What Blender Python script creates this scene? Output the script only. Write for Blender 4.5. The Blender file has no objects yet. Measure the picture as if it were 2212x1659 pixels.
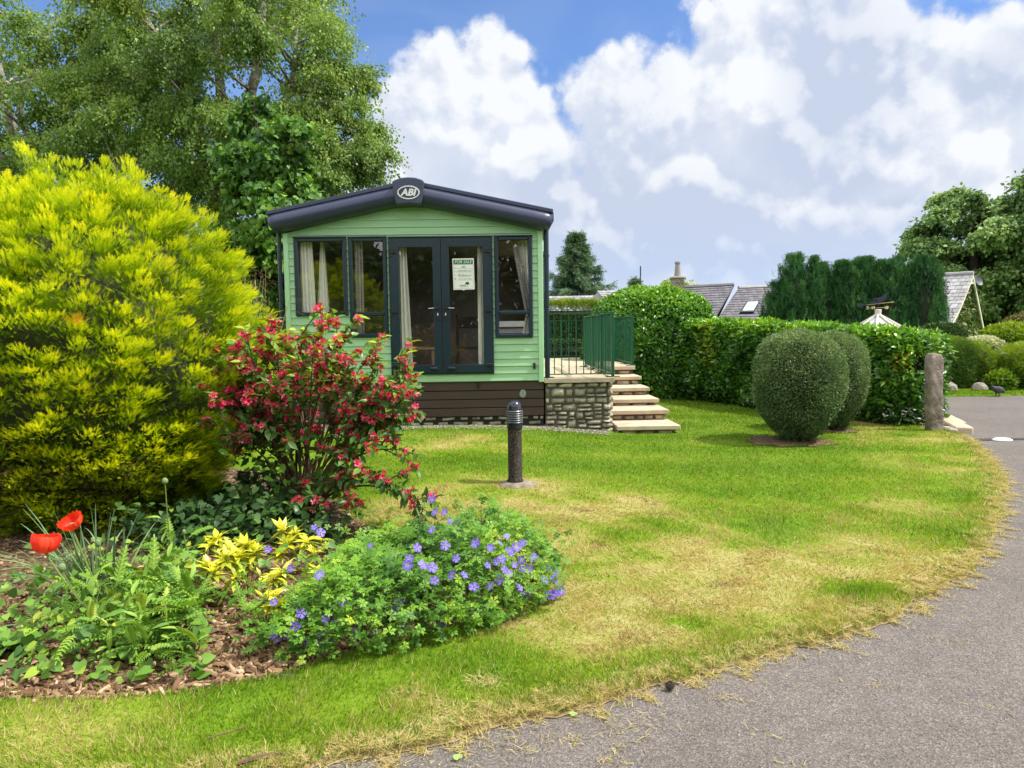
import bpy, math, random
import numpy as np
from mathutils import Vector, Matrix
from mathutils.geometry import delaunay_2d_cdt

random.seed(7)
rng = np.random.default_rng(11)
scene = bpy.context.scene
col = scene.collection
PI = math.pi

# ------------------------------------------------------------------ camera
F = 731.0
EYE = 1.55
yaw, pit, rol = math.radians(1.33), math.radians(4.08), math.radians(0.8)
cf = Vector((math.sin(yaw)*math.cos(pit), math.cos(yaw)*math.cos(pit), -math.sin(pit)))
r0 = Vector((math.cos(yaw), -math.sin(yaw), 0))
u0 = r0.cross(cf)
cr = r0*math.cos(rol) - u0*math.sin(rol)
cu = u0*math.cos(rol) + r0*math.sin(rol)
cam = bpy.data.cameras.new('camera')
cam.sensor_width = 36.0
cam.lens = F/1024*36
cam.clip_start = 0.05
cam.clip_end = 3000
camo = bpy.data.objects.new('camera', cam)
col.objects.link(camo)
m = Matrix.Identity(4)
for i in range(3):
    m[i][0] = cr[i]; m[i][1] = cu[i]; m[i][2] = -cf[i]
m[2][3] = EYE
camo.matrix_world = m
scene.camera = camo

def ray(x, y):
    return cf + cr*((x-512)/F) + cu*((384-y)/F)
def at(x, y, Y):                       # survey: photo pixel (1024 wide) at a known depth -> metres
    d = ray(x, y); t = Y/d.y
    return Vector((d.x*t, Y, EYE+d.z*t))
def gnd(x, y, z=0.0):
    d = ray(x, y); t = (z-EYE)/d.z
    return Vector((d.x*t, d.y*t, z))
K = 1024/2212.0
def D(x, y, z=0.05):
    return gnd(x*K, y*K, z)

# ------------------------------------------------------------------ object bookkeeping
ORG = {}
def tag(o, label=None, cat=None, group=None, kind=None):
    if label: o['label'] = label
    if cat: o['category'] = cat
    if group: o['group'] = group
    if kind: o['kind'] = kind
    return o
def empty(name, loc, label, cat, group=None):
    o = bpy.data.objects.new(name, None)
    o.empty_display_size = 0.2
    col.objects.link(o)
    o.location = loc
    ORG[o] = Vector(loc)
    return tag(o, label, cat, group)
def link(name, me, parent, org):
    o = bpy.data.objects.new(name, me)
    col.objects.link(o)
    if parent is not None:
        o.parent = parent
        o.location = org - ORG[parent]
    else:
        o.location = org
    ORG[o] = Vector(org)
    return o
def dup(o, parent, off):               # copy of a part, moved by off
    c = o.copy(); col.objects.link(c); c.parent = parent
    c.location = o.location + Vector(off)
    ORG[c] = ORG[o] + Vector(off)
    return c
def dup_thing(o, loc, rz=0.0, s=1.0, label=None):
    c = o.copy(); col.objects.link(c); c.location = loc; c.rotation_euler = (0, 0, rz); c.scale = (s, s, s)
    ORG[c] = Vector(loc)
    for ch in list(o.children):
        k = ch.copy(); col.objects.link(k); k.parent = c
        for g in list(ch.children):
            q = g.copy(); col.objects.link(q); q.parent = k
    if label: c['label'] = label
    return c

class MB:
    def __init__(s): s.v = []; s.f = []; s.a = []
    def add(s, vs, fs, shade=0.5):
        n = len(s.v)
        s.v += [tuple(p) for p in vs]; s.a += [shade]*len(vs)
        s.f += [tuple(i+n for i in f) for f in fs]
    def box(s, x0, x1, y0, y1, z0, z1, shade=0.5, bev=0.0):
        if bev <= 0:
            v = [(x, y, z) for z in (z0, z1) for y in (y0, y1) for x in (x0, x1)]
            s.add(v, [(0, 2, 3, 1), (4, 5, 7, 6), (0, 1, 5, 4), (2, 6, 7, 3), (0, 4, 6, 2), (1, 3, 7, 5)], shade)
            return
        b = min(bev, (x1-x0)*.45, (y1-y0)*.45, (z1-z0)*.45)
        X = (x0, x1); Yy = (y0, y1); Z = (z0, z1); idx = {}; v = []
        for i in (0, 1):
            for j in (0, 1):
                for k in (0, 1):
                    sx, sy, sz = 1-2*i, 1-2*j, 1-2*k
                    for ax in range(3):
                        p = [X[i]+sx*b, Yy[j]+sy*b, Z[k]+sz*b]
                        p[ax] = (X[i], Yy[j], Z[k])[ax]
                        idx[(i, j, k, ax)] = len(v); v.append(p)
        f = []
        for ax in range(3):
            for e in (0, 1):
                o = [q for q in range(3) if q != ax]
                loop = []
                for (a, c) in ((0, 0), (1, 0), (1, 1), (0, 1)):
                    t = [0, 0, 0]; t[ax] = e; t[o[0]] = a; t[o[1]] = c
                    loop.append(idx[(t[0], t[1], t[2], ax)])
                f.append(loop)
        for ax in range(3):               # edges along ax
            o = [q for q in range(3) if q != ax]
            for a in (0, 1):
                for c in (0, 1):
                    t0 = [0, 0, 0]; t0[o[0]] = a; t0[o[1]] = c; t1 = list(t0); t1[ax] = 1
                    f.append([idx[(*t0, o[0])], idx[(*t1, o[0])], idx[(*t1, o[1])], idx[(*t0, o[1])]])
        for i in (0, 1):
            for j in (0, 1):
                for k in (0, 1):
                    f.append([idx[(i, j, k, 0)], idx[(i, j, k, 1)], idx[(i, j, k, 2)]])
        s.add(v, f, shade)
    def tube(s, path, rad, n=8, shade=0.5, cap=True):
        P = [Vector(p) for p in path]
        if not hasattr(rad, '__len__'): rad = [rad]*len(P)
        base = len(s.v); vs = []; fs = []
        up = Vector((0, 0, 1)); prev = None
        for i, p in enumerate(P):
            t = (P[min(i+1, len(P)-1)] - P[max(i-1, 0)])
            t = t.normalized() if t.length > 1e-9 else up
            if prev is None:
                a = t.cross(up)
                if a.length < 1e-3: a = t.cross(Vector((1, 0, 0)))
            else:
                a = prev - t*prev.dot(t)
            a.normalize(); prev = a; b = t.cross(a)
            for k in range(n):
                th = 2*PI*k/n
                vs.append(p + (a*math.cos(th)+b*math.sin(th))*rad[i])
        for i in range(len(P)-1):
            for k in range(n):
                fs.append((i*n+k, i*n+(k+1) % n, (i+1)*n+(k+1) % n, (i+1)*n+k))
        if cap:
            fs.append(tuple(range(n))[::-1]); fs.append(tuple((len(P)-1)*n+k for k in range(n)))
        s.add(vs, fs, shade)
    def lathe(s, prof, c=(0, 0, 0), n=24, shade=0.5):
        vs = []; fs = []
        for (r, z) in prof:
            for k in range(n):
                th = 2*PI*k/n
                vs.append((c[0]+r*math.cos(th), c[1]+r*math.sin(th), c[2]+z))
        for i in range(len(prof)-1):
            for k in range(n):
                fs.append((i*n+k, i*n+(k+1) % n, (i+1)*n+(k+1) % n, (i+1)*n+k))
        fs.append(tuple(range(n))[::-1]); fs.append(tuple((len(prof)-1)*n+k for k in range(n)))
        s.add(vs, fs, shade)
    def prism(s, poly, d, shade=0.5):     # poly: list of 3-D points, extruded by vector d
        n = len(poly); d = Vector(d)
        v = [Vector(p) for p in poly] + [Vector(p)+d for p in poly]
        f = [tuple(range(n)), tuple(range(2*n-1, n-1, -1))]
        f += [(i, i+n, (i+1) % n + n, (i+1) % n) for i in range(n)]
        s.add(v, f, shade)
    def build(s, name, mat, parent=None, org=None, smooth=False):
        if org is None:
            org = ORG[parent] if parent is not None else Vector((np.mean([p[0] for p in s.v]), np.mean([p[1] for p in s.v]), min(p[2] for p in s.v)))
        org = Vector(org)
        me = bpy.data.meshes.new(name)
        me.from_pydata([(p[0]-org[0], p[1]-org[1], p[2]-org[2]) for p in s.v], [], s.f)
        at_ = me.attributes.new('shade', 'FLOAT', 'POINT')
        at_.data.foreach_set('value', s.a)
        me.materials.append(mat)
        if smooth:
            me.polygons.foreach_set('use_smooth', [True]*len(me.polygons))
        me.update()
        return link(name, me, parent, org)

def np_mesh(name, mat, V, Fc, shade=None, parent=None, org=None, smooth=False):
    """V (n,3); Fc (m,k) one polygon size"""
    V = np.asarray(V, dtype=np.float64)
    if org is None:
        org = ORG[parent] if parent is not None else Vector((float(V[:, 0].mean()), float(V[:, 1].mean()), float(V[:, 2].min())))
    org = Vector(org)
    V = (V - np.array(org)).astype(np.float32)
    k = Fc.shape[1]; nf = len(Fc)
    me = bpy.data.meshes.new(name)
    me.vertices.add(len(V)); me.vertices.foreach_set('co', V.ravel())
    me.loops.add(nf*k); me.loops.foreach_set('vertex_index', Fc.astype(np.int32).ravel())
    me.polygons.add(nf); me.polygons.foreach_set('loop_start', np.arange(0, nf*k, k, dtype=np.int32))
    if smooth: me.polygons.foreach_set('use_smooth', np.ones(nf, dtype=bool))
    if shade is not None:
        a = me.attributes.new('shade', 'FLOAT', 'POINT')
        a.data.foreach_set('value', shade.astype(np.float32))
    me.materials.append(mat)
    me.update(calc_edges=True)
    return link(name, me, parent, org)

def nrm(a):
    return a/np.maximum(np.linalg.norm(a, axis=-1, keepdims=True), 1e-9)

# leaf templates: local x = width, y = along, z = normal ; triangles
def T_diamond(w=0.55, fold=0.12):
    v = np.array([(0, 0, 0), (w/2, .45, fold), (0, 1, 0), (-w/2, .45, fold)], float)
    return v, np.array([(0, 1, 2), (0, 2, 3)])
def T_leaf(w=0.42, fold=0.08, droop=0.15):
    v = np.array([(0, 0, 0), (w*.42, .25, fold), (w*.5, .55, fold*.8-droop*.3), (0, 1, -droop), (-w*.5, .55, fold*.8-droop*.3), (-w*.42, .25, fold), (0, .5, -droop*.2)], float)
    return v, np.array([(0, 1, 6), (1, 2, 6), (2, 3, 6), (6, 3, 4), (6, 4, 5), (0, 6, 5)])
def T_heart(w=0.95):
    v = np.array([(0, .08, 0), (w*.3, -.06, .04), (w*.52, .25, .07), (w*.38, .6, .02), (0, 1, -.12), (-w*.38, .6, .02), (-w*.52, .25, .07), (-w*.3, -.06, .04), (0, .5, -.02)], float)
    return v, np.array([(0, 1, 8), (1, 2, 8), (2, 3, 8), (3, 4, 8), (8, 4, 5), (8, 5, 6), (8, 6, 7), (8, 7, 0)])
def T_blade():
    return np.array([(-.5, 0, 0), (.5, 0, 0), (0, 1, 0)], float), np.array([(0, 1, 2)])
def T_spray(n=6, ang=.75, ll=.42):
    v = []; f = []
    def tri(a, b, c):
        i = len(v); v.extend([a, b, c]); f.append((i, i+1, i+2))
    tri((-.035, 0, 0), (.035, 0, 0), (0, 1, 0))
    r = random.Random(3)
    for i in range(n):
        t = .12+.74*i/(n-1)
        L = ll*(1-.55*t)
        for sgn in (-1, 1):
            z = r.uniform(-.10, .14)
            tri((0, t-.05, 0), (0, t+.06, 0), (sgn*L*ang, t+L*.8, z))
    return np.array(v), np.array(f)
def T_palmate(lobes=5):
    v = [(0, 0, 0)]; f = []
    for i in range(lobes):
        a = math.radians(-115+230*i/(lobes-1))
        L = 1.0-.25*abs(i-(lobes-1)/2)/((lobes-1)/2)
        c, s_ = math.cos(a), math.sin(a)
        def pt(t, w, z=0.0): return (s_*t*L + c*w, c*t*L - s_*w, z)
        b = len(v)
        v += [pt(.45, .13, .03), pt(.62, .25, .0), pt(.72, .1, .02), pt(1, 0, -.1), pt(.72, -.1, .02), pt(.62, -.25, .0), pt(.45, -.13, .03)]
        f += [(0, b, b+6), (b, b+1, b+2), (b, b+2, b+4), (b, b+4, b+6), (b+2, b+3, b+4), (b+4, b+5, b+6)]
    v = np.array(v); v[:, 1] += .25
    return v, np.array(f)
def T_pinnate(n=8):
    v = []; f = []
    def q(*p):
        i = len(v); v.extend(p)
        for k in range(1, len(p)-1): f.append((i, i+k, i+k+1))
    def arc(t): return -.45*t*t+.12*t
    for i in range(n):
        t0 = i/n; t1 = (i+1)/n
        q((-.02, t0, arc(t0)), (.02, t0, arc(t0)), (.015, t1, arc(t1)), (-.015, t1, arc(t1)))
    for i in range(n):
        t = .16+.8*i/n
        L = .125*math.sin(PI*min(1, .25+.72*t))+.03
        for sg in (-1, 1):
            z = arc(t); z2 = arc(t+L*.55)-.03
            q((0, t-.045, z), (sg*L*.55, t-.005, z+.015), (sg*L, t+L*.5, z2), (sg*L*.45, t+.075, z+.01), (0, t+.05, z))
    return np.array(v), np.array(f)

def scatter(name, mat, tmpl, P, Up, Nr, size, shade, parent=None, org=None, width=None, smooth=False, kind=None):
    tv, tf = tmpl
    P = np.asarray(P, float); n = len(P)
    U = nrm(np.asarray(Up, float)); N = np.asarray(Nr, float)
    N = N - U*(N*U).sum(1, keepdims=True)
    bad = np.linalg.norm(N, axis=1) < 1e-4
    N[bad] = np.cross(U[bad], np.array([.3, .8, .5]))
    N = nrm(N); X = np.cross(U, N)
    size = np.broadcast_to(np.asarray(size, float), (n,))
    w = size if width is None else np.broadcast_to(np.asarray(width, float), (n,))
    V = P[:, None, :] + X[:, None, :]*(tv[None, :, 0, None]*w[:, None, None]) \
        + U[:, None, :]*(tv[None, :, 1, None]*size[:, None, None]) + N[:, None, :]*(tv[None, :, 2, None]*size[:, None, None])
    Fc = tf[None] + (np.arange(n)*len(tv))[:, None, None]
    o = np_mesh(name, mat, V.reshape(-1, 3), Fc.reshape(-1, tf.shape[1]), np.repeat(np.clip(shade, 0, 1), len(tv)), parent, org, smooth)
    if kind: o['kind'] = kind
    return o
def rdir(n):
    return nrm(rng.normal(size=(n, 3)))

# ------------------------------------------------------------------ materials
def newmat(name):
    m_ = bpy.data.materials.new(name); m_.use_nodes = True
    nt = m_.node_tree
    for nd in list(nt.nodes): nt.nodes.remove(nd)
    out = nt.nodes.new('ShaderNodeOutputMaterial')
    return m_, nt, out
def N_(nt, t, **kw):
    nd = nt.nodes.new(t)
    for k, v in kw.items():
        if k in nd.inputs: nd.inputs[k].default_value = v
        else: setattr(nd, k, v)
    return nd
def c4(c): return (c[0], c[1], c[2], 1.0)
def ramp(nt, stops, interp='LINEAR'):
    r = nt.nodes.new('ShaderNodeValToRGB'); cr_ = r.color_ramp; cr_.interpolation = interp
    while len(cr_.elements) < len(stops): cr_.elements.new(0.5)
    for e, (p, c) in zip(cr_.elements, stops):
        e.position = p; e.color = c4(c)
    return r
def M(name, c, rough=.6, var=.12, scale=6.0, bump=0.0, bscale=40.0, metal=0.0, spec=.5, c2=None, shade=0.0, coat=0.0, stretch=None):
    m_, nt, out = newmat(name)
    L = nt.links.new
    b = N_(nt, 'ShaderNodeBsdfPrincipled')
    b.inputs['Roughness'].default_value = rough; b.inputs['Metallic'].default_value = metal
    b.inputs['Specular IOR Level'].default_value = spec
    b.inputs['Coat Weight'].default_value = coat
    tc = N_(nt, 'ShaderNodeTexCoord')
    vec = tc.outputs['Object']
    if stretch:
        mp = N_(nt, 'ShaderNodeMapping'); mp.inputs['Scale'].default_value = stretch
        L(vec, mp.inputs['Vector']); vec = mp.outputs['Vector']
    nz = N_(nt, 'ShaderNodeTexNoise', Scale=scale, Detail=6.0, Roughness=.6)
    L(vec, nz.inputs['Vector'])
    if c2 is None:
        lo = [max(0, x*(1-var)) for x in c]; hi = [x*(1+var) for x in c]
    else: lo, hi = c, c2
    r = ramp(nt, [(.3, lo), (.7, hi)])
    L(nz.outputs['Fac'], r.inputs['Fac'])
    cout = r.outputs['Color']
    if shade > 0:
        a = N_(nt, 'ShaderNodeAttribute', attribute_name='shade')
        mr = N_(nt, 'ShaderNodeMapRange'); mr.inputs['To Min'].default_value = 1-shade; mr.inputs['To Max'].default_value = 1+shade
        L(a.outputs['Fac'], mr.inputs['Value'])
        mx = N_(nt, 'ShaderNodeVectorMath', operation='SCALE')
        L(cout, mx.inputs[0]); L(mr.outputs['Result'], mx.inputs['Scale']); cout = mx.outputs['Vector']
    L(cout, b.inputs['Base Color'])
    if bump > 0:
        n2 = N_(nt, 'ShaderNodeTexNoise', Scale=bscale, Detail=5.0, Roughness=.65)
        L(vec, n2.inputs['Vector'])
        bp = N_(nt, 'ShaderNodeBump', Strength=bump, Distance=.02)
        L(n2.outputs['Fac'], bp.inputs['Height']); L(bp.outputs['Normal'], b.inputs['Normal'])
    L(b.outputs['BSDF'], out.inputs['Surface'])
    return m_
def leafM(name, stops, rough=.5, trans=.3, spec=.35, tcol=1.25):
    m_, nt, out = newmat(name); L = nt.links.new
    a = N_(nt, 'ShaderNodeAttribute', attribute_name='shade')
    r = ramp(nt, stops); L(a.outputs['Fac'], r.inputs['Fac'])
    b = N_(nt, 'ShaderNodeBsdfPrincipled'); b.inputs['Roughness'].default_value = rough
    b.inputs['Specular IOR Level'].default_value = spec
    L(r.outputs['Color'], b.inputs['Base Color'])
    t = N_(nt, 'ShaderNodeBsdfTranslucent')
    mx = N_(nt, 'ShaderNodeVectorMath', operation='MULTIPLY'); mx.inputs[1].default_value = (tcol*1.05, tcol, tcol*.5)
    L(r.outputs['Color'], mx.inputs[0]); L(mx.outputs['Vector'], t.inputs['Color'])
    ms = N_(nt, 'ShaderNodeMixShader'); ms.inputs['Fac'].default_value = trans
    L(b.outputs['BSDF'], ms.inputs[1]); L(t.outputs['BSDF'], ms.inputs[2])
    L(ms.outputs['Shader'], out.inputs['Surface'])
    return m_
def glassM():
    m_, nt, out = newmat('window_glass'); L = nt.links.new
    fr = N_(nt, 'ShaderNodeFresnel', IOR=1.62)
    ge_ = N_(nt, 'ShaderNodeNewGeometry'); io = N_(nt, 'ShaderNodeMapRange')      # same reflectance from either side of the thin pane
    io.inputs['To Min'].default_value = 1.62; io.inputs['To Max'].default_value = 1/1.62
    L(ge_.outputs['Backfacing'], io.inputs['Value']); L(io.outputs['Result'], fr.inputs['IOR'])
    t = N_(nt, 'ShaderNodeBsdfTransparent'); t.inputs['Color'].default_value = (.97, .98, .975, 1)
    g = N_(nt, 'ShaderNodeBsdfGlossy', Roughness=.0); g.inputs['Color'].default_value = (1, 1, 1, 1)
    mr = N_(nt, 'ShaderNodeMath', operation='MULTIPLY'); mr.inputs[1].default_value = 1.9
    L(fr.outputs['Fac'], mr.inputs[0])
    ms = N_(nt, 'ShaderNodeMixShader')
    L(mr.outputs[0], ms.inputs['Fac']); L(t.outputs[0], ms.inputs[1]); L(g.outputs[0], ms.inputs[2])
    L(ms.outputs[0], out.inputs['Surface'])
    return m_

m_green = M('pale_green_cladding', (.30, .53, .285), .45, .09, 2.2, bump=.05, bscale=60, stretch=(1, 1, 8))
m_trim = M('pale_green_trim', (.35, .59, .34), .45, .04, 3)
m_fascia = M('dark_slate_plastic', (.034, .043, .085), .38, .08, 4, spec=.45)
m_frame = M('dark_teal_frame', (.008, .024, .036), .35, .08, 5, spec=.45)
m_black = M('black_plastic', (.012, .012, .016), .35, .1, 8)
m_silver = M('silver_badge', (.62, .63, .62), .35, .05, 8, metal=.3)
m_glass = glassM()
m_wood_dk = M('brown_stained_board', (.052, .030, .024), .55, .18, 3, bump=.12, bscale=30, stretch=(1, 1, 9))
m_wood_lt = M('pale_wood', (.42, .26, .14), .5, .15, 6, stretch=(1, 1, 6))
m_int = M('interior_wall', (.24, .205, .18), .8, .12, 3)
m_intfl = M('interior_floor', (.13, .10, .08), .7, .15, 3)
m_curtain = M('cream_curtain', (.90, .885, .81), .85, .04, 6)
m_plaid = M('grey_curtain', (.42, .38, .36), .9, .35, 5, stretch=(1, 1, 12))
m_white = M('white_plastic', (.78, .80, .78), .45, .03, 8)
m_paper = M('sign_card', (.80, .82, .76), .5, .02, 8)
m_signgreen = M('sign_green', (.015, .16, .045), .5, .05, 8)
m_ink = M('grey_ink', (.10, .11, .10), .7, .05, 8)
m_stone = M('grey_rubble_stone', (.20, .18, .13), .85, .3, 9, bump=.6, bscale=25, shade=.35, c2=(.42, .385, .30))
m_stone_w = M('warm_rubble_stone', (.28, .21, .14), .85, .3, 9, bump=.6, bscale=25, shade=.35, c2=(.50, .42, .32))
m_mortar = M('dark_mortar', (.13, .117, .09), .95, .3, 12, bump=.5)
m_mossy = M('mossy_plinth_stone', (.09, .055, .022), .9, .3, 7, bump=.6, bscale=22, shade=.3, c2=(.42, .39, .31))
m_flag = M('sandstone_paving', (.37, .295, .205), .9, .1, 3.5, bump=.35, bscale=40, c2=(.60, .49, .355), shade=.06)
m_flag_edge = M('weathered_coping', (.30, .255, .17), .85, .2, 10, bump=.3, bscale=40, c2=(.50, .42, .30))
m_rail = M('green_painted_metal', (.004, .080, .038), .38, .1, 5, spec=.5)
m_bol_cap = M('glossy_black_metal', (.012, .014, .024), .22, .15, 10, spec=.6)
m_louvre = M('grey_louvre', (.07, .075, .082), .38, .1, 10)
m_concrete = M('concrete_pad', (.11, .09, .06), .9, .2, 11, bump=.6, bscale=60, c2=(.31, .26, .19))
m_slate = M('blue_grey_slate', (.085, .080, .096), .6, .25, 5, bump=.1, shade=.28, c2=(.135, .128, .145))
m_slate_lt = M('pale_slate', (.23, .225, .23), .7, .2, 5, bump=.1, shade=.22, c2=(.34, .335, .34))
m_render = M('grey_render', (.26, .25, .24), .9, .15, 4, bump=.2)
m_bark = M('brown_bark', (.05, .034, .024), .9, .35, 6, bump=.8, bscale=20, stretch=(3, 3, 1))
m_twig = M('weigela_bark', (.16, .095, .055), .85, .3, 12, bump=.5, bscale=60)
m_birch = M('birch_bark', (.07, .06, .05), .8, .3, 5, bump=.5, bscale=15, c2=(.44, .40, .35), stretch=(1, 1, 2.5))
m_core = M('shade_core', (.018, .020, .010), .95, .3, 10)  # near-black fill that blocks light and stands for inner shade
m_core_br = M('brown_shade_core', (.030, .019, .010), .95, .35, 14, bump=.8)
m_cream = M('cream_paint', (.62, .58, .48), .5, .06, 6)
m_gold = M('gold_paint', (.55, .43, .20), .45, .1, 8)
m_navy = M('dark_blue_metal', (.02, .022, .055), .45, .1, 8)
m_soil = None

def speckM(name, c, dark, light, sc, bump=.5, patch=None):
    m_, nt, out = newmat(name); L = nt.links.new
    b = N_(nt, 'ShaderNodeBsdfPrincipled'); b.inputs['Roughness'].default_value = .85; b.inputs['Specular IOR Level'].default_value = .3
    tc = N_(nt, 'ShaderNodeTexCoord')
    vo = N_(nt, 'ShaderNodeTexVoronoi', Scale=sc); L(tc.outputs['Object'], vo.inputs['Vector'])
    sx = N_(nt, 'ShaderNodeSeparateColor'); L(vo.outputs['Color'], sx.inputs[0])
    r = ramp(nt, [(0, dark), (.35, c), (.7, c), (1, light)]); L(sx.outputs[0], r.inputs['Fac'])
    n = N_(nt, 'ShaderNodeTexNoise', Scale=.9, Detail=6.0, Roughness=.65); L(tc.outputs['Object'], n.inputs['Vector'])
    n3 = N_(nt, 'ShaderNodeTexNoise', Scale=9.0, Detail=6.0, Roughness=.7); L(tc.outputs['Object'], n3.inputs['Vector'])
    ad = N_(nt, 'ShaderNodeMath', operation='ADD'); L(n.outputs['Fac'], ad.inputs[0]); L(n3.outputs['Fac'], ad.inputs[1])
    mr = N_(nt, 'ShaderNodeMapRange'); mr.inputs['From Min'].default_value = .65; mr.inputs['From Max'].default_value = 1.35
    mr.inputs['To Min'].default_value = .74; mr.inputs['To Max'].default_value = 1.22
    L(ad.outputs[0], mr.inputs['Value'])
    mx = N_(nt, 'ShaderNodeVectorMath', operation='SCALE'); L(r.outputs['Color'], mx.inputs[0]); L(mr.outputs['Result'], mx.inputs['Scale'])
    L(mx.outputs['Vector'], b.inputs['Base Color'])
    bp = N_(nt, 'ShaderNodeBump', Strength=bump, Distance=.006)
    L(vo.outputs['Distance'], bp.inputs['Height']); L(bp.outputs['Normal'], b.inputs['Normal'])
    L(b.outputs['BSDF'], out.inputs['Surface'])
    return m_
m_asphalt = speckM('worn_asphalt', (.136, .119, .107), (.076, .066, .060), (.232, .205, .186), 150, .65)
m_mulch = speckM('bark_mulch', (.10, .06, .03), (.03, .018, .01), (.30, .20, .11), 45, 1.0)
m_gravelbed = speckM('gravel_bed', (.20, .17, .14), (.08, .07, .055), (.40, .36, .31), 60, 1.0)
m_postpaint = speckM('weathered_black_post', (.015, .014, .014), (.010, .010, .012), (.20, .15, .10), 260, .3)

GR = [(0, (.042, .108, .005)), (.22, (.112, .240, .009)), (.45, (.235, .355, .020)), (.62, (.38, .38, .080)), (.8, (.58, .47, .22)), (1, (.27, .18, .085))]
m_grass = leafM('grass_blades', GR, .55, .35, .25)
def lawnM():
    m_, nt, out = newmat('lawn_turf'); L = nt.links.new
    b = N_(nt, 'ShaderNodeBsdfPrincipled'); b.inputs['Roughness'].default_value = .9; b.inputs['Specular IOR Level'].default_value = .1
    a = N_(nt, 'ShaderNodeAttribute', attribute_name='shade')
    tc = N_(nt, 'ShaderNodeTexCoord')
    n = N_(nt, 'ShaderNodeTexNoise', Scale=30.0, Detail=8.0, Roughness=.75); L(tc.outputs['Object'], n.inputs['Vector'])
    s = N_(nt, 'ShaderNodeMath', operation='MULTIPLY_ADD'); s.inputs[1].default_value = .7; s.inputs[2].default_value = -.35
    L(n.outputs['Fac'], s.inputs[0])
    ad = N_(nt, 'ShaderNodeMath', operation='ADD'); L(s.outputs[0], ad.inputs[0]); L(a.outputs['Fac'], ad.inputs[1])
    r = ramp(nt, [(p, tuple(x*.62 for x in c)) for p, c in GR]); L(ad.outputs[0], r.inputs['Fac'])
    L(r.outputs['Color'], b.inputs['Base Color'])
    L(b.outputs['BSDF'], out.inputs['Surface'])
    return m_
m_lawn = lawnM()
m_far = M('far_meadow', (.07, .15, .012), .9, .3, .5)

# ------------------------------------------------------------------ terrain
edge_px = [(500, 1690), (760, 1659), (1000, 1590), (1250, 1530), (1500, 1470), (1700, 1410), (1900, 1350), (2050, 1270), (2130, 1200), (2170, 1100), (2172, 1040), (2140, 990), (2090, 945)]
edge = [(-14.0, -.6), (-6.0, 1.35), (-2.6, 2.12)] + [tuple(D(x, y, 0)[:2]) for x, y in edge_px[1:]]
edge = [(float(a), float(b)) for a, b in edge]
def smooth_poly(pts, it=2):
    for _ in range(it):
        q = [pts[0]]
        for (a, b) in zip(pts[:-1], pts[1:]):
            q += [(a[0]*.75+b[0]*.25, a[1]*.75+b[1]*.25), (a[0]*.25+b[0]*.75, a[1]*.25+b[1]*.75)]
        q.append(pts[-1]); pts = q
    return pts
edge = smooth_poly(edge)
hedge_side = [(6.75, 10.75), (6.3, 11.3), (4.6, 16.2), (3.9, 19.0), (3.6, 26.0)]
roadline = np.array(edge + hedge_side)
_fine = []
for _a, _b in zip(edge[:-1], edge[1:]):
    _k = max(1, int(math.hypot(_b[0]-_a[0], _b[1]-_a[1])/.05)) if -3 < _a[0] and _a[1] < 9.9 else 1
    for _i in range(_k): _fine.append((_a[0]+(_b[0]-_a[0])*_i/_k, _a[1]+(_b[1]-_a[1])*_i/_k))
_fine.append(edge[-1])
_rr = random.Random(6); _ed = []
for _i, _p in enumerate(_fine):
    _q = _fine[min(_i+1, len(_fine)-1)]; _o = _fine[max(_i-1, 0)]; _dx, _dy = _q[0]-_o[0], _q[1]-_o[1]; _l = math.hypot(_dx, _dy) or 1
    _s = _rr.uniform(-.022, .022)+.016*math.sin(_i*.23)+.012*math.sin(_i*.61+1) if 0 < _i < len(_fine)-1 and _l < .3 else 0
    _ed.append((_p[0]+_dy/_l*_s, _p[1]-_dx/_l*_s))
lawn_poly = np.array(_ed + hedge_side + [(3.6, 60.0), (-45.0, 60.0), (-45.0, -8.0)])
def seg_dist(P, line):
    P = np.asarray(P, float); d = np.full(len(P), 1e9)
    for a, b in zip(line[:-1], line[1:]):
        ab = b-a; t = np.clip(((P-a)@ab)/max(ab@ab, 1e-9), 0, 1)
        d = np.minimum(d, np.linalg.norm(P-(a+t[:, None]*ab), axis=1))
    return d
def inside(P, poly):
    P = np.asarray(P, float); x, y = P[:, 0], P[:, 1]; r = np.zeros(len(P), bool)
    n = len(poly)
    for i in range(n):
        x1, y1 = poly[i]; x2, y2 = poly[(i+1) % n]
        c = ((y1 > y) != (y2 > y))
        xi = (x2-x1)*(y-y1)/((y2-y1) if y2 != y1 else 1e-12)+x1
        r ^= c & (x < xi)
    return r
_ph = rng.uniform(0, 2*PI, (3, 40)); _dr = rng.normal(size=(40, 2)); _dr /= np.linalg.norm(_dr, axis=1)[:, None]
def wnoise(P, f0, octv=4):             # band of random plane waves, about -1..1
    P = np.asarray(P, float); s = np.zeros(len(P)); amp = 1.0; tot = 0
    for o in range(octv):
        k = f0*2**o; q = np.zeros(len(P))
        for j in range(9):
            d = _dr[(o*9+j) % 40]
            q += np.sin((P@d)*k*(.7+.07*j)+_ph[o % 3, (o*9+j) % 40])
        s += amp*q/3; tot += amp; amp *= .6
    return s/tot
def lawn_z(P):
    P = np.asarray(P, float)
    t = np.clip(seg_dist(P, roadline)/7.0, 0, 1)
    dip = .085*np.exp(-((P[:, 0]-2.0)/1.1)**2-((P[:, 1]-10.3)/1.3)**2)
    return .025 + .20*t*t*(3-2*t) - dip + .012*wnoise(P, 1.1, 2)*np.clip(seg_dist(P, roadline), 0, 1)
def lz(x, y): return float(lawn_z([(x, y)])[0])
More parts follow.
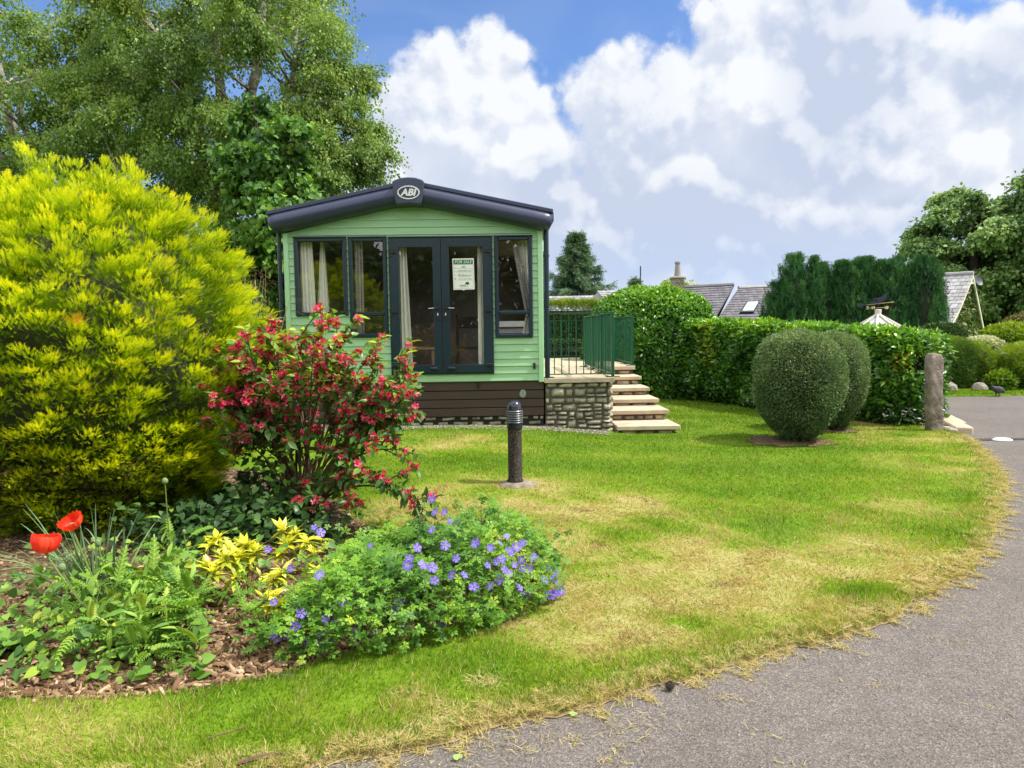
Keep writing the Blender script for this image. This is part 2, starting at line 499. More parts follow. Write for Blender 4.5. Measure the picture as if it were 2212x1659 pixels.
bed_poly = np.array(smooth_poly([(-9, 2.75), (-6, 2.85), (-3.5, 3.0), (-2.115, 3.04), (-1.54, 3.05), (-1.06, 3.18), (-.77, 3.42), (-.4, 3.60), (-.05, 3.86), (.18, 4.15), (.24, 4.5), (.05, 4.98), (-.45, 5.28), (-.9, 5.42), (-1.2, 5.9), (-1.7, 6.9), (-3.5, 8.2), (-9, 8.0)], 1))
dryspots = [(1300, 1095, .45, .8), (1100, 1120, .6, .55), (1000, 1075, .5, .5), (960, 975, .45, .8), (1450, 1290, .42, 1.0), (1560, 1250, .35, .8), (1250, 1180, .5, .75), (1330, 1330, .22, .5), (1640, 1220, .45, .8), (1750, 1235, .3, .9), (1800, 1185, .5, .35),
            (1290, 1260, .35, .6), (1960, 1180, .42, .85), (1900, 1230, .25, .45), (2030, 1080, .45, .7), (2060, 990, .45, .8), (1990, 935, .55, .9), (1880, 905, .4, .75), (2090, 1040, .3, .5), (920, 1110, .35, .7), (880, 1150, .25, .8),
            (1110, 1055, .28, .8), (1500, 1190, .5, .3), (1150, 1290, .35, .45), (20, 1540, .35, .55), (250, 1520, .12, .5), (1010, 1480, .2, .35), (830, 1560, .2, .3)]
dryc = [(D(x, y, .1), r, w) for x, y, r, w in dryspots]
def dryness(P):
    P = np.asarray(P, float)
    s = np.zeros(len(P))
    wv = np.stack([wnoise(P, 2.3, 3), wnoise(P[:, ::-1]+3, 2.1, 3)], 1)*.22
    for c, r, w in dryc:
        d2 = (((P+wv)-np.array([c.x, c.y]))**2*np.array([.7, 1.2])).sum(1)/(r*r)
        s = s + (1-s)*.80*w*np.exp(-d2*.42)
    fine = wnoise(P+7, 6.5, 4)
    s = s*(1+.75*fine) + .15*wnoise(P, 2.6, 4) + .10*fine
    d = seg_dist(P, roadline)
    s = np.maximum(s, .42*np.exp(-(d/.12)**2)*(P[:, 1] < 11)*(1+.9*fine))
    band = .05*np.sin(P[:, 1]*5.5+.8*np.sin(P[:, 0]*.6))
    return np.clip(.30 + .56*np.clip(s, -.25, 1) + band, 0.02, .80)

# far ground and road
g = MB(); g.add([(-400, -200, -.035), (400, -200, -.035), (400, 700, -.035), (-400, 700, -.035)], [(0, 1, 2, 3)])
tag(g.build('ground', m_far), kind='structure')
road_far = D(2130, 856, 0).y
g = MB(); g.add([(-40, -14, 0), (40, -14, 0), (40, road_far, 0), (3.0, road_far, 0), (3.0, 9.0, 0), (-40, 9.0, 0)], [(0, 1, 2, 3, 4, 5)])
tag(g.build('road', m_asphalt), kind='structure')
# verge beyond the road
vg = MB()
nn = 60
vv = []
for i in range(nn+1):
    x = 3.2+30*i/nn
    for k, (yy, zz) in enumerate([(road_far-.02, .005), (road_far+.06, .06), (road_far+1.2, .09), (40, .12)]):
        vv.append((x, yy+.03*math.sin(x*7)*(k < 2), zz))
vg.add(vv, [(i*4+k, (i+1)*4+k, (i+1)*4+k+1, i*4+k+1) for i in range(nn) for k in range(3)], .30)
tag(vg.build('verge', m_lawn), kind='structure')

# lawn sheet
pts = [tuple(p) for p in lawn_poly]
nb = len(pts)
gx = []
for (x0, x1, y0, y1, st) in [(-3.2, 7.2, 1.6, 11.5, .11), (-14, 7.2, 0, 20, .5), (-45, 4, 20, 60, 3)]:
    X, Y = np.meshgrid(np.arange(x0, x1, st), np.arange(y0, y1, st))
    Q = np.stack([X.ravel(), Y.ravel()], 1) + rng.uniform(-.2, .2, (X.size, 2))*st
    if st == .5: Q = Q[~((Q[:, 0] > -3.2) & (Q[:, 1] > 1.6) & (Q[:, 1] < 11.5))]
    gx.append(Q)
Q = np.concatenate(gx)
Q = Q[inside(Q, lawn_poly)]
Q = Q[seg_dist(Q, roadline) > .09]
allp = [Vector(p) for p in pts] + [Vector((float(a), float(b))) for a, b in Q]
vo, eo, fo, _a, _b, _c = delaunay_2d_cdt(allp, [], [list(range(nb))], 1, 1e-5)
P2 = np.array([(v.x, v.y) for v in vo])
z = lawn_z(P2)
dd = seg_dist(P2, roadline)
isb = np.zeros(len(P2), bool); isb[:nb] = True
z = np.where(isb & (dd < .15), .004, z)
# shallow spade-cut edge round the bed
db = seg_dist(P2, np.vstack([bed_poly, bed_poly[:1]]))
ib = inside(P2, bed_poly)
z = np.where(ib, z-.035, z)
np_mesh('lawn', m_lawn, np.column_stack([P2, z]), np.array([f for f in fo if len(f) == 3]), np.where(isb & (dd < .15), .92, np.where(dd < .16, .78, np.minimum(.30+(dryness(P2)-.30)*.80, .74))), smooth=True)
tag(bpy.data.objects['lawn'], kind='structure')

def in_build(P):                       # footprints without grass
    x, y = P[:, 0], P[:, 1]
    cab = (x > -3.1) & (x < .75) & (y > 10.15)
    dk = (x > .68) & (x < 1.7) & (y > 10.3)
    st = (x > 1.6) & (x < 2.66) & (y > 10.25)
    return cab | dk | st

# bark-mulch bed sheet
X, Y = np.meshgrid(np.arange(-9, .6, .09), np.arange(2.6, 8.3, .09))
Q = np.stack([X.ravel(), Y.ravel()], 1); Q = Q[inside(Q, bed_poly)]
nb = len(bed_poly)
vo, eo, fo, *_r = delaunay_2d_cdt([Vector(p) for p in bed_poly.tolist()] + [Vector(p) for p in Q.tolist()], [], [list(range(nb))], 1, 1e-5)
P2 = np.array([(v.x, v.y) for v in vo])
zb = lawn_z(P2)-.012+.012*wnoise(P2, 9, 2)
zb = np.where(seg_dist(P2, np.vstack([bed_poly, bed_poly[:1]])) < .02, lawn_z(P2)-.03, zb)
o = np_mesh('flower_bed', m_mulch, np.column_stack([P2, zb]), np.array([f for f in fo if len(f) == 3]), np.full(len(P2), .5), smooth=True)
tag(o, kind='structure')
def bedz(x, y): return lz(x, y)-.012

# mulch chips
def pick(n, x0, x1, y0, y1):
    return np.stack([rng.uniform(x0, x1, n), rng.uniform(y0, y1, n)], 1)
Q = np.concatenate([pick(26000, -3.0, .4, 2.9, 4.4), pick(5000, -4, .3, 4.2, 6.5)])
Q = Q[inside(Q, bed_poly)]
n = len(Q)
chipv = np.array([(-.5, 0, 0), (.5, .05, 0), (.42, 1, .0), (-.35, .92, .05), (-.4, .1, .18), (.4, .1, .2), (.3, .9, .22), (-.3, .85, .2)])
chipf = np.array([(4, 5, 6), (4, 6, 7), (0, 1, 5), (0, 5, 4), (1, 2, 6), (1, 6, 5), (3, 0, 4), (3, 4, 7), (2, 3, 7), (2, 7, 6)])
ang = rng.uniform(0, 2*PI, n)
Lc = rng.uniform(.012, .044, n)*rng.choice([.7, 1, 1, 1.9], n)
U = np.stack([np.cos(ang), np.sin(ang), rng.normal(0, .25, n)], 1)
m_chip = leafM('bark_chips', [(0, (.06, .032, .018)), (.35, (.17, .095, .05)), (.7, (.36, .235, .135)), (1, (.56, .42, .28))], .8, .0, .2)
o = scatter('mulch_chips', m_chip, (chipv, chipf), np.column_stack([Q, lawn_z(Q)-.008]), U, np.stack([rng.normal(0, .35, n), rng.normal(0, .35, n), np.ones(n)], 1), Lc, rng.beta(1.2, 1.7, n), width=Lc*rng.uniform(.08, .32, n))
tag(o, 'scattered brown and straw coloured bark chips covering the flower bed', 'mulch', kind='stuff')

# grass blades
def lawn_points(n, x0, x1, y0, y1):
    Q = pick(n, x0, x1, y0, y1)
    ok = inside(Q, lawn_poly) & ~inside(Q, bed_poly) & ~in_build(Q)
    return Q[ok]
sets = []
for (dens, x0, x1, y0, y1, h, w) in [(15000, -2.6, 3.4, 1.9, 4.2, .030, .0050), (9500, -1.2, 4.9, 4.2, 6.0, .028, .0064), (5600, -1.5, 5.6, 6.0, 8.2, .026, .0075), (3200, -2.2, 7.0, 8.2, 10.4, .027, .010), (1800, 1.6, 7.2, 10.4, 17.5, .03, .015)]:
    Q = lawn_points(int(dens*(x1-x0)*(y1-y0)), x0, x1, y0, y1)
    # only what the view reaches, roughly
    az = Q[:, 0]/Q[:, 1]
    Q = Q[(az > -.82) & (az < .86)]
    sets.append((Q, h, w))
P = np.concatenate([s[0] for s in sets]); H = np.concatenate([np.full(len(s[0]), s[1]) for s in sets]); W = np.concatenate([np.full(len(s[0]), s[2]) for s in sets])
n = len(P)
dr = dryness(P)
tuft = wnoise(P, 16, 3)
keep = rng.uniform(0, 1, n) < np.clip(1.05 - .55*np.clip(dr-.55, 0, 1) + .3*tuft, .25, 1)
P, H, W, dr, tuft = P[keep], H[keep], W[keep], dr[keep], tuft[keep]; n = len(P)
combed = np.stack([wnoise(P, 3, 2), wnoise(P[:, ::-1], 3, 2)], 1)*.6
lean = rng.normal(0, .55, (n, 2)) + combed
lean *= np.where(dr > .55, 2.0, 1.0)[:, None]
U = np.column_stack([lean, np.ones(n)])
H = H*rng.uniform(.5, 1.5, n)*(1+.35*tuft)*np.where(dr > .5, .95, 1)
near_edge = seg_dist(P, roadline) < .3
H = np.where(near_edge, H*1.3, H)
pdry = np.clip((dr-.37)/.36, 0, 1)*.74+.02+.40*np.clip(tuft, -1, 1)*np.clip((dr-.3)/.3, 0, 1)
thatch = np.clip(wnoise(P+3, 11, 4), 0, 1)
sh = np.where(rng.uniform(0, 1, n) < pdry, rng.normal(.74, .11, n)+.32*thatch, np.minimum(dr, .42) + rng.normal(-.03, .12, n) + .07*tuft)
brown = rng.uniform(0, 1, n) < .05
sh = np.where(brown, rng.uniform(.7, 1, n), sh)
o = scatter('grass', m_grass, T_blade(), np.column_stack([P, lawn_z(P)-.004]), U, np.column_stack([rng.normal(size=(n, 2)), np.full(n, .3)]), H, sh, width=W*rng.uniform(.6, 1.3, n))
tag(o, 'short mown green lawn with dry straw coloured patches', 'grass', kind='stuff')

# verge grass across the road
Q = pick(14000, 7.2, 16, road_far-.02, road_far+.9); n = len(Q)
o = scatter('grass', m_grass, T_blade(), np.column_stack([Q, np.full(n, .05)]), np.column_stack([rng.normal(0, .4, (n, 2)), np.ones(n)]), np.column_stack([rng.normal(size=(n, 2)), np.full(n, .3)]), rng.uniform(.03, .07, n), rng.normal(.30, .1, n), width=.02)
tag(o, 'narrow strip of green grass along the far side of the road', 'grass', kind='stuff')

# dry clippings: a ragged line along the tarmac edge plus clumps on lawn and road
el = np.array(edge); seg = np.linalg.norm(np.diff(el, axis=0), axis=1); cum = np.concatenate([[0], np.cumsum(seg)])
def along(t):
    i = np.clip(np.searchsorted(cum, t)-1, 0, len(seg)-1)
    f_ = (t-cum[i])/seg[i]
    p = el[i]+(el[i+1]-el[i])*f_[:, None]; d = (el[i+1]-el[i])/seg[i][:, None]
    return p, np.stack([d[:, 1], -d[:, 0]], 1)
t0 = cum[np.argmin(np.abs(el[:, 0]+2.6)+np.abs(el[:, 1]-2.1))]
n = 26000
t = rng.uniform(t0, cum[-1], n)
p, nn_ = along(t)
wob = .035*np.sin(t*9)+.045*np.sin(t*23+1)+.05*np.sin(t*51)
off = np.abs(rng.normal(0, .040, n)) + wob - .045 + (rng.uniform(0, 1, n) < .06)*rng.exponential(.12, n)
E1 = p+nn_*off[:, None]
cl = []
for (x, y, r, k) in [(1640, 1580, .03, 90), (1050, 1480, .04, 260), (1240, 1590, .03, 160), (1330, 1610, .03, 150), (1560, 1500, .03, 150), (2060, 1380, .035, 130), (1450, 1370, .04, 170), (1900, 1480, .03, 70), (2140, 1520, .03, 60), (1370, 1560, .06, 350), (1280, 1400, .03, 100), (1000, 1560, .05, 260), (1130, 1600, .05, 300), (800, 1620, .05, 300), (950, 1530, .04, 160), (880, 1500, .03, 120), (1710, 1640, .02, 50), (1500, 1400, .05, 200), (1330, 1640, .03, 120), (1620, 1410, .05, 300), (1900, 1320, .05, 240), (2030, 1275, .04, 200), (1800, 1205, .08, 320), (1680, 1195, .1, 300), (1600, 1240, .12, 420), (1480, 1300, .15, 480)]:
    c = D(x, y, .02); k = int(k*(.2 if not inside([(c.x, c.y)], lawn_poly)[0] else .8)); cl.append(rng.normal(0, r, (k, 2))*np.array([1.4, 1])+np.array([c.x, c.y]))
E1 = np.concatenate([E1]+cl); n = len(E1)
il = inside(E1, lawn_poly)
zz = np.where(il, lawn_z(E1)+.008, .004) + rng.uniform(0, .008, n)
ang = rng.uniform(0, 2*PI, n)
o = scatter('dry_clippings', m_grass, T_blade(), np.column_stack([E1, zz]), np.stack([np.cos(ang), np.sin(ang), rng.normal(.12, .3, n)], 1), np.stack([rng.normal(0, .4, n), rng.normal(0, .4, n), np.ones(n)], 1), rng.uniform(.015, .06, n), rng.choice([.66, .76, .82, .88], n)+rng.normal(0, .05, n), width=rng.uniform(.002, .0045, n))
tag(o, 'dry straw coloured grass clippings along the tarmac edge', 'clippings', kind='stuff')

# gravel strip in front of the caravan
g = MB(); g.add([(-3.2, 10.06, lz(-3, 10)-.012), (.72, 10.06, lz(.7, 10)-.012), (.72, 10.75, .215), (-3.2, 10.75, .215)], [(0, 1, 2, 3)])
tag(g.build('gravel_strip', m_gravelbed), kind='structure')
Q = pick(5200, -3.1, 1.6, 10.02, 10.62); Q = Q[~((Q[:, 0] > .7) & (Q[:, 1] > 10.38))]; n = len(Q)
peb = np.array([(1, 0, 0), (0, 1, 0), (-1, 0, 0), (0, -1, 0), (0, 0, .8), (0, 0, -.5)])*.5
pf = np.array([(0, 1, 4), (1, 2, 4), (2, 3, 4), (3, 0, 4), (1, 0, 5), (2, 1, 5), (3, 2, 5), (0, 3, 5)])
m_peb = leafM('pebbles', [(0, (.07, .06, .05)), (.5, (.22, .19, .155)), (1, (.42, .38, .32))], .8, 0, .3)
zz = np.where(Q[:, 0] < .72, lawn_z(np.column_stack([Q[:, 0], np.full(n, 10.06)]))-.003, lawn_z(Q)+.005)
o = scatter('gravel', m_peb, (peb, pf), np.column_stack([Q, zz]), rdir(n), rdir(n), rng.uniform(.018, .036, n), rng.uniform(0, 1, n))
tag(o, 'pale grey and buff gravel strip below the stone plinth', 'gravel', kind='stuff')

# ------------------------------------------------------------------ rubble stone walling
def stones(mb, o, ux, un, W, Hh, rows, wr=(.10, .26), depth=.06, joint=.014, seed=1):
    """random rubble on a rectangle: o = lower left corner, ux = along, un = outward"""
    r = random.Random(seed); o = Vector(o); ux = Vector(ux).normalized(); un = Vector(un).normalized(); uz = Vector((0, 0, 1))
    zc = 0.0; hs = []
    while zc < Hh-.02:
        h = r.uniform(*rows)
        if zc+h > Hh-rows[0]*.6: h = Hh-zc
        hs.append((zc, h)); zc += h
    for (z0, h) in hs:
        x = -r.uniform(0, .08)
        while x < W-.02:
            w = r.uniform(*wr)
            a0, a1 = max(0, x), min(W, x+w)
            if W-a1 < wr[0]*.5: a1 = W
            x = a1 if a1 == W else x+w
            if a1-a0 < .03: continue
            parts = [(z0, h)]
            if h > .10 and r.random() < .45:
                c = r.uniform(.35, .65); parts = [(z0, h*c), (z0+h*c, h*(1-c))]
            for (b0, bh) in parts:
                cx, cz = (a0+a1)/2, b0+bh/2; hw, hh = (a1-a0)/2-joint/2, bh/2-joint/2
                tilt = r.uniform(-.16, .16); nx, nz = 5, 4
                cor = [[(r.uniform(-.22, .16)*hw, r.uniform(-.26, .22)*hh) for _ in range(2)] for _ in range(2)]
                d0 = depth*r.uniform(.55, 1.05); sl = r.uniform(-.25, .25); sv = r.uniform(-.25, .25)
                vs = []; fs = []
                for j in range(nz+1):
                    for i in range(nx+1):
                        s_, t_ = i/nx, j/nz
                        e = min(s_, 1-s_)*2*hw; f_ = min(t_, 1-t_)*2*hh
                        k = min(1.0, min(e, f_)/.012)
                        ex = sum(cor[a][b][0]*(s_ if a else 1-s_)*(t_ if b else 1-t_) for a in (0, 1) for b in (0, 1))
                        ez = sum(cor[a][b][1]*(s_ if a else 1-s_)*(t_ if b else 1-t_) for a in (0, 1) for b in (0, 1))
                        px = (2*s_-1)*(hw+ex); pz = (2*t_-1)*(hh+ez)
                        qx = px - pz*tilt; qz = pz + px*tilt*.5
                        dpt = -.03 if (i in (0, nx) or j in (0, nz)) else d0*(.70+.30*math.sqrt(k))*(1+sl*(2*s_-1)+sv*(2*t_-1))+r.uniform(-.009, .009)
                        vs.append(o+ux*(cx+qx)+uz*(cz+qz)+un*dpt)
                for j in range(nz):
                    for i in range(nx):
                        a = j*(nx+1)+i; fs.append((a, a+1, a+nx+2, a+nx+1))
                mb.add(vs, fs, r.uniform(0, 1))

# ------------------------------------------------------------------ static caravan
Y0 = 10.4
car = empty('static_caravan', (-1.11, Y0, .2), 'pale green static caravan with dark fascia roof and glazed double doors', 'caravan')
XL, XR_, ZB, ZT, XC, ZA = -2.915, .692, .85, 2.96, -1.16, 3.36
openings = [(-2.77, -2.055, 1.815, 2.888), (-2.014, -1.495, 1.505, 2.884), (-1.454, -.017, .965, 2.88), (.024, .543, 1.475, 2.88)]
def gable(x): return ZT+(ZA-ZT)*max(0, 1-abs(x-XC)/(XR_-XC if x > XC else XC-XL))
mb = MB()
rows = []
zz = ZB; hb = .1035
while zz < ZA: rows.append(zz); zz += hb
zb = sorted(set(rows+[o_[2] for o_ in openings]+[o_[3] for o_ in openings]+[ZT, ZA]))
for z0, z1 in zip(zb[:-1], zb[1:]):
    if z1-z0 < 1e-4: continue
    base = max(r_ for r_ in rows if r_ <= z0+1e-6)
    f0, f1 = (z0-base)/hb, (z1-base)/hb
    def prof(f_): return -.016+.014*min(1, f_*1.0) if f_ > .10 else -.016*(f_/.10)**.5
    spans = [(XL, XR_)]
    zm = (z0+z1)/2
    for (a, b, c, d) in openings:
        if c < zm < d:
            ns = []
            for (s0, s1) in spans:
                if b <= s0 or a >= s1: ns.append((s0, s1)); continue
                if a > s0: ns.append((s0, a))
                if b < s1: ns.append((b, s1))
            spans = ns
    for (s0, s1) in spans:
        fl = [f0] + [q for q in (.02, .06, .10, .5) if f0 < q < f1] + [f1]
        for q0, q1 in zip(fl[:-1], fl[1:]):
            za, zb_ = base+q0*hb, base+q1*hb
            if za >= ZT-1e-6:
                k0 = max(0, (ZA-za)/(ZA-ZT)); k1 = max(0, (ZA-zb_)/(ZA-ZT))
                l0, r_0 = XC+(XL-XC)*k0, XC+(XR_-XC)*k0; l1, r_1 = XC+(XL-XC)*k1, XC+(XR_-XC)*k1
            else: l0 = l1 = s0; r_0 = r_1 = s1
            mb.add([(l0, Y0+prof(q0), za), (r_0, Y0+prof(q0), za), (r_1, Y0+prof(q1), zb_), (l1, Y0+prof(q1), zb_)], [(0, 1, 2, 3)])
mb.build('front_wall', m_green, car)
mb = MB()
YE = Y0+11.6
SWY = [(Y0+.35, Y0+1.45), (Y0+1.75, Y0+2.85)]; SWZ = (1.4725, 2.7145)  # unseen side openings, added so sun brightens the interior and curtains
for x in (XL, XR_):
    z_ = ZB
    while z_ < ZT-.01:
        z1 = min(z_+hb, ZT); s_ = -1 if x == XL else 1
        ys_ = [Y0+.02, YE]
        if x == XR_ and SWZ[0]-.01 < (z_+z1)/2 < SWZ[1]: ys_ = [Y0+.02, SWY[0][0], SWY[0][1], SWY[1][0], SWY[1][1], YE]
        for ya, yb_ in zip(ys_[::2], ys_[1::2]):
            mb.add([(x+s_*.016, ya, z_), (x+s_*.016, yb_, z_), (x+s_*.002, yb_, z1), (x+s_*.002, ya, z1)], [(0, 1, 2, 3)])
        z_ = z1
mb.add([(XL, YE, ZB), (XR_, YE, ZB), (XR_, YE, ZT), (XC, YE, ZA), (XL, YE, ZT)], [(0, 1, 2, 3, 4)])
mb.build('side_wall', m_green, car)
# interior shell
mb = MB()
yi = Y0+3.4
mb.add([(XL+.05, yi, ZB), (XR_-.05, yi, ZB), (XR_-.05, yi, 2.9), (XL+.05, yi, 2.9)], [(0, 1, 2, 3)])
mb.add([(XL+.05, Y0+.08, ZB), (XL+.05, yi, ZB), (XL+.05, yi, 2.9), (XL+.05, Y0+.08, 2.9)], [(0, 1, 2, 3)])
for (ya, yb_, za, zb_) in [(Y0+.08, yi, ZB, SWZ[0]), (Y0+.08, yi, SWZ[1], 2.9), (Y0+.08, SWY[0][0], *SWZ), (SWY[0][1], SWY[1][0], *SWZ), (SWY[1][1], yi, *SWZ)]:
    mb.add([(XR_-.05, ya, za), (XR_-.05, yb_, za), (XR_-.05, yb_, zb_), (XR_-.05, ya, zb_)], [(3, 2, 1, 0)])
mb.add([(XL+.05, Y0+.08, 2.9), (XR_-.05, Y0+.08, 2.9), (XR_-.05, yi, 2.9), (XL+.05, yi, 2.9)], [(0, 1, 2, 3)])
for x0, x1 in [(XL+.05, -2.77), (-2.055, -2.014), (-1.495, -1.454), (-.017, .024), (.543, XR_-.05)]:
    mb.box(x0, x1, Y0+.03, Y0+.075, ZB+.02, 2.9)
mb.box(XL+.05, -1.454, Y0+.03, Y0+.075, ZB+.02, 1.50); mb.box(.024, .543, Y0+.03, Y0+.075, ZB+.02, 1.47); mb.box(-2.77, -2.055, Y0+.031, Y0+.074, 1.50, 1.81)
mb.build('interior_wall', m_int, car)
mb = MB(); mb.box(XL+.06, XR_-.06, Y0+.03, yi, ZB-.06, ZB); mb.build('interior_floor', m_intfl, car)
# corner trims
for x0, x1 in ((XL-.008, XL+.062), (XR_-.068, XR_+.008)):
    mb = MB(); mb.box(x0, x1, Y0-.03, Y0+.05, ZB-.02, ZT+.01, bev=.008); mb.build('corner_trim', m_trim, car)
# roof
mb = MB()
zr = 3.60; ze = 3.20
for sx, xe in ((-1, XL-.16), (1, XR_+.16)):
    mb.prism([(XC, Y0-.1, zr), (xe, Y0-.1, ze), (xe, Y0-.1, ze-.12), (XC, Y0-.1, zr-.14)], (0, 11.9, 0))
mb.build('roof', m_fascia, car)
# fascia: bull-nosed sweep on each slope
def fasc(xa, za, xb, zb_):
    prof = [(.32, .015), (.02, .015), (0, .005), (0, -.035), (.022, -.042), (.022, -.055), (-.005, -.062), (-.035, -.10), (-.048, -.15), (-.042, -.20), (-.012, -.245), (.05, -.275), (.13, -.285), (.30, -.285)]
    mb = MB(); vs = []; S = [0, .15, .3, .5, .7, .85, .93, .965, .985, .996, 1.0]
    for s_ in S:
        x = xa+(xb-xa)*s_; z_ = za+(zb_-za)*s_
        e = max(0, (s_-.93)/.07); sq = math.sqrt(max(0, 1-e*e))
        for (yy, dz) in prof:
            zc = -.04
            d2 = dz if dz > zc else zc+(dz-zc)*(.25+.75*sq)
            y2 = yy if dz > zc else .12+(yy-.12)*(.35+.65*sq)
            vs.append((x, Y0-.24+y2, z_+d2))
    n = len(prof)
    fs = [(i*n+k, i*n+k+1, (i+1)*n+k+1, (i+1)*n+k) for i in range(len(S)-1) for k in range(n-1)]
    fs.append(tuple((len(S)-1)*n+k for k in range(n)))
    mb.add(vs, fs)
    o = mb.build('roof_fascia', m_fascia, car, smooth=True)
    md = o.modifiers.new('edge', 'EDGE_SPLIT'); md.split_angle = math.radians(38)
    return o
sc_ = (Y0-.24)/Y0
def sc(x, z_): return x*sc_, EYE+(z_-EYE)*sc_
xa, za = sc(-1.16, 3.672); xl, zl = sc(-3.153, 3.262); xr, zr2 = sc(.853, 3.252)
fasc(xa-.12, za-.022, xl, zl); fasc(xa+.12, za-.022, xr, zr2)
# crown cap with badge
mb = MB()
pl, pr = -1.385*sc_, -.935*sc_
zt = EYE+(3.672-EYE)*sc_; zbm = EYE+(3.335-EYE)*sc_
outl = [(pl, zt-.035), (pl+.02, zt-.005), (xa-.10, zt+.028), (xa, zt+.036), (xa+.10, zt+.028), (pr-.02, zt-.005), (pr, zt-.035), (pr-.035, zbm+.06), (pr-.05, zbm-.002), (xa, zbm+.012), (pl+.05, zbm-.002), (pl+.035, zbm+.06)]
mb.prism([(x, Y0-.315, z_) for x, z_ in outl], (0, .34, 0))
cap = mb.build('fascia_cap', m_fascia, car)
bv = cap.modifiers.new('bev', 'BEVEL'); bv.width = .018; bv.segments = 3
bx, bz = -1.16*sc_+.002, EYE+(3.512-EYE)*(Y0-.33)/Y0
mb = MB(); n = 48
ri = []; 
for k in range(n):
    th = 2*PI*k/n
    for (a, b, y_) in ((.152, .093, 0), (.148, .089, -.008), (.137, .078, -.008), (.133, .074, 0)):
        ri.append((bx+a*math.cos(th), Y0-.320+y_, bz+b*math.sin(th)))
mb.add(ri, [(k*4+j, k*4+j+1, ((k+1) % n)*4+j+1, ((k+1) % n)*4+j) for k in range(n) for j in range(3)])
mb.build('badge_ring', m_silver, cap)
def text_mesh(name, txt, size, mat, parent, org, loc, rot=(PI/2, 0, 0), shear=0.0, off=0.0, ext=.002, sx=1.0, align='CENTER'):
    cu_ = bpy.data.curves.new(name, 'FONT'); cu_.body = txt; cu_.size = size; cu_.shear = shear; cu_.offset = off; cu_.extrude = ext
    cu_.align_x = align; cu_.align_y = 'CENTER'; cu_.resolution_u = 3
    t = bpy.data.objects.new('tmp_text', cu_); col.objects.link(t)
    dg = bpy.context.evaluated_depsgraph_get()
    me = bpy.data.meshes.new_from_object(t.evaluated_get(dg))
    bpy.data.objects.remove(t, do_unlink=True)
    from mathutils import Euler
    me.transform(Matrix.Diagonal((sx, 1, 1, 1))); me.transform(Euler(rot).to_matrix().to_4x4())
    me.materials.clear(); me.materials.append(mat); me.name = name
    me.transform(Matrix.Translation(Vector(loc)-Vector(org)))
    return link(name, me, parent, Vector(org))
text_mesh('badge_lettering', 'ABI', .125, m_silver, cap, ORG[cap], (bx-.004, Y0-.321, bz-.002), shear=.25, off=.005, ext=.006, sx=1.05)

# windows
def frame(mb, a, b, c, d, w, y0, y1, wb=None, bev=.012):
    wb = w if wb is None else wb
    mb.box(a, a+w, y0, y1, c, d, bev=bev); mb.box(b-w, b, y0, y1, c, d, bev=bev)
    mb.box(a+w-.003, b-w+.003, y0+.0015, y1, d-w, d-.0015, bev=bev); mb.box(a+w-.003, b-w+.003, y0+.0015, y1, c+.0015, c+wb, bev=bev)
def pane(a, b, c, d, y, parent):
    mb = MB(); mb.add([(a, y, c), (b, y, c), (b, y, d), (a, y, d)], [(0, 1, 2, 3)])
    mb.build('pane', m_glass, parent)
for (a, b, c, d), tr in ((openings[0], None), (openings[1], 1.828), (openings[3], 1.822)):
    mb = MB(); frame(mb, a-.008, b+.008, c-.008, d+.008, .056, Y0-.048, Y0+.03)
    mb.box(a-.016, b+.016, Y0-.062, Y0-.03, d+.004, d+.020, bev=.004)
    if tr: mb.box(a+.045, b-.045, Y0-.053, Y0+.02, tr-.027, tr+.027, bev=.012)
    wf = mb.build('window', m_frame, car)
    if tr:
        pane(a+.045, b-.045, tr+.024, d-.045, Y0-.012, wf); pane(a+.045, b-.045, c+.045, tr-.024, Y0-.012, wf)
        if a > 0:
            mb = MB(); mb.box(a+.075, a+.085, Y0-.003, Y0+.012, tr+.028, tr+.10); mb.box(a+.075, a+.12, Y0-.004, Y0+.014, tr+.03, tr+.042); mb.build('latch', m_black, wf)
    else: pane(a+.045, b-.045, c+.045, d-.045, Y0-.012, wf)
for ya, yb_ in SWY:  # frames and panes of the added side windows
    mb = MB(); z0, z1 = SWZ; x0, x1 = XR_-.05, XR_+.045; w_ = .055
    mb.box(x0, x1, ya-.008, ya+w_, z0-.008, z1+.008, bev=.01); mb.box(x0, x1, yb_-w_, yb_+.008, z0-.008, z1+.008, bev=.01)
    mb.box(x0, x1-.0015, ya+w_-.003, yb_-w_+.003, z0-.008, z0+w_, bev=.01); mb.box(x0, x1-.0015, ya+w_-.003, yb_-w_+.003, z1-w_, z1+.008, bev=.01)
    wf = mb.build('window', m_frame, car)
    mb = MB(); mb.add([(XR_+.01, ya+.04, z0+.04), (XR_+.01, yb_-.04, z0+.04), (XR_+.01, yb_-.04, z1-.04), (XR_+.01, ya+.04, z1-.04)], [(0, 1, 2, 3)]); mb.build('pane', m_glass, wf)
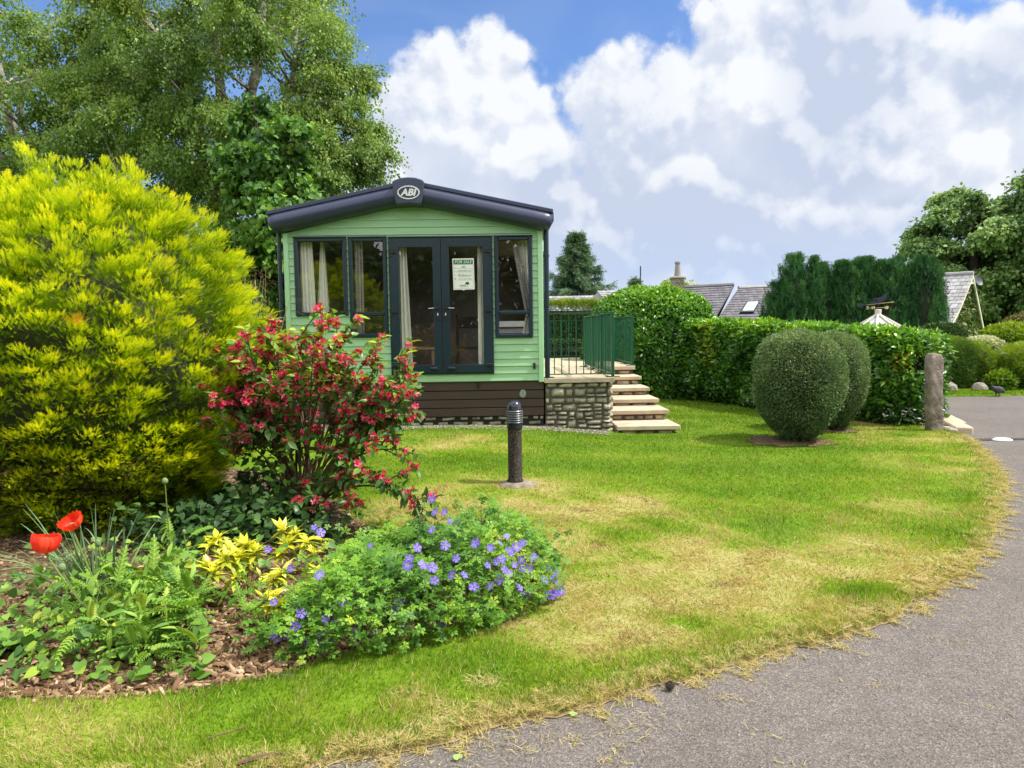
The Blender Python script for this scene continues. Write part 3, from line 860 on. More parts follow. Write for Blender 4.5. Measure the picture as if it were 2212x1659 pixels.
# doors
a, b, c, d = openings[2]; xm = -.733
mb = MB(); frame(mb, a-.008, b+.008, c-.006, d+.006, .035, Y0-.045, Y0+.03, bev=.006)
mb.box(a-.016, b+.016, Y0-.060, Y0-.03, d+.003, d+.018, bev=.004)
mb.build('door_frame', m_frame, car)
for (x0, x1, sg) in ((a+.022, xm-.003, 1), (xm+.003, b-.022, -1)):
    mb = MB()
    w = .112; y0, y1 = Y0-.068, Y0+.015; z0, z1 = c+.02, d-.022
    # mitred rails
    def mit(p, q, r_, s_): mb.prism([(p[0], y0, p[1]), (q[0], y0, q[1]), (r_[0], y0, r_[1]), (s_[0], y0, s_[1])], (0, y1-y0, 0))
    mit((x0, z0), (x0+w, z0+w), (x0+w, z1-w), (x0, z1)); mit((x1, z1), (x1-w, z1-w), (x1-w, z0+w), (x1, z0))
    mit((x0+.001, z1), (x0+w+.001, z1-w), (x1-w-.001, z1-w), (x1-.001, z1)); mit((x1-.001, z0), (x1-w-.001, z0+w), (x0+w+.001, z0+w), (x0+.001, z0))
    leaf = mb.build('door_leaf', m_frame, car)
    bv = leaf.modifiers.new('bev', 'BEVEL'); bv.width = .004; bv.segments = 2
    pane(x0+w-.01, x1-w+.01, z0+w-.01, z1-w+.01, Y0-.03, leaf)
    hx = x1-.052 if sg > 0 else x0+.052
    hz = 1.895
    mb = MB(); mb.box(hx-.017, hx+.017, y0-.012, y0-.001, hz-.17, hz+.09, bev=.006)
    mb.tube([(hx, y0-.01, hz), (hx, y0-.05, hz), (hx-sg*.03, y0-.062, hz), (hx-sg*.13, y0-.06, hz-.004)], .010, 8)
    hd = mb.build('handle', m_black, leaf)
    mb = MB(); mb.tube([(hx-sg*.045, y0-.074, hz), (hx-sg*.125, y0-.072, hz-.004)], .0055, 6); mb.build('handle_highlight', m_silver, leaf)
    mb = MB(); mb.lathe([(0, 0), (.011, .0), (.011, .008), (0, .008)], n=12)
    mb.v = [(hx+p[0], y0-.012-p[2], hz-.085+p[1]*1.9) for p in mb.v]; mb.build('lock_barrel', m_silver, leaf)
    for hz2 in (2.69, 1.86, 1.10):
        hxe = x0+.004 if sg > 0 else x1-.004
        mb = MB(); mb.box(min(hxe-.02, hxe+sg*.075), max(hxe+.02, hxe+sg*.075), y0-.026, y0-.001, hz2-.03, hz2+.012, bev=.008)
        mb.box(hxe-.012, hxe+.012, y0-.02, y0-.001, hz2-.075, hz2-.025, bev=.005)
        mb.build('hinge', m_black, leaf)
    bxm = xm-sg*.125
    mb = MB(); mb.box(bxm-.055, bxm+.055, y0-.045, y0-.001, c+.062, c+.105, bev=.015); mb.box(bxm+sg*.05-.02, bxm+sg*.05+.03, y0-.02, y0-.001, c+.05, c+.12, bev=.006)
    mb.build('door_bolt', m_frame, leaf)
# downpipes
for x, w, nm in ((.752, .036, 1), (-2.99, .03, 0)):
    mb = MB(); mb.tube([(x, Y0+.02, 3.0), (x, Y0+.02, .86)], w, 12)
    for z_ in (2.6, 1.9, 1.2): mb.tube([(x, Y0+.02, z_), (x, Y0+.02, z_+.03)], w+.007, 12)
    mb.build('downpipe', m_frame, car, smooth=False)
# skirting boards
for i in range(4):
    z0 = .352+i*.1235
    mb = MB(); mb.box(XL+.02, XR_+.004, Y0+.02+.002*(i % 2), Y0+.055, z0, z0+.113, bev=.004); mb.build('skirting_board', m_wood_dk, car)
mb = MB(); mb.add([(XL+.02, Y0+.07, .2), (XR_, Y0+.07, .2), (XR_, Y0+.07, .86), (XL+.02, Y0+.07, .86)], [(0, 1, 2, 3)])
for x in (XL+.02, XR_-.0): mb.add([(x, Y0+.07, .15), (x, YE, .15), (x, YE, .86), (x, Y0+.07, .86)], [(0, 1, 2, 3)])
mb.build('underside_panel', m_black, car)
hx, hz = -1.085, .80
mb = MB(); frame(mb, hx-.036, hx+.036, hz-.036, hz+.036, .009, Y0-.03, Y0+.03, bev=0); mb.box(hx-.03, hx+.03, Y0+.0, Y0+.03, hz-.03, hz+.03); mb.build('outlet_box', m_silver, car)
mb = MB(); mb.box(-.255, -.225, Y0-.005, Y0+.019, .755, .84, bev=.006); mb.build('clip', m_black, car)
mb = MB(); mb.box(.545, .58, Y0-.06, Y0-.012, 1.02, 1.11, bev=.010); mb.box(.55, .575, Y0-.075, Y0-.055, 1.035, 1.075, bev=.008); mb.build('outdoor_socket', m_black, car)
# number plaque
m_plq = M('grey_green_plaque', (.24, .29, .24), .5, .1, 10)
mb = MB(); px_, pz_ = .395, .668
mb.prism([(px_+.051*math.cos(PI/8+k*PI/4)*(.9 if k % 2 else 1.0), Y0+.004, pz_+.060*math.sin(PI/8+k*PI/4)) for k in range(8)], (0, .014, 0))
plq = mb.build('number_plaque', m_plq, car)
text_mesh('plaque_number', '1', .085, m_ink, plq, ORG[plq], (px_, Y0+.003, pz_), ext=.001)

# plinth
pln = empty('stone_plinth', (-1.1, Y0+.12, .2), 'low mossy rubble stone plinth under the brown skirting boards', 'plinth')
mb = MB(); stones(mb, (XL, Y0+.10, .20), (1, 0, 0), (0, -1, 0), 3.62, .15, (.07, .09), (.10, .3), .07, .008, 5)
mb.build('stonework', m_mossy, pln, smooth=True)
mb = MB(); mb.box(XL, XR_, Y0+.11, Y0+.4, .12, .345); mb.build('backing', m_mortar, pln)

# sale sign
sg = empty('for_sale_sign', (-.43, Y0-.05, 2.17), 'white card reading FOR SALE with green header hung on the right door glass', 'sign')
SX0, SX1, SZ0, SZ1 = -.572, -.268, 2.150, 2.585
ys = Y0-.040
mb = MB(); mb.prism([(SX0, ys, SZ1), (SX1-.004, ys, SZ1+.003), (SX1+.002, ys, SZ0+.003), (SX0+.008, ys, SZ0)], (0, .004, 0)); mb.build('card', m_paper, sg)
mb = MB(); mb.box(SX0+.014, SX1-.017, ys-.002, ys-.0002, SZ1-.082, SZ1-.016); mb.build('header_band', m_signgreen, sg)
xc = (SX0+SX1)/2
text_mesh('header_lettering', 'FOR SALE', .060, m_white, sg, ORG[sg], (xc-.002, ys-.003, SZ1-.049), shear=.22, ext=.0004, sx=.92)
for (txt, s_, x, z_, al) in (('ABI', .038, xc, 2.468, 'CENTER'), ('Make', .014, SX0+.024, 2.452, 'LEFT'), ('Model', .014, SX0+.024, 2.405, 'LEFT'), ('GRASMERE 2017', .028, xc+.02, 2.413, 'CENTER'), ('Size', .014, SX0+.024, 2.357, 'LEFT'), ('38 x 12', .028, xc-.035, 2.363, 'CENTER'), ('Bedrooms', .014, xc+.045, 2.357, 'CENTER'), ('2', .026, xc+.105, 2.363, 'CENTER'),
                             ('Please Enquire at the', .020, xc+.02, 2.338, 'CENTER'), ('\u00a3', .040, SX0+.028, 2.303, 'LEFT'), ('office for further details', .019, xc+.022, 2.303, 'CENTER')):
    text_mesh('lettering', txt, s_, m_ink, sg, ORG[sg], (x, ys-.001, z_), ext=.0003, align=al, shear=.1)
mb = MB()
for z_ in (2.445, 2.395, 2.348, 2.285): mb.box(SX0+.055, SX1-.024, ys-.0012, ys-.0002, z_, z_+.0022)
for x in (SX0+.017, SX1-.018): mb.box(x, x+.0018, ys-.0012, ys-.0002, SZ0+.016, SZ1-.085)
mb.box(SX0+.017, SX1-.018, ys-.0012, ys-.0002, SZ0+.014, SZ0+.016)
mb.build('ruled_lines', m_ink, sg)
mb = MB()
for (dx, dz, r_) in ((0, 0, .020), (-.016, -.004, .014), (.016, -.004, .014), (.008, .008, .014), (-.008, .008, .013)):
    mb.add([(xc+.052+dx+r_*math.cos(k*PI/6), ys-.0012-abs(dx)*.01-abs(dz)*.02, 2.238+dz+r_*.9*math.sin(k*PI/6)) for k in range(12)], [tuple(range(12))])
mb.build('tree_emblem', m_signgreen, sg)
mb = MB(); mb.box(xc+.050, xc+.054, ys-.0012, ys-.0002, 2.188, 2.222)
for k, (w0, w1) in enumerate(((-.055, .03), (-.055, .03))): mb.box(xc+w0, xc+w1, ys-.0012, ys-.0002, 2.212-.012*k, 2.218-.012*k)
mb.box(xc-.045, xc+.05, ys-.0012, ys-.0002, 2.186, 2.188); mb.build('emblem_text', m_ink, sg)
mb = MB(); mb.prism([(xc-.018, ys, SZ0+.002), (xc+.018, ys, SZ0+.002), (xc, ys, SZ0-.014)], (0, .003, 0)); mb.build('hanging_tab', m_paper, sg)

# curtains and furniture inside
def curtain(label, x0t, x1t, x0b, x1b, z0, z1, y, mat=m_curtain, folds=5, mid=None):
    mb = MB(); nx, nz = 48, 10; vs = []
    for j in range(nz+1):
        t = j/nz; z_ = z1+(z0-z1)*t
        a_, b_ = x0t+(x0b-x0t)*t, x1t+(x1b-x1t)*t
        if mid:
            k = math.exp(-((t-.62)/.22)**2); a_ += (mid-a_)*k*.8
        for i in range(nx+1):
            s_ = i/nx
            vs.append((a_+(b_-a_)*s_, y+.022*math.sin(s_*folds*2*PI+.6*math.sin(t*3))+.008*math.sin(s_*folds*4.7*PI+1), z_))
    mb.add(vs, [(j*(nx+1)+i, j*(nx+1)+i+1, (j+1)*(nx+1)+i+1, (j+1)*(nx+1)+i) for j in range(nz) for i in range(nx)])
    o = mb.build('curtain', mat, smooth=True)
    tag(o, label, 'curtain', 'curtains inside the caravan windows')
    return o
yc = Y0+.13
curtain('cream curtain gathered at the left edge of the leftmost window', -2.74, -2.56, -2.735, -2.53, 1.66, 2.88, yc, folds=4)
curtain('narrow cream curtain hanging in the middle of the leftmost window', -2.47, -2.41, -2.56, -2.36, 1.66, 2.87, yc+.10, folds=3)
curtain('grey checked curtain behind the tall window left of the doors', -1.975, -1.85, -1.97, -1.86, 1.46, 2.89, yc+.02, m_plaid, 3)
curtain('long white curtain at the left side of the left glazed door', -1.345, -1.235, -1.36, -1.17, .93, 2.88, yc, folds=3)
curtain('narrow white curtain at the right side of the right glazed door', -.225, -.10, -.235, -.08, .93, 2.88, yc, folds=2)
curtain('cream curtain tied back at the right of the rightmost window', .33, .56, .40, .56, 1.42, 2.88, yc+.05, folds=4, mid=.52)
curtain('grey checked tieback curtain beside the cream curtain in rightmost window', .26, .36, .46, .545, 1.75, 2.88, yc+.01, m_plaid, 2)
t = empty('side_table', (-1.0, 11.1, ZB), 'pale wooden side table seen through the left glazed door', 'table')
mb = MB(); mb.box(-1.35, -.86, 10.95, 11.35, 1.30, 1.335, bev=.004); mb.build('table_top', m_wood_lt, t)
for x, y in ((-1.33, 10.97), (-.94, 10.97), (-1.33, 11.27), (-.94, 11.27)):
    mb = MB(); mb.box(x, x+.07, y, y+.06, ZB, 1.30); mb.build('leg', m_wood_lt, t)
t = empty('radiator', (.3, 11.6, ZB), 'white slatted shelf unit low behind the rightmost window', 'shelf')
mb = MB(); mb.box(.06, .60, 11.62, 11.66, ZB, 1.72); mb.build('back_panel', m_white, t)
mb = MB()
for k in range(7): mb.box(.06, .60, 11.56, 11.615, 1.0+k*.1, 1.03+k*.1)
mb.build('slats', m_wood_dk, t)
ch = empty('dining_chair', (-.45, 11.8, ZB), 'dark wooden chair seen through the right glazed door', 'chair')
mb = MB(); mb.box(-.62, -.20, 11.6, 12.0, 1.28, 1.32, bev=.01); mb.build('seat', m_wood_dk, ch)
mb = MB(); mb.box(-.62, -.20, 11.98, 12.02, 1.62, 1.80, bev=.01); mb.build('backrest', m_wood_dk, ch)
for x in (-.62, -.24):
    for y, zt_ in ((11.6, 1.28), (11.98, 1.84)):
        mb = MB(); mb.box(x, x+.04, y+.001, y+.041, ZB, zt_); mb.build('leg', m_wood_dk, ch)

# ------------------------------------------------------------------ terrace, steps, railings
ter = empty('stone_terrace', (1.7, 14, .1), 'raised rubble stone terrace with sandstone paving and six steps', 'terrace')
DX0, DX1, DZ = .70, 1.70, .885
SXR = 2.622
mb = MB()
stones(mb, (DX0+.02, Y0+.045, .06), (1, 0, 0), (0, -1, 0), .95, .755, (.075, .15), (.09, .24), .05, .006, 21)
stones(mb, (DX1-.035, Y0+.045, .06), (0, 1, 0), (1, 0, 0), 3.2, .755, (.08, .15), (.1, .26), .04, .008, 22)
mb.build('stone_wall', m_stone, ter, smooth=True)
mb = MB(); mb.box(DX0+.02, DX1-.045, Y0+.06, 18.2, .0, .80); mb.box(DX1-.04, SXR-.05, 13.66, 18.2, .0, .80); mb.build('wall_core', m_mortar, ter)
mb = MB(); r_ = random.Random(4)
yy = Y0-.02
def flags(x0, x1, y0, y1):
    y = y0
    while y < y1-.01:
        h = min(r_.choice([.45, .6, .6, .9]), y1-y)
        if y1-(y+h) < .2: h = y1-y
        x = x0
        while x < x1-.01:
            w = min(r_.choice([.45, .6, .9]), x1-x)
            if x1-(x+w) < .2: w = x1-x
            mb.box(x+.004, x+w-.004, y+.004, y+h-.004, DZ-.070, DZ+r_.uniform(-.002, .002), r_.random(), bev=.006)
            x += w
        y += h
flags(DX0, DX1+.012, Y0-.02, 13.56); flags(DX0, SXR, 13.56, 18.25)
mb.build('paving', m_flag, ter)
mb = MB(); mb.box(DX0+.004, DX1+.004, Y0-.026, Y0-.018, DZ-.070, DZ-.006, bev=.002); mb.build('coping_edge', m_flag_edge, ter)
steps = [(12.99, .727), (12.31, .578), (11.62, .448), (10.95, .340), (10.30, .187)]
yb = 13.60
rseed = 40
mb = MB(); stones(mb, (DX1+.01, 13.66, DZ-.17), (1, 0, 0), (0, -1, 0), SXR-DX1-.06, .10, (.09, .12), (.10, .3), .05, .006, 39); mb.build('step_riser', m_stone_w, ter, smooth=True)
for i, (yf, zt_) in enumerate(steps):
    mb = MB()
    xr_ = SXR+.004*i
    mb.box(DX1+.015+.004*i, xr_, yf, yb+.10, zt_-.062, zt_, .4+.1*(i % 3), bev=.007); mb.build('step_tread', m_flag, ter)
    zl_ = steps[i+1][1] if i < 4 else .04
    mb = MB(); stones(mb, (DX1+.01, yf+.085, zl_-.01), (1, 0, 0), (0, -1, 0), xr_-DX1-.07, zt_-.062-zl_+.008, (.06, .09), (.10, .30), .05, .006, 41+i)
    stones(mb, (xr_-.075, yf+.06, zl_-.10), (0, 1, 0), (1, 0, 0), yb-yf, zt_-.062-zl_+.10, (.06, .10), (.10, .28), .04, .012, 61+i)
    mb.build('step_riser', m_stone_w, ter, smooth=True)
    mb = MB(); mb.box(DX1+.02, xr_-.078, yf+.09, yb+.3, 0, zt_-.064); mb.build('step_core', m_mortar, ter)
    yb = yf

def railing(label, p0, p1, nbal, posts, z0, z1, wide=None):
    p0 = Vector((*p0, z0)); p1 = Vector((*p1, z0)); d = (p1-p0); Ln = d.length; d.normalize()
    t = empty('railing', (p0+p1)/2, label, 'railing', 'green railings round the terrace')
    h = z1-z0
    alongx = abs(d.x) > abs(d.y)
    def bx(mb, c, w, zz0, zz1, bev=.003): mb.box(c.x-w/2, c.x+w/2, c.y-w/2, c.y+w/2, zz0, zz1, bev=bev)
    for k, s_ in enumerate(posts):
        c = p0+d*(s_*Ln); w = .042 if not (wide and k == 0) else wide
        mb = MB(); bx(mb, c, w, z0+.002, z1+.004)
        if alongx: mb.box(c.x-.10, c.x+.10, c.y-.03, c.y+.03, z0+.001, z0+.012)
        else: mb.box(c.x-.11, c.x+.05, c.y-.03, c.y+.03, z0+.001, z0+.012)
        mb.build('post', m_rail, t)
    for (nm, zz) in (('top_rail', z1-.012), ('bottom_rail', z0+.048)):
        mb = MB()
        if alongx: mb.box(p0.x+.02, p1.x-.02, p0.y-.019, p0.y+.019, zz-.007, zz+.007)
        else: mb.box(p0.x-.019, p0.x+.019, p0.y+.02, p1.y-.02, zz-.007, zz+.007)
        mb.build(nm, m_rail, t)
    first = None
    for k in range(nbal):
        s_ = (k+1)/(nbal+1)
        if any(abs(s_-q)*Ln < .03 for q in posts): continue
        c = p0+d*(s_*Ln)
        if first is None:
            mb = MB(); bx(mb, c, .014, z0+.052, z1-.016, 0); first = mb.build('baluster', m_rail, t, org=c); fc = c
        else: dup(first, t, c-fc)
    return t
ZR = DZ+.002
railing('green metal railing along the front edge of the terrace facing the lawn', (.748, Y0+.03), (1.690, Y0+.03), 8, [0, 1], ZR, 1.818, .062)
railing('green metal railing between the terrace and the stone steps', (1.692, Y0+.075), (1.692, 13.55), 24, [.33, .66, 1], ZR, 1.818)
railing('green metal railing at the top of the steps beside the laurel hedge', (2.585, 13.68), (2.585, 17.9), 30, [0, .16, .5, 1], ZR, 1.825)
railing('green metal railing along the back edge of the terrace', (.76, 18.1), (2.55, 18.1), 13, [0, .5, 1], ZR, 1.825)

# ------------------------------------------------------------------ bollard light
BX, BY = .176, 6.78; BZ = lz(BX, BY)
bo = empty('bollard_light', (BX, BY, BZ), 'black dome topped bollard light with louvre rings standing on the lawn', 'bollard light')
mb = MB(); mb.lathe([(.073, 0), (.078, .02), (.066, .035), (.0655, .535), (.0655, .54)], (BX, BY, BZ+.012), 32); mb.build('post', m_postpaint, bo, smooth=True)
mb = MB(); mb.lathe([(.070, .52), (.073, .522), (.073, .575), (.07, .578)], (BX, BY, BZ), 32); mb.build('collar', m_bol_cap, bo)
mb = MB(); mb.lathe([(.052, .57), (.052, .66)], (BX, BY, BZ), 24); mb.build('lamp_core', m_black, bo)
for k in range(6):
    z_ = .578+k*.0205
    mb = MB(); mb.lathe([(.054, z_+.012), (.070, z_+.011), (.079, z_), (.081, z_+.002), (.072, z_+.014), (.054, z_+.016)], (BX, BY, BZ), 32); mb.build('louvre_ring', m_louvre, bo)
mb = MB(); mb.lathe([(.072, .697), (.074, .703)]+[(.072*math.cos(q)**.8, .706+.078*math.sin(q)) for q in np.linspace(0.02, PI/2-.02, 10)], (BX, BY, BZ), 32); mb.build('dome', m_bol_cap, bo, smooth=True)
mb = MB(); n = 26; r_ = random.Random(2)
vs = [(BX+.015, BY-.03, BZ+.022)]
rr = [1+r_.uniform(-.12, .12) for _ in range(n)]
for (k, z_) in ((.55, .020), (.9, .014), (1.0, -.01)):
    for i in range(n): vs.append((BX+.015+.18*k*rr[i]*math.cos(2*PI*i/n), BY-.03+.18*k*rr[i]*math.sin(2*PI*i/n), BZ+z_))
fs = [(0, 1+i, 1+(i+1) % n) for i in range(n)]+[(1+q*n+i, 1+(q+1)*n+i, 1+(q+1)*n+(i+1) % n, 1+q*n+(i+1) % n) for q in range(2) for i in range(n)]
mb.add(vs, fs); mb.build('concrete_base', m_concrete, bo, smooth=True)

# ------------------------------------------------------------------ vegetation
def ellipsoid_core(name, c, r, mat, parent, amp=.08, sub=4, zmin=None):  # dark filler: inner shade of a crown put into a solid
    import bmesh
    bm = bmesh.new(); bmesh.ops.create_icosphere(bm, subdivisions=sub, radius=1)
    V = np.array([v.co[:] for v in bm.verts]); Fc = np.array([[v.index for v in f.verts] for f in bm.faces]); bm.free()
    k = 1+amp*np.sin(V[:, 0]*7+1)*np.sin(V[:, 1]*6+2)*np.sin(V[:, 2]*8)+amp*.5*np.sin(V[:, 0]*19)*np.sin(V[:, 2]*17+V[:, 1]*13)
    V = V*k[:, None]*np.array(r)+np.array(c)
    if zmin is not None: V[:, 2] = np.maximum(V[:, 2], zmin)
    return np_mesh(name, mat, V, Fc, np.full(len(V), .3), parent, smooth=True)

# --- golden conifer
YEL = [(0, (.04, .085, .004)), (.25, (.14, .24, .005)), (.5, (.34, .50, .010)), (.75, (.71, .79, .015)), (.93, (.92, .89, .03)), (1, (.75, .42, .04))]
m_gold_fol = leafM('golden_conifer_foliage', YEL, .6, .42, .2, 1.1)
GX, GY = -3.28, 6.05; GZ = .05
gc = empty('golden_conifer', (GX, GY, GZ), 'large rounded golden yellow conifer beside the caravan', 'conifer')
gh = 2.70
def gprof(t):                          # radius of the egg at height fraction
    return np.interp(t, [0, .06, .14, .25, .40, .55, .70, .82, .92, .97, 1.0], [.55, .76, .94, 1.10, 1.23, 1.25, 1.14, .94, .62, .40, .10])
acc = []
for (n, k, rsc, Lr_, wd0, szr, sh_in, sh_out, pj) in ((1120, 76, .93, (.13, .24), .064, (.036, .062), .28, .56, .10), (420, 60, .74, (.22, .34), .10, (.06, .09), .10, .30, .05)):
    tt = (np.arange(n)+.5)/n
    tz = np.interp(tt, np.linspace(0, 1, 12), [0.03, .10, .18, .26, .35, .44, .53, .62, .71, .80, .89, .985])
    th = np.arange(n)*2.39996+rng.normal(0, .10, n)
    tz = np.clip(tz+rng.normal(0, .012, n), .02, .99)
    rad = gprof(tz)
    dr_ = (gprof(np.clip(tz+.01, 0, 1))-gprof(np.clip(tz-.01, 0, 1)))/(.02*gh)
    out = nrm(np.stack([np.cos(th), np.sin(th), -dr_*.6], 1))
    C = np.stack([GX+np.cos(th)*rad*rsc, GY+np.sin(th)*rad*rsc, GZ+tz*gh*(.98 if rsc > .8 else .90)], 1)
    bulge = .09*np.sin(th*5+tz*9)*np.sin(tz*17+1)+.05*np.sin(th*11-tz*13)
    C += out*(rng.uniform(-pj, pj, n)+bulge)[:, None]
    ax = nrm(out*.85+np.array([.20, -.06, .50])+rng.normal(0, .15, (n, 3)))
    Lp = rng.uniform(*Lr_, n)*np.where(tz < .15, .8, 1)
    s_ = rng.beta(1.5, 1.0, (n, k))*1.1-.10
    lat = rng.normal(0, 1, (n, k, 3)); lat -= ax[:, None]*(lat*ax[:, None]).sum(-1, keepdims=True)
    flat = nrm(np.cross(ax, np.array([0, 0, 1.0]))); nor = np.cross(flat, ax)
    lw = (lat*flat[:, None]).sum(-1); lh = (lat*nor[:, None]).sum(-1)
    wd = wd0*(1-.72*np.clip(s_, 0, 1)**1.4)
    lat = flat[:, None]*(lw*wd*1.25)[..., None]+nor[:, None]*(lh*wd*.6)[..., None]
    P = C[:, None]+ax[:, None]*(s_*Lp[:, None])[..., None]+lat
    U = ax[:, None]+lat/wd0*.55+rng.normal(0, .20, (n, k, 3))+np.array([0, 0, .25])
    Nn = nor[:, None]+rng.normal(0, .5, (n, k, 3))
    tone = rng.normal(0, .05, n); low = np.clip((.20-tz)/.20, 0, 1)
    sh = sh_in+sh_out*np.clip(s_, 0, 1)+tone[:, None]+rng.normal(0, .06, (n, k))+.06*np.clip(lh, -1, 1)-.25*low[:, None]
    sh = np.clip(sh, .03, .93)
    bt = rng.uniform(0, 1, n) < .004
    sh = np.where(bt[:, None] & (s_ > .75) & (rsc > .8), .985, sh)
    sz = rng.uniform(*szr, (n, k))
    q = (P[..., 2] > GZ+.04).ravel()
    acc.append((P.reshape(-1, 3)[q], U.reshape(-1, 3)[q], Nn.reshape(-1, 3)[q], sz.ravel()[q], sh.ravel()[q]))
acc = [np.concatenate([a_[i] for a_ in acc]) for i in range(5)]
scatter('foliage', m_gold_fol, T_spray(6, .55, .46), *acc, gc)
ellipsoid_core('crown_shade_core', (GX, GY, GZ+1.42), (.93, .93, 1.10), M('green_shade_core', (.022, .032, .008), .95, .4, 14, bump=.8, c2=(.05, .06, .012)), gc, .10)  # dark green solid, coloured so gaps between sprays look shaded
# brown dead skirt under the foliage
Q = rdir(5200); Q[:, 2] = -np.abs(Q[:, 2])*.8
P = np.array([GX, GY, GZ+.58])+Q*np.array([.86, .86, .56])*rng.uniform(.75, 1.02, (len(Q), 1))
m_dead = leafM('dead_twigs', [(0, (.035, .02, .012)), (.6, (.11, .06, .035)), (1, (.20, .13, .07))], .9, .1, .1)
P = P[P[:, 2] > GZ]
scatter('dead_twigs', m_dead, T_spray(5), P, nrm(P-np.array([GX, GY, GZ+1.2]))+rng.normal(0, .5, P.shape), rdir(len(P)), rng.uniform(.06, .13, len(P)), rng.uniform(0, 1, len(P)), gc)
mb = MB()
for dx, dy in ((0, 0), (.22, -.12), (-.2, .1), (.1, -.3)):
    mb.tube([(GX+dx, GY+dy, GZ-.05), (GX+dx*1.6, GY+dy*1.6, GZ+.5), (GX+dx*2.2, GY+dy*2.2, GZ+1.4)], [.09, .07, .04], 8)
mb.build('trunk', m_bark, gc, smooth=True)

# --- clipped topiary bushes
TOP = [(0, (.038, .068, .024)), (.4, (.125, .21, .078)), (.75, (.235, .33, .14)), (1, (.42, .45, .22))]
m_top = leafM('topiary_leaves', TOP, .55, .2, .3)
def topiary(x, y, w, z0, z1, label, seed, n=60000):
    b = lz(x, y)
    t = empty('topiary_bush', (x, y, b), label, 'topiary', 'clipped round bushes on the lawn')
    PT = np.array([0, .05, .12, .22, .34, .48, .64, .78, .89, .96, .99, 1.0]); PR = np.array([.36, .48, .64, .82, .94, 1.0, .99, .92, .76, .52, .26, .02])
    tq = np.concatenate([rng.uniform(0, .93, int(n*.78)), 1-.11*rng.uniform(0, 1, n-int(n*.78))**2]); a_ = rng.uniform(0, 2*PI, n)
    d = np.column_stack([np.cos(a_)*np.interp(tq, PT, PR), np.sin(a_)*np.interp(tq, PT, PR), 2*tq-1])
    lump = 1+.032*np.sin(a_*3+seed)*np.sin(tq*8+seed)+.020*np.sin(a_*7+2*seed)*np.sin(tq*19)
    p = d*lump[:, None]*np.array([w/2, w/2, (z1-z0)/2])
    jit = rng.exponential(.024, n)-.05*(rng.uniform(0, 1, n) < .014)
    P = np.array([x, y, (z0+z1)/2])+p*np.column_stack([1-jit/(w/2)]*2+[1-.5*jit/(w/2)])
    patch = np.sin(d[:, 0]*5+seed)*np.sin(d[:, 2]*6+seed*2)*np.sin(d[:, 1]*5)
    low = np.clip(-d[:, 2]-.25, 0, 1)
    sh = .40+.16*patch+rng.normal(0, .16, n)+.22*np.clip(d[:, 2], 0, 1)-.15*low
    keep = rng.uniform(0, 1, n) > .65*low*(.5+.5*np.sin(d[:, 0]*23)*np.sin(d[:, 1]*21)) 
    U = d+rng.normal(0, .75, (n, 3))
    U = nrm(d*np.array([1, 1, .6]))+rng.normal(0, .75, (n, 3))
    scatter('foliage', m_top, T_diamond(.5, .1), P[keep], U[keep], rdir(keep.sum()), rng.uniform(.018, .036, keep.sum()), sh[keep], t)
    ellipsoid_core('shade_core', (x, y, (z0+z1)/2+.05), (w/2*.78, w/2*.78, (z1-z0)/2*.78), m_core, t, .05)
    mb = MB(); r_ = random.Random(seed)
    for q in range(16):
        a = r_.uniform(0, 2*PI); rr_ = r_.uniform(.02, .11); a2 = a+r_.uniform(-.4, .4); R = r_.uniform(.2, .44)*w/1.1
        mb.tube([(x+rr_*math.cos(a), y+rr_*math.sin(a), b-.03), (x+(rr_*.7+R*.35)*math.cos(a2), y+(rr_*.7+R*.35)*math.sin(a2), b+.18), (x+R*math.cos(a2), y+R*math.sin(a2), b+.42)], [.035, .022, .012], 6)
    mb.build('trunk', m_bark, t)
    n = 1500; a = rng.uniform(0, 2*PI, n); rr = rng.uniform(.03, .22*w, n)
    P = np.stack([x+rr*np.cos(a), y+rr*np.sin(a), b+rng.uniform(.02, .30, n)], 1)
    scatter('low_sprigs', m_top, T_spray(5), P, np.stack([np.cos(a), np.sin(a), rng.uniform(-.3, .7, n)], 1)+rng.normal(0, .3, (n, 3)), rdir(n), rng.uniform(.05, .10, n), rng.uniform(0, .55, n), t)
    # brown mulch patch under the bush, set off to the left
    mb = MB(); nn_ = 28; vs = [(x-.08, y-.02, b+.022)]
    r2 = [1+r_.uniform(-.15, .15) for _ in range(nn_)]
    for kk, zz_ in ((.6, .02), (1, .012)):
        for i in range(nn_):
            px, py = x-.10+.52*w*kk*r2[i]*math.cos(2*PI*i/nn_), y-.02+.40*w*kk*r2[i]*math.sin(2*PI*i/nn_)
            vs.append((px, py, lz(px, py)+zz_))
    mb.add(vs, [(0, 1+i, 1+(i+1) % nn_) for i in range(nn_)]+[(1+i, 1+nn_+i, 1+nn_+(i+1) % nn_, 1+(i+1) % nn_) for i in range(nn_)])
    tag(mb.build('ground_patch', m_mulch, smooth=True), kind='structure')
topiary(3.95, 9.40, 1.14, .15, 1.50, 'nearer and wider clipped egg shaped bush standing on the lawn', 3)
topiary(4.93, 10.55, .98, .15, 1.47, 'smaller clipped round bush half hidden behind the nearer topiary', 8, 45000)

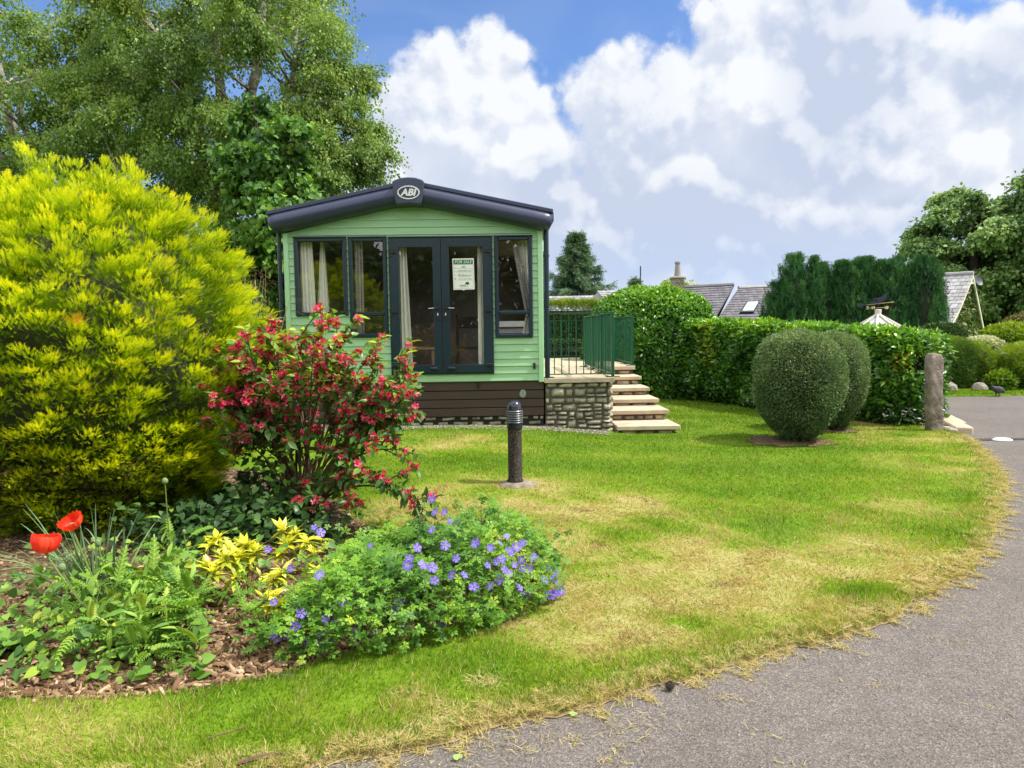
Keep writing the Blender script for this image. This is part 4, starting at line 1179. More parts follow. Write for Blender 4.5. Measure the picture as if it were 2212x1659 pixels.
# --- laurel hedges
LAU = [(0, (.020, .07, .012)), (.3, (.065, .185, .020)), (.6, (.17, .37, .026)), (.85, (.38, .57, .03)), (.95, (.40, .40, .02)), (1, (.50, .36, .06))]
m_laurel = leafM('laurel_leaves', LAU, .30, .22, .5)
def laurel(name, label, path, htop, thick, n, round_end=True, dome=0, yellow=()):
    """path: front foot line, list of (x,y); htop: heights along path"""
    pa = np.array(path, float); sg_ = np.linalg.norm(np.diff(pa, axis=0), axis=1); cm = np.concatenate([[0], np.cumsum(sg_)]); Lt = cm[-1]
    c0 = pa.mean(0)
    t = empty(name, (c0[0], c0[1], .05), label, 'hedge')
    hh = lambda s: np.interp(s, np.linspace(0, Lt, len(htop)), htop)
    def pos(s):
        return np.stack([np.interp(s, cm, pa[:, 0]), np.interp(s, cm, pa[:, 1])], 1)
    d = (pa[-1]-pa[0])/np.linalg.norm(pa[-1]-pa[0]); back = np.array([-d[1], d[0]])
    if back[1] < 0: back = -back
    # surface param: front face, top, ends
    nf = int(n*.62); nt_ = int(n*.30); ne = n-nf-nt_
    def lump(s, z): return .05*np.sin(s*3.1+1)*np.sin(z*4+2)+.04*np.sin(s*7+z*5)+.025*np.sin(s*17+3)*np.sin(z*13)
    s = rng.uniform(0, Lt, nf); u = rng.beta(1.15, .95, nf); H = hh(s)
    z = u*H
    inn = .10*np.clip((z/H-.82)/.18, 0, 1)**2*2+.22*np.clip((.28-z/H)/.28, 0, 1)
    e = np.minimum(s, Lt-s); inn += .35*np.clip((.3-e)/.3, 0, 1)**2
    depth = rng.exponential(.05, nf)+inn+lump(s, z)
    P1 = np.column_stack([pos(s)+back*depth[:, None], z]); N1 = np.column_stack([np.tile(-back, (nf, 1)), np.full(nf, .35)])
    s2 = rng.uniform(0, Lt, nt_); v2 = rng.uniform(0, 1, nt_)*thick
    zt2 = hh(s2)-rng.exponential(.035, nt_)+.03*np.sin(s2*5)*np.sin(v2*6)+.02*np.sin(s2*13)
    e = np.minimum(v2, thick-v2); zt2 -= .10*np.clip((.15-e)/.15, 0, 1)**2
    e = np.minimum(s2, Lt-s2); zt2 -= .3*np.clip((.35-e)/.35, 0, 1)**2
    P2 = np.column_stack([pos(s2)+back*v2[:, None], zt2]); N2 = np.tile(np.array([0, 0, 1.0]), (nt_, 1))
    s3 = np.where(rng.uniform(0, 1, ne) < .5, 0, Lt)+0.0; v3 = rng.uniform(0, 1, ne)*thick; z3 = rng.uniform(.05, 1, ne)*hh(s3)*.97
    sgn = np.where(s3 < .1, 1, -1); inn3 = rng.exponential(.04, ne)+.25*np.abs(v3/thick-.5)**2*4*.5
    P3 = np.column_stack([pos(s3)+back*v3[:, None]+d*(sgn*inn3)[:, None], z3]); N3 = np.column_stack([-d[None]*sgn[:, None], np.full(ne, .3)])
    P = np.concatenate([P1, P2, P3]); Nn = np.concatenate([N1, N2, N3]); m_ = len(P)
    if dome:
        q = np.concatenate([s, s2, s3])
    U = np.column_stack([rng.normal(0, 1, (m_, 2)), rng.normal(.35, .7, m_)])
    U[:nf] += np.column_stack([np.tile(-back*.6, (nf, 1)), np.full(nf, -.1)])
    Nn = Nn+rng.normal(0, .55, (m_, 3))
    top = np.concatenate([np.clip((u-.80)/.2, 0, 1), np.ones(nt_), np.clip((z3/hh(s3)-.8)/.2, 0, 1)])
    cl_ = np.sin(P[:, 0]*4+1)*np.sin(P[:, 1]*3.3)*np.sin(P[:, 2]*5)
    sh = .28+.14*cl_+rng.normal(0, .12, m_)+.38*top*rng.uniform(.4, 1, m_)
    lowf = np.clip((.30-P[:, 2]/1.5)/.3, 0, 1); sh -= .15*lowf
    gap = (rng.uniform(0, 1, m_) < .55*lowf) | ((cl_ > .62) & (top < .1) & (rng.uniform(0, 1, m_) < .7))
    sh = np.where(rng.uniform(0, 1, m_) < .006, .97, sh)
    sh = np.minimum(sh, .88)
    for (yx, yy_, yz, yr) in yellow:
        near = np.linalg.norm(P-np.array([yx, yy_, yz]), axis=1) < yr
        sh = np.where(near & (rng.uniform(0, 1, m_) < .22), rng.uniform(.90, .97, m_), sh)
    k_ = ~gap
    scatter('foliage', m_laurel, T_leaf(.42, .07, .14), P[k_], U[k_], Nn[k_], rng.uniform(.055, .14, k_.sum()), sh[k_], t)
    # dark solid core, shade between the leaves put into one shape
    mb = MB(); ns = 14; vs = []
    for i in range(ns+1):
        ss = .25+(Lt-.5)*i/ns; p = pos(np.array([ss]))[0]; hz_ = float(hh(np.array([ss]))[0])-.22
        w_ = 1.0
        for (dv, z_) in ((.34, .28), (.24, hz_*.55), (.26, hz_*.9), (.36, hz_), (thick-.3, hz_), (thick-.2, .3)):
            vs.append((p[0]+back[0]*dv, p[1]+back[1]*dv, z_))
    mb.add(vs, [(i*6+q, (i+1)*6+q, (i+1)*6+(q+1) % 6, i*6+(q+1) % 6) for i in range(ns) for q in range(6)]+[tuple(range(6)), tuple(range(ns*6+5, ns*6-1, -1))])
    mb.build('shade_core', m_core, t)
    mb = MB(); r_ = random.Random(n)
    for i in range(int(Lt*5)):
        ss = r_.uniform(.1, Lt-.1); p = pos(np.array([ss]))[0]; dv = r_.uniform(.25, thick*.7)
        x, y = p[0]+back[0]*dv, p[1]+back[1]*dv
        mb.tube([(x, y, -.05), (x+r_.uniform(-.1, .1), y+r_.uniform(-.1, .05), .35), (x+r_.uniform(-.25, .25), y+r_.uniform(-.2, .1), .85)], [.028, .02, .012], 5)
    mb.build('stems', m_bark, t)
    return t
laurel('laurel_hedge', 'long low clipped laurel hedge ending at the stone gatepost', [(6.12, 10.82), (5.1, 12.9), (3.9, 15.9)], [1.44, 1.56, 1.66, 1.74], 1.25, 44000, yellow=[(4.35, 14.9, 1.35, .35), (4.4, 14.7, 1.0, .25), (6.2, 11.0, 1.0, .18), (6.1, 11.1, .75, .15)])
def dome_hedge():
    cx, cy = 3.62, 16.9; rx, ry, hz = 1.55, 1.25, 2.42
    t = empty('laurel_hedge', (cx, cy, .05), 'tall rounded laurel bush hedge beside the terrace railings', 'hedge')
    n = 36000
    d = rdir(n); d[:, 2] = np.abs(d[:, 2])
    e = nrm(np.sign(d)*np.abs(d)**.62)
    k_ = (np.abs(d)**3.2).sum(1)**(-1/3.2)
    lump = 1+.03*np.sin(d[:, 0]*9)*np.sin(d[:, 1]*8+1)*np.sin(d[:, 2]*9+2)
    P = np.array([cx, cy, .05])+d*(k_*lump)[:, None]*np.array([rx, ry, hz])*(1-rng.exponential(.03, n))[:, None]
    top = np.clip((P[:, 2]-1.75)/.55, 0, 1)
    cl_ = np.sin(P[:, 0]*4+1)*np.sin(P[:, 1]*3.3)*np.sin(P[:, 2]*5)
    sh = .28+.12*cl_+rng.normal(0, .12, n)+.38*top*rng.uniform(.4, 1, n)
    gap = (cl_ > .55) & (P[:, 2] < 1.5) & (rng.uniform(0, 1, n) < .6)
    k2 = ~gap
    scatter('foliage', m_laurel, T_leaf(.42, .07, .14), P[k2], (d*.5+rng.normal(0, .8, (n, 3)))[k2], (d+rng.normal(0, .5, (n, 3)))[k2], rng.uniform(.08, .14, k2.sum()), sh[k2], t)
    ellipsoid_core('shade_core', (cx, cy, .9), (rx*.88, ry*.88, hz*.55), m_core, t, .05)
dome_hedge()

def box_hedge(name, label, cat, x0, x1, y0, y1, z1, mat, n, leaf, tmpl, base=.05, rnd=.12, sh0=.35, toplift=.3, lumps=.03, z0=.05, group=None, corecol=None):
    t = empty(name, ((x0+x1)/2, (y0+y1)/2, z0), label, cat, group)
    d = rng.uniform(-1, 1, (n, 3)); ax_ = rng.choice(3, n, p=[.22, .43, .35]); sg_ = rng.choice([-1, 1], n)
    d[np.arange(n), ax_] = np.where(ax_ == 2, 1, sg_)
    c = np.array([(x0+x1)/2, (y0+y1)/2, (z0+z1)/2]); h = np.array([(x1-x0)/2, (y1-y0)/2, (z1-z0)/2])
    p = d*h
    q = np.abs(p)-(h-rnd); q2 = np.maximum(q, 0); q2[:, 2] = np.where(p[:, 2] > 0, q2[:, 2], 0)
    ln = np.linalg.norm(q2, axis=1); f_ = np.where(ln > rnd, rnd/np.maximum(ln, 1e-6), 1)
    p = np.where(q2 > 0, np.sign(p)*((h-rnd)+q2*f_[:, None]), p)
    nn_ = nrm(np.where(q2 > 0, np.sign(p)*q2, 0)+1e-4*d)
    p += nn_*(lumps*np.sin(p[:, 0]*4+p[:, 1])*np.sin(p[:, 2]*5+1)+lumps*.6*np.sin(p[:, 0]*11)*np.sin(p[:, 2]*9)-rng.exponential(leaf*.5, n))[:, None]
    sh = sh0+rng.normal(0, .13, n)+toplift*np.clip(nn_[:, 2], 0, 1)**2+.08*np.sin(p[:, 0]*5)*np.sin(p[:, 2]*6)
    scatter('foliage', mat, tmpl, c+p, nn_*.8+rng.normal(0, .6, (n, 3)), nn_+rng.normal(0, .6, (n, 3)), leaf*rng.uniform(.7, 1.3, n), sh, t)
    mb = MB(); i_ = leaf*1.6+lumps+rnd*.45; mb.box(x0+i_, x1-i_, y0+i_, y1-i_, z0, z1-i_, bev=rnd); mb.build('shade_core', m_core, t)  # dark box added inside to block light through the leaves
    return t
CON = [(0, (.012, .04, .006)), (.4, (.04, .115, .010)), (.7, (.12, .23, .014)), (1, (.33, .38, .03))]
m_conhedge = leafM('clipped_conifer', CON, .6, .2, .2)
box_hedge('conifer_hedge', 'tall clipped conifer hedge behind the terrace with a yellow green top', 'hedge', -1.0, 4.2, 20.0, 21.2, 2.36, m_conhedge, 30000, .10, T_spray(4), sh0=.36, toplift=.55)
m_boxh = leafM('box_leaves', [(0, (.008, .022, .006)), (.5, (.025, .065, .014)), (1, (.07, .13, .03))], .5, .15, .3)
box_hedge('box_hedge', 'dark low clipped box hedge directly behind the terrace', 'hedge', .4, 4.0, 18.7, 19.4, 1.30, m_boxh, 12000, .05, T_diamond(.6), sh0=.4, toplift=.3)

# --- stone gatepost and slabs
gp = D(2018, 932, .03)
gpx, gpy = 6.42, 10.5
gpo = empty('stone_gatepost', (gpx, gpy, .0), 'rough grey stone gatepost at the end of the laurel hedge', 'gatepost')
mb = MB(); r_ = random.Random(9); nn_ = 36; nz_ = 40; vs = []
def sq(th_, wx, wy): 
    c_, s2 = math.cos(th_), math.sin(th_); k_ = (abs(c_)**7+abs(s2)**7)**(-1/7); return wx*c_*k_, wy*s2*k_
for j in range(nz_+1):
    z_ = -.1+1.24*j/nz_; top = max(0, (z_-1.05)/.09)
    for i in range(nn_):
        th_ = 2*PI*i/nn_; x, y = sq(th_, .098, .092)
        k_ = (1-.30*min(1, top)**2)*(1+r_.uniform(-.012, .012)+.025*math.sin(z_*9+i*.35)+.02*math.sin(z_*23+i*.9))
        lean = -.02*z_
        vs.append((gpx+x*k_+lean+.01*(z_ < .3), gpy+y*k_, z_+r_.uniform(-.008, .008)))
vs.append((gpx-.02, gpy, 1.155))
mb.add(vs, [(j*nn_+i, j*nn_+(i+1) % nn_, (j+1)*nn_+(i+1) % nn_, (j+1)*nn_+i) for j in range(nz_) for i in range(nn_)]+[(nz_*nn_+i, nz_*nn_+(i+1) % nn_, len(vs)-1) for i in range(nn_)])
m_gp = M('weathered_gatepost', (.085, .066, .050), .9, .4, 6, bump=1.0, bscale=26, c2=(.36, .30, .255))
mb.build('shaft', m_gp, gpo, smooth=False)
for k, (x, y, wx_, wy_, z1, rz_, lab) in enumerate([(6.60, 10.42, .13, .34, .075, -.2, 'small dark kerb stone at the foot of the gatepost'), (6.83, 10.55, .24, .62, .10, -.36, 'nearer flat stone slab beside the gatepost by the road'), (7.17, 11.35, .30, .95, .095, -.36, 'farther flat stone slab beside the gatepost by the road')]):
    mb = MB(); mb.box(-wx_/2, wx_/2, -wy_/2, wy_/2, -.02, z1, bev=.02); o = mb.build('stone_slab', m_flag if k else m_stone, org=(0, 0, 0)); o.location = (x, y, 0); o.rotation_euler = (0, 0, rz_); tag(o, lab, 'slab', 'stone slabs beside the gatepost')
n = 900; Q = pick(n, 6.5, 6.85, 10.7, 11.9)
o = scatter('loose_gravel', m_peb, (peb, pf), np.column_stack([Q, rng.uniform(.02, .07, n)]), rdir(n), rdir(n), rng.uniform(.02, .05, n), rng.uniform(0, .7, n)); tag(o, 'loose gravel heaped between the gatepost and the slabs', 'gravel', kind='stuff')

# white road stud cap and drain
dp = D(2165, 952, 0)
mb = MB(); mb.lathe([(.13, .004), (.125, .018), (.09, .034), (.03, .042)], (0, 0, 0), 20); o = mb.build('white_stone', m_white, org=(0, 0, 0), smooth=True); o.location = (dp.x, dp.y, 0); o.scale = (1, .8, 1); tag(o, 'small white domed marker lying on the road beyond the lawn', 'road marker')
mb = MB(); mb.box(dp.x-.42, dp.x+1.6, dp.y+.02, dp.y+.16, .003, .012, bev=.003)
o = mb.build('drain_channel', M('dark_drain_metal', (.035, .033, .032), .7, .3, 20, bump=.5)); tag(o, 'dark drain channel running across the road', 'drain')

# --- broadleaf trees
def tube_tree(mb, p0, p1, r0_, r1_, bend=.15, n=5, seg=5, seed=0):
    p0, p1 = Vector(p0), Vector(p1); r_ = random.Random(seed); L_ = (p1-p0).length
    off = Vector((r_.uniform(-1, 1), r_.uniform(-1, 1), r_.uniform(-.2, .6)))*bend*L_
    path = [p0.lerp(p1, t)+off*math.sin(PI*t)+Vector((r_.uniform(-1, 1), r_.uniform(-1, 1), 0))*.02*L_*(0 < t < 1) for t in [i/seg for i in range(seg+1)]]
    mb.tube(path, [r0_+(r1_-r0_)*i/seg for i in range(seg+1)], n, r_.random(), cap=False)
def tree(name, label, cat, base, trunks, clumps, leaf, nleaf, mat, bark, tmpl, droop=.4, sh0=.45, shv=.14, twigs=16, group=None, flatten=.7, orient=.5, limb=.05):
    t = empty(name, base, label, cat, group)
    base = Vector(base)
    mb = MB(); nodes = []
    for tr in trunks:
        pts_ = [Vector(p) for p in tr[0]]; mb.tube(pts_, tr[1], 10)
        for a_, b_, ra, rb in zip(pts_[:-1], pts_[1:], tr[1][:-1], tr[1][1:]):
            for q in (0.0, .33, .66): nodes.append((a_.lerp(b_, q), ra+(rb-ra)*q))
        nodes.append((pts_[-1], tr[1][-1]))
    mb.build('trunk', bark, t, smooth=True)
    mb = MB()
    for i, (c, r_) in enumerate(clumps):
        c = Vector(c)
        cand = [nd for nd in nodes if nd[0].z < c.z+.2] or nodes
        nd = min(cand, key=lambda q: (q[0]-c).length+.45*max(0, q[0].z-c.z+.6))
        tube_tree(mb, nd[0], c, min(nd[1]*.55, limb), .008, .12, 5, 5, i)
    mb.build('branches', bark, t)
    C = np.array([c for c, r_ in clumps], float); R = np.array([r_ for c, r_ in clumps], float); nc = len(C)
    per = max(1, int(nleaf/nc/twigs))
    d = rng.normal(size=(nc, twigs, 3)); d[..., 2] = d[..., 2]*.8+.15; d = nrm(d)
    Lw = R[:, None]*rng.uniform(.5, 1.15, (nc, twigs))
    s_ = rng.uniform(.15, 1, (nc, twigs, per))
    P = C[:, None, None]+d[:, :, None]*(Lw[:, :, None]*s_)[..., None]*np.array([1, 1, flatten])
    P[..., 2] -= droop*Lw[:, :, None]*s_**2
    P += rng.normal(0, 1, P.shape)*(.055*R[:, None, None, None]+leaf*.4)
    tone = rng.normal(0, shv*.8, nc)
    sh = sh0+tone[:, None, None]+rng.normal(0, shv, P.shape[:3])+rng.normal(0, shv*.5, (nc, twigs, 1))
    m_ = P.reshape(-1, 3).shape[0]
    U = (d[:, :, None]*.6+rng.normal(0, .6, P.shape)+np.array([0, 0, -.5-droop])).reshape(-1, 3)
    Nn = rng.normal(0, 1, (m_, 3))*(1-orient)+np.array([0, -.15, 1])*orient
    P = P.reshape(-1, 3); ok = P[:, 2] > base.z+.1
    scatter('crown', mat, tmpl, P[ok], U[ok], Nn[ok], (leaf*rng.uniform(.65, 1.35, m_))[ok], sh.ravel()[ok], t)
    return t
def blob_clumps(c, r, n, cr, seed, inner=.35, cond=None):
    r_ = np.random.default_rng(seed); o = []
    while len(o) < n:
        d = r_.normal(size=3); d /= np.linalg.norm(d); k_ = r_.uniform(inner, 1)**.6
        p = np.array(c)+d*k_*np.array(r)
        if cond and not cond(p): continue
        if p[2] < .4: continue
        o.append((tuple(p), cr*r_.uniform(.75, 1.3)))
    return o
BIR = [(0, (.065, .115, .035)), (.35, (.155, .26, .062)), (.65, (.26, .38, .085)), (.9, (.40, .50, .11)), (1, (.52, .54, .13))]
m_birch_l = leafM('birch_leaves', BIR, .45, .42, .4)
def inview(p): return True
bc = blob_clumps((-6.2, 17.2, 8.2), (3.5, 2.6, 3.7), 96, .85, 5) + blob_clumps((-5.2, 16.6, 7.0), (2.7, 2.2, 2.3), 30, .75, 6) + blob_clumps((-3.9, 16.8, 5.3), (1.1, 1.4, 1.3), 9, .6, 61) + blob_clumps((-8.6, 17.5, 6.2), (1.8, 2, 1.6), 12, .7, 62)
tree('birch_tree', 'tall airy birch with several pale leaning trunks behind the golden conifer', 'tree', (-6.4, 17.2, .2),
     [([(-6.4, 17.2, .1), (-6.3, 17.2, 2.5), (-6.15, 17.2, 4.6)], [.30, .24, .20]),
      ([(-6.15, 17.2, 4.4), (-5.75, 17.1, 6.0), (-5.2, 17.0, 7.6), (-4.9, 16.8, 9.6), (-4.7, 16.8, 11)], [.16, .14, .11, .07, .03]),
      ([(-6.2, 17.2, 4.4), (-6.7, 17.3, 6.2), (-7.3, 17.3, 7.9), (-8.2, 17.2, 9.4), (-8.7, 17.2, 11)], [.16, .13, .10, .07, .03]),
      ([(-6.1, 17.2, 4.2), (-5.2, 17.0, 5.8), (-4.4, 16.8, 7.0), (-4.2, 16.6, 8.4)], [.12, .09, .07, .03]),
      ([(-6.25, 17.25, 4.6), (-6.2, 17.4, 7), (-6.3, 17.5, 9), (-6.2, 17.5, 11.5)], [.13, .11, .08, .03]),
      ([(-6.2, 17.2, 3.8), (-7.2, 16.8, 4.6), (-8.2, 16.6, 5.0), (-9.0, 16.5, 4.8)], [.09, .06, .045, .02])],
     bc + blob_clumps((-3.15, 16.6, 6.2), (.8, 1.1, 1.3), 17, .6, 63) + blob_clumps((-5.5, 17.0, 5.0), (3.0, 1.8, .9), 16, .7, 64), .064, 215000, m_birch_l, m_birch, T_diamond(.75, .1), droop=.55, twigs=22, sh0=.46)
bc = blob_clumps((-12.0, 19.5, 8.0), (3.6, 2.8, 4.0), 64, .95, 7) + blob_clumps((-10.6, 19.0, 5.6), (2.4, 2, 1.8), 22, .8, 8) + blob_clumps((-9.3, 18.6, 7.2), (1.8, 1.6, 2.4), 22, .8, 81)
tree('birch_tree', 'darker tall tree with a bare leaning trunk at the left edge', 'tree', (-11.6, 19.5, .2),
     [([(-12.1, 19.5, .1), (-12.0, 19.5, 3), (-12.1, 19.4, 6), (-12.6, 19.4, 9), (-12.4, 19.4, 11.5)], [.26, .21, .17, .10, .03]),
      ([(-12.0, 19.5, 2.6), (-11.2, 19.3, 4.2), (-11.5, 19.2, 5.6), (-11.9, 19.2, 7.4), (-10.9, 19.2, 9.5)], [.15, .12, .10, .08, .03]),
      ([(-9.6, 19.2, 4.4), (-10.5, 19.1, 6.4), (-10.9, 19.0, 7.6)], [.10, .085, .06])],
     bc, .075, 80000, m_birch_l, m_birch, T_diamond(.75, .1), droop=.45, twigs=20, sh0=.42)
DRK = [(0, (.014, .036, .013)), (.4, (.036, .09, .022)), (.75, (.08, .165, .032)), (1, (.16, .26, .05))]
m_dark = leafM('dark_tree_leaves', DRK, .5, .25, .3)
LIM = [(0, (.03, .085, .02)), (.35, (.085, .20, .035)), (.7, (.18, .34, .045)), (.9, (.36, .50, .05)), (1, (.50, .56, .08))]
m_lime = leafM('lime_leaves', LIM, .5, .3, .3)
lc = blob_clumps((-3.95, 13.2, 3.0), (1.0, .9, 1.5), 34, .55, 15) + blob_clumps((-4.15, 13.2, 4.8), (.75, .7, 1.0), 14, .42, 16) + blob_clumps((-3.4, 13.5, 3.6), (.7, .7, .9), 10, .45, 17)
tree('lime_tree', 'young broad leaved tree with fresh green leaves against the caravan', 'tree', (-4.1, 13.2, .2), [([(-4.15, 13.2, .1), (-4.1, 13.2, 2.4), (-4.0, 13.2, 4), (-4.15, 13.2, 5.7)], [.10, .08, .05, .015])], lc, .100, 23000, m_lime, m_bark, T_heart(.85), droop=.35, twigs=14, sh0=.45, shv=.17, limb=.03)
for k, (x, y, rx, rz, zc, lab, sd) in enumerate([(-5.4, 21.5, 2.6, 2.4, 2.6, 'dark shaded tree low behind the birch and the caravan roof', 21), (-9.6, 21.0, 2.8, 2.4, 2.5, 'dark shaded tree low behind the left part of the golden conifer', 22), (-14.2, 22.5, 3.0, 3.0, 3.0, 'dark shaded tree low at the far left edge', 23), (-2.9, 24.0, 1.7, 2.0, 2.5, 'dark shaded tree just left of the caravan gable', 24)]):
    tree('shade_tree', lab, 'tree', (x, y, .2), [([(x, y, 0), (x+.1, y, 1.5), (x, y, 3.2)], [.22, .16, .05])], blob_clumps((x, y, zc), (rx, 1.8, rz), 46, .8, sd), .11, 26000, m_dark, m_bark, T_diamond(.7), droop=.3, sh0=.38, twigs=14)
# tall dry grasses between conifer and caravan
og = empty('ornamental_grass', (-3.3, 10.0, .2), 'tall dry feathery grass stems at the left corner of the caravan', 'grass plant')
mb = MB(); r_ = random.Random(5)
for i in range(34):
    x, y = -3.25+r_.uniform(-.16, .2), 9.9+r_.uniform(-.15, .15); a = r_.uniform(0, 2*PI); l = r_.uniform(.1, .4); h = r_.uniform(1.6, 2.5)
    mb.tube([(x, y, .15), (x+l*.3*math.cos(a), y+l*.3*math.sin(a), h*.6), (x+l*math.cos(a), y+l*math.sin(a), h), (x+l*1.7*math.cos(a), y+l*1.7*math.sin(a), h-.12)], [.004, .0035, .0025, .001], 4, r_.random())
m_straw = leafM('straw_stems', [(0, (.20, .14, .07)), (1, (.42, .33, .18))], .7, .1, .2)
mb.build('stems', m_straw, og)
P = np.stack([rng.normal(-3.25, .22, 900), rng.normal(9.9, .18, 900), rng.uniform(1.5, 2.5, 900)], 1)
scatter('seed_heads', m_straw, T_blade(), P, rng.normal(0, .5, (900, 3))+np.array([0, 0, -.8]), rdir(900), rng.uniform(.02, .05, 900), rng.uniform(0, 1, 900), og, width=.004)

SYC = [(0, (.050, .10, .040)), (.4, (.135, .24, .080)), (.75, (.25, .39, .125)), (1, (.34, .44, .16))]
m_syc = leafM('sycamore_leaves', SYC, .5, .25, .3)
for k, (x, y, r3, zc, ncl, lab, sd, sh_) in enumerate([(31.0, 38, (3.6, 3, 4.4), 5.9, 90, 'tall dark green tree at the right edge behind the cottage gable', 31, .46), (27.0, 41, (3.0, 3, 3.7), 5.6, 70, 'paler layered tree behind the right end of the cypress row', 32, .56), (35.5, 40, (3.6, 3, 5.2), 6.2, 80, 'largest tree cut off by the right edge of the view', 33, .40), (31, 43, (4.5, 2.5, 3.0), 2.9, 40, 'dark undergrowth tree low behind the right hand cottage', 34, .25)]):
    tree('sycamore_tree', lab, 'tree', (x, y, 0), [([(x, y, -.1), (x+.2, y, 3), (x, y, 7), (x+.3, y, zc+r3[2]*.7)], [.35, .28, .18, .05])], blob_clumps((x, y, zc), r3, ncl, 1.15, sd, .5), .20, 95000, m_syc, m_bark, T_diamond(.8), droop=.3, sh0=sh_, twigs=20, flatten=.5, orient=.65)
tree('hedgerow_tree', 'small pale tree showing above the slate roof left of the cypresses', 'tree', (8.9, 36, 0), [([(8.9, 36, 0), (8.9, 36, 4.2)], [.1, .03])], blob_clumps((9.2, 36, 3.3), (.9, .8, .8), 12, .5, 35), .14, 2600, m_birch_l, m_bark, T_diamond(.7), droop=.2, sh0=.6)

# --- spruces
m_spr = leafM('spruce_needles', [(0, (.03, .07, .042)), (.5, (.09, .17, .085)), (1, (.18, .28, .13))], .6, .15, .25)
def spruce(x, y, h, w, label, n, seed, lean=0.0):
    t = empty('spruce_tree', (x, y, 0), label, 'tree')
    mb = MB(); mb.tube([(x, y, 0), (x, y, h*.5), (x+lean, y, h)], [.16, .10, .015], 8); mb.build('trunk', m_bark, t)
    r_ = np.random.default_rng(seed)
    nb_ = 120; u = np.sort(r_.uniform(.05, 1, nb_)**.8); th_ = np.arange(nb_)*2.4+r_.normal(0, .3, nb_)
    Lb = w*(1-u)**1.0*r_.uniform(.55, 1.2, nb_)+.08
    per = n//nb_; s_ = r_.uniform(.05, 1, (nb_, per)); lat_ = r_.normal(0, .12, (nb_, per))*Lb[:, None]*(1-.5*s_)
    cx_ = np.cos(th_)[:, None]; sx_ = np.sin(th_)[:, None]
    P = np.stack([x+lean*u[:, None]+cx_*Lb[:, None]*s_-sx_*lat_, y+sx_*Lb[:, None]*s_+cx_*lat_, h*u[:, None]-.25*Lb[:, None]*s_+.18*Lb[:, None]*s_**3-np.abs(r_.normal(0, .10, s_.shape))], -1).reshape(-1, 3)
    U = np.stack([cx_+0*s_, sx_+0*s_, -.5+0*s_], -1).reshape(-1, 3)+r_.normal(0, .5, P.shape)
    sh = (.35+.35*s_+r_.normal(0, .12, s_.shape)).ravel()
    scatter('crown', m_spr, T_spray(4), P, U, r_.normal(size=P.shape)+np.array([0, 0, 1]), r_.uniform(.22, .42, len(P)), sh, t)
spruce(3.95, 35, 6.3, 3.7, 'blue green spruce standing behind the right side of the caravan', 14000, 3)
spruce(8.1, 42, 4.6, 1.3, 'small dark conifer beside the thin pole on the skyline', 2500, 4)
mb = MB(); mb.tube([(8.30, 41.5, 0), (8.32, 41.5, 5.1)], [.05, .03], 6)
mb.box(8.29, 8.35, 41.47, 41.53, 4.6, 5.15); o = mb.build('aerial_pole', m_bark); tag(o, 'thin dark pole on the skyline above the small conifer', 'pole')

# --- cypress row
m_cyp = leafM('cypress_foliage', [(0, (.010, .040, .016)), (.35, (.032, .11, .034)), (.65, (.075, .20, .052)), (1, (.15, .31, .07))], .6, .18, .2)
def cypress(x, y, w, h, label, seed, n=5200):
    t = empty('cypress_tree', (x, y, 0), label, 'cypress', 'cypresses in the dark row')
    r_ = np.random.default_rng(seed)
    mb = MB(); mb.tube([(x, y, 0), (x, y, h*.8)], [.09, .02], 6); mb.build('trunk', m_bark, t)
    # many upright plumes
    npl = 46; u = r_.uniform(.12, .97, npl); th_ = r_.uniform(0, 2*PI, npl)
    rad_ = w*np.interp(u, [0, .12, .45, .75, .92, 1], [.75, .95, 1, .80, .42, .08])
    c = np.stack([x+np.cos(th_)*rad_*.72, y+np.sin(th_)*rad_*.72, u*h-.25], 1)
    per = n//npl
    s_ = r_.uniform(-.2, 1, (npl, per)); pw = .26*(1-np.clip(s_, 0, 1)**1.5)+.02
    off = r_.normal(0, 1, (npl, per, 3))*pw[..., None]*.55; off[..., 2] *= .4
    P = c[:, None]+off+np.stack([np.cos(th_)[:, None]*.10*s_, np.sin(th_)[:, None]*.10*s_, .75*s_], -1)
    P[..., 2] = np.minimum(P[..., 2], h+.1*r_.random())
    P = P.reshape(-1, 3)
    sh = (.22+.30*s_+r_.normal(0, .10, s_.shape)+r_.normal(0, .06, (npl, 1))).ravel()
    U = r_.normal(0, .35, P.shape)+np.array([0, 0, 1])
    scatter('crown', m_cyp, T_spray(4), P, U, r_.normal(size=P.shape), r_.uniform(.12, .24, len(P)), sh, t)
    ellipsoid_core('crown_shade_core', (x, y, h*.46), (w*.62, w*.62, h*.44), m_core, t, .1, 3)
cy = [(9.35, 24.3, .45, 3.2), (9.80, 24.0, .50, 4.05), (10.45, 24.3, .62, 4.05), (11.15, 24.5, .62, 3.85), (11.8, 24.3, .62, 3.9), (12.45, 24.4, .62, 3.95), (13.05, 24.0, .66, 3.9), (13.65, 24.2, .66, 4.05), (14.05, 23.8, .60, 3.95), (14.42, 24.0, .46, 3.6)]
nm = ['lowest leftmost cypress in the dark row', 'pointed cypress second from the left of the dark row', 'tall pointed cypress third from the left in the row', 'fourth cypress from the left in the dark row', 'fifth cypress from the left behind the weathervane', 'sixth cypress from the left behind the weathervane arrow', 'fourth cypress from the right in the dark row', 'third cypress from the right end of the dark row', 'bulging cypress second from the right end of the row', 'rightmost cypress in the dark row beside the cottage gable']
for k, (x, y, w, h) in enumerate(cy): cypress(x, y, w*1.06, h-.32, nm[k], 70+k, 7000)

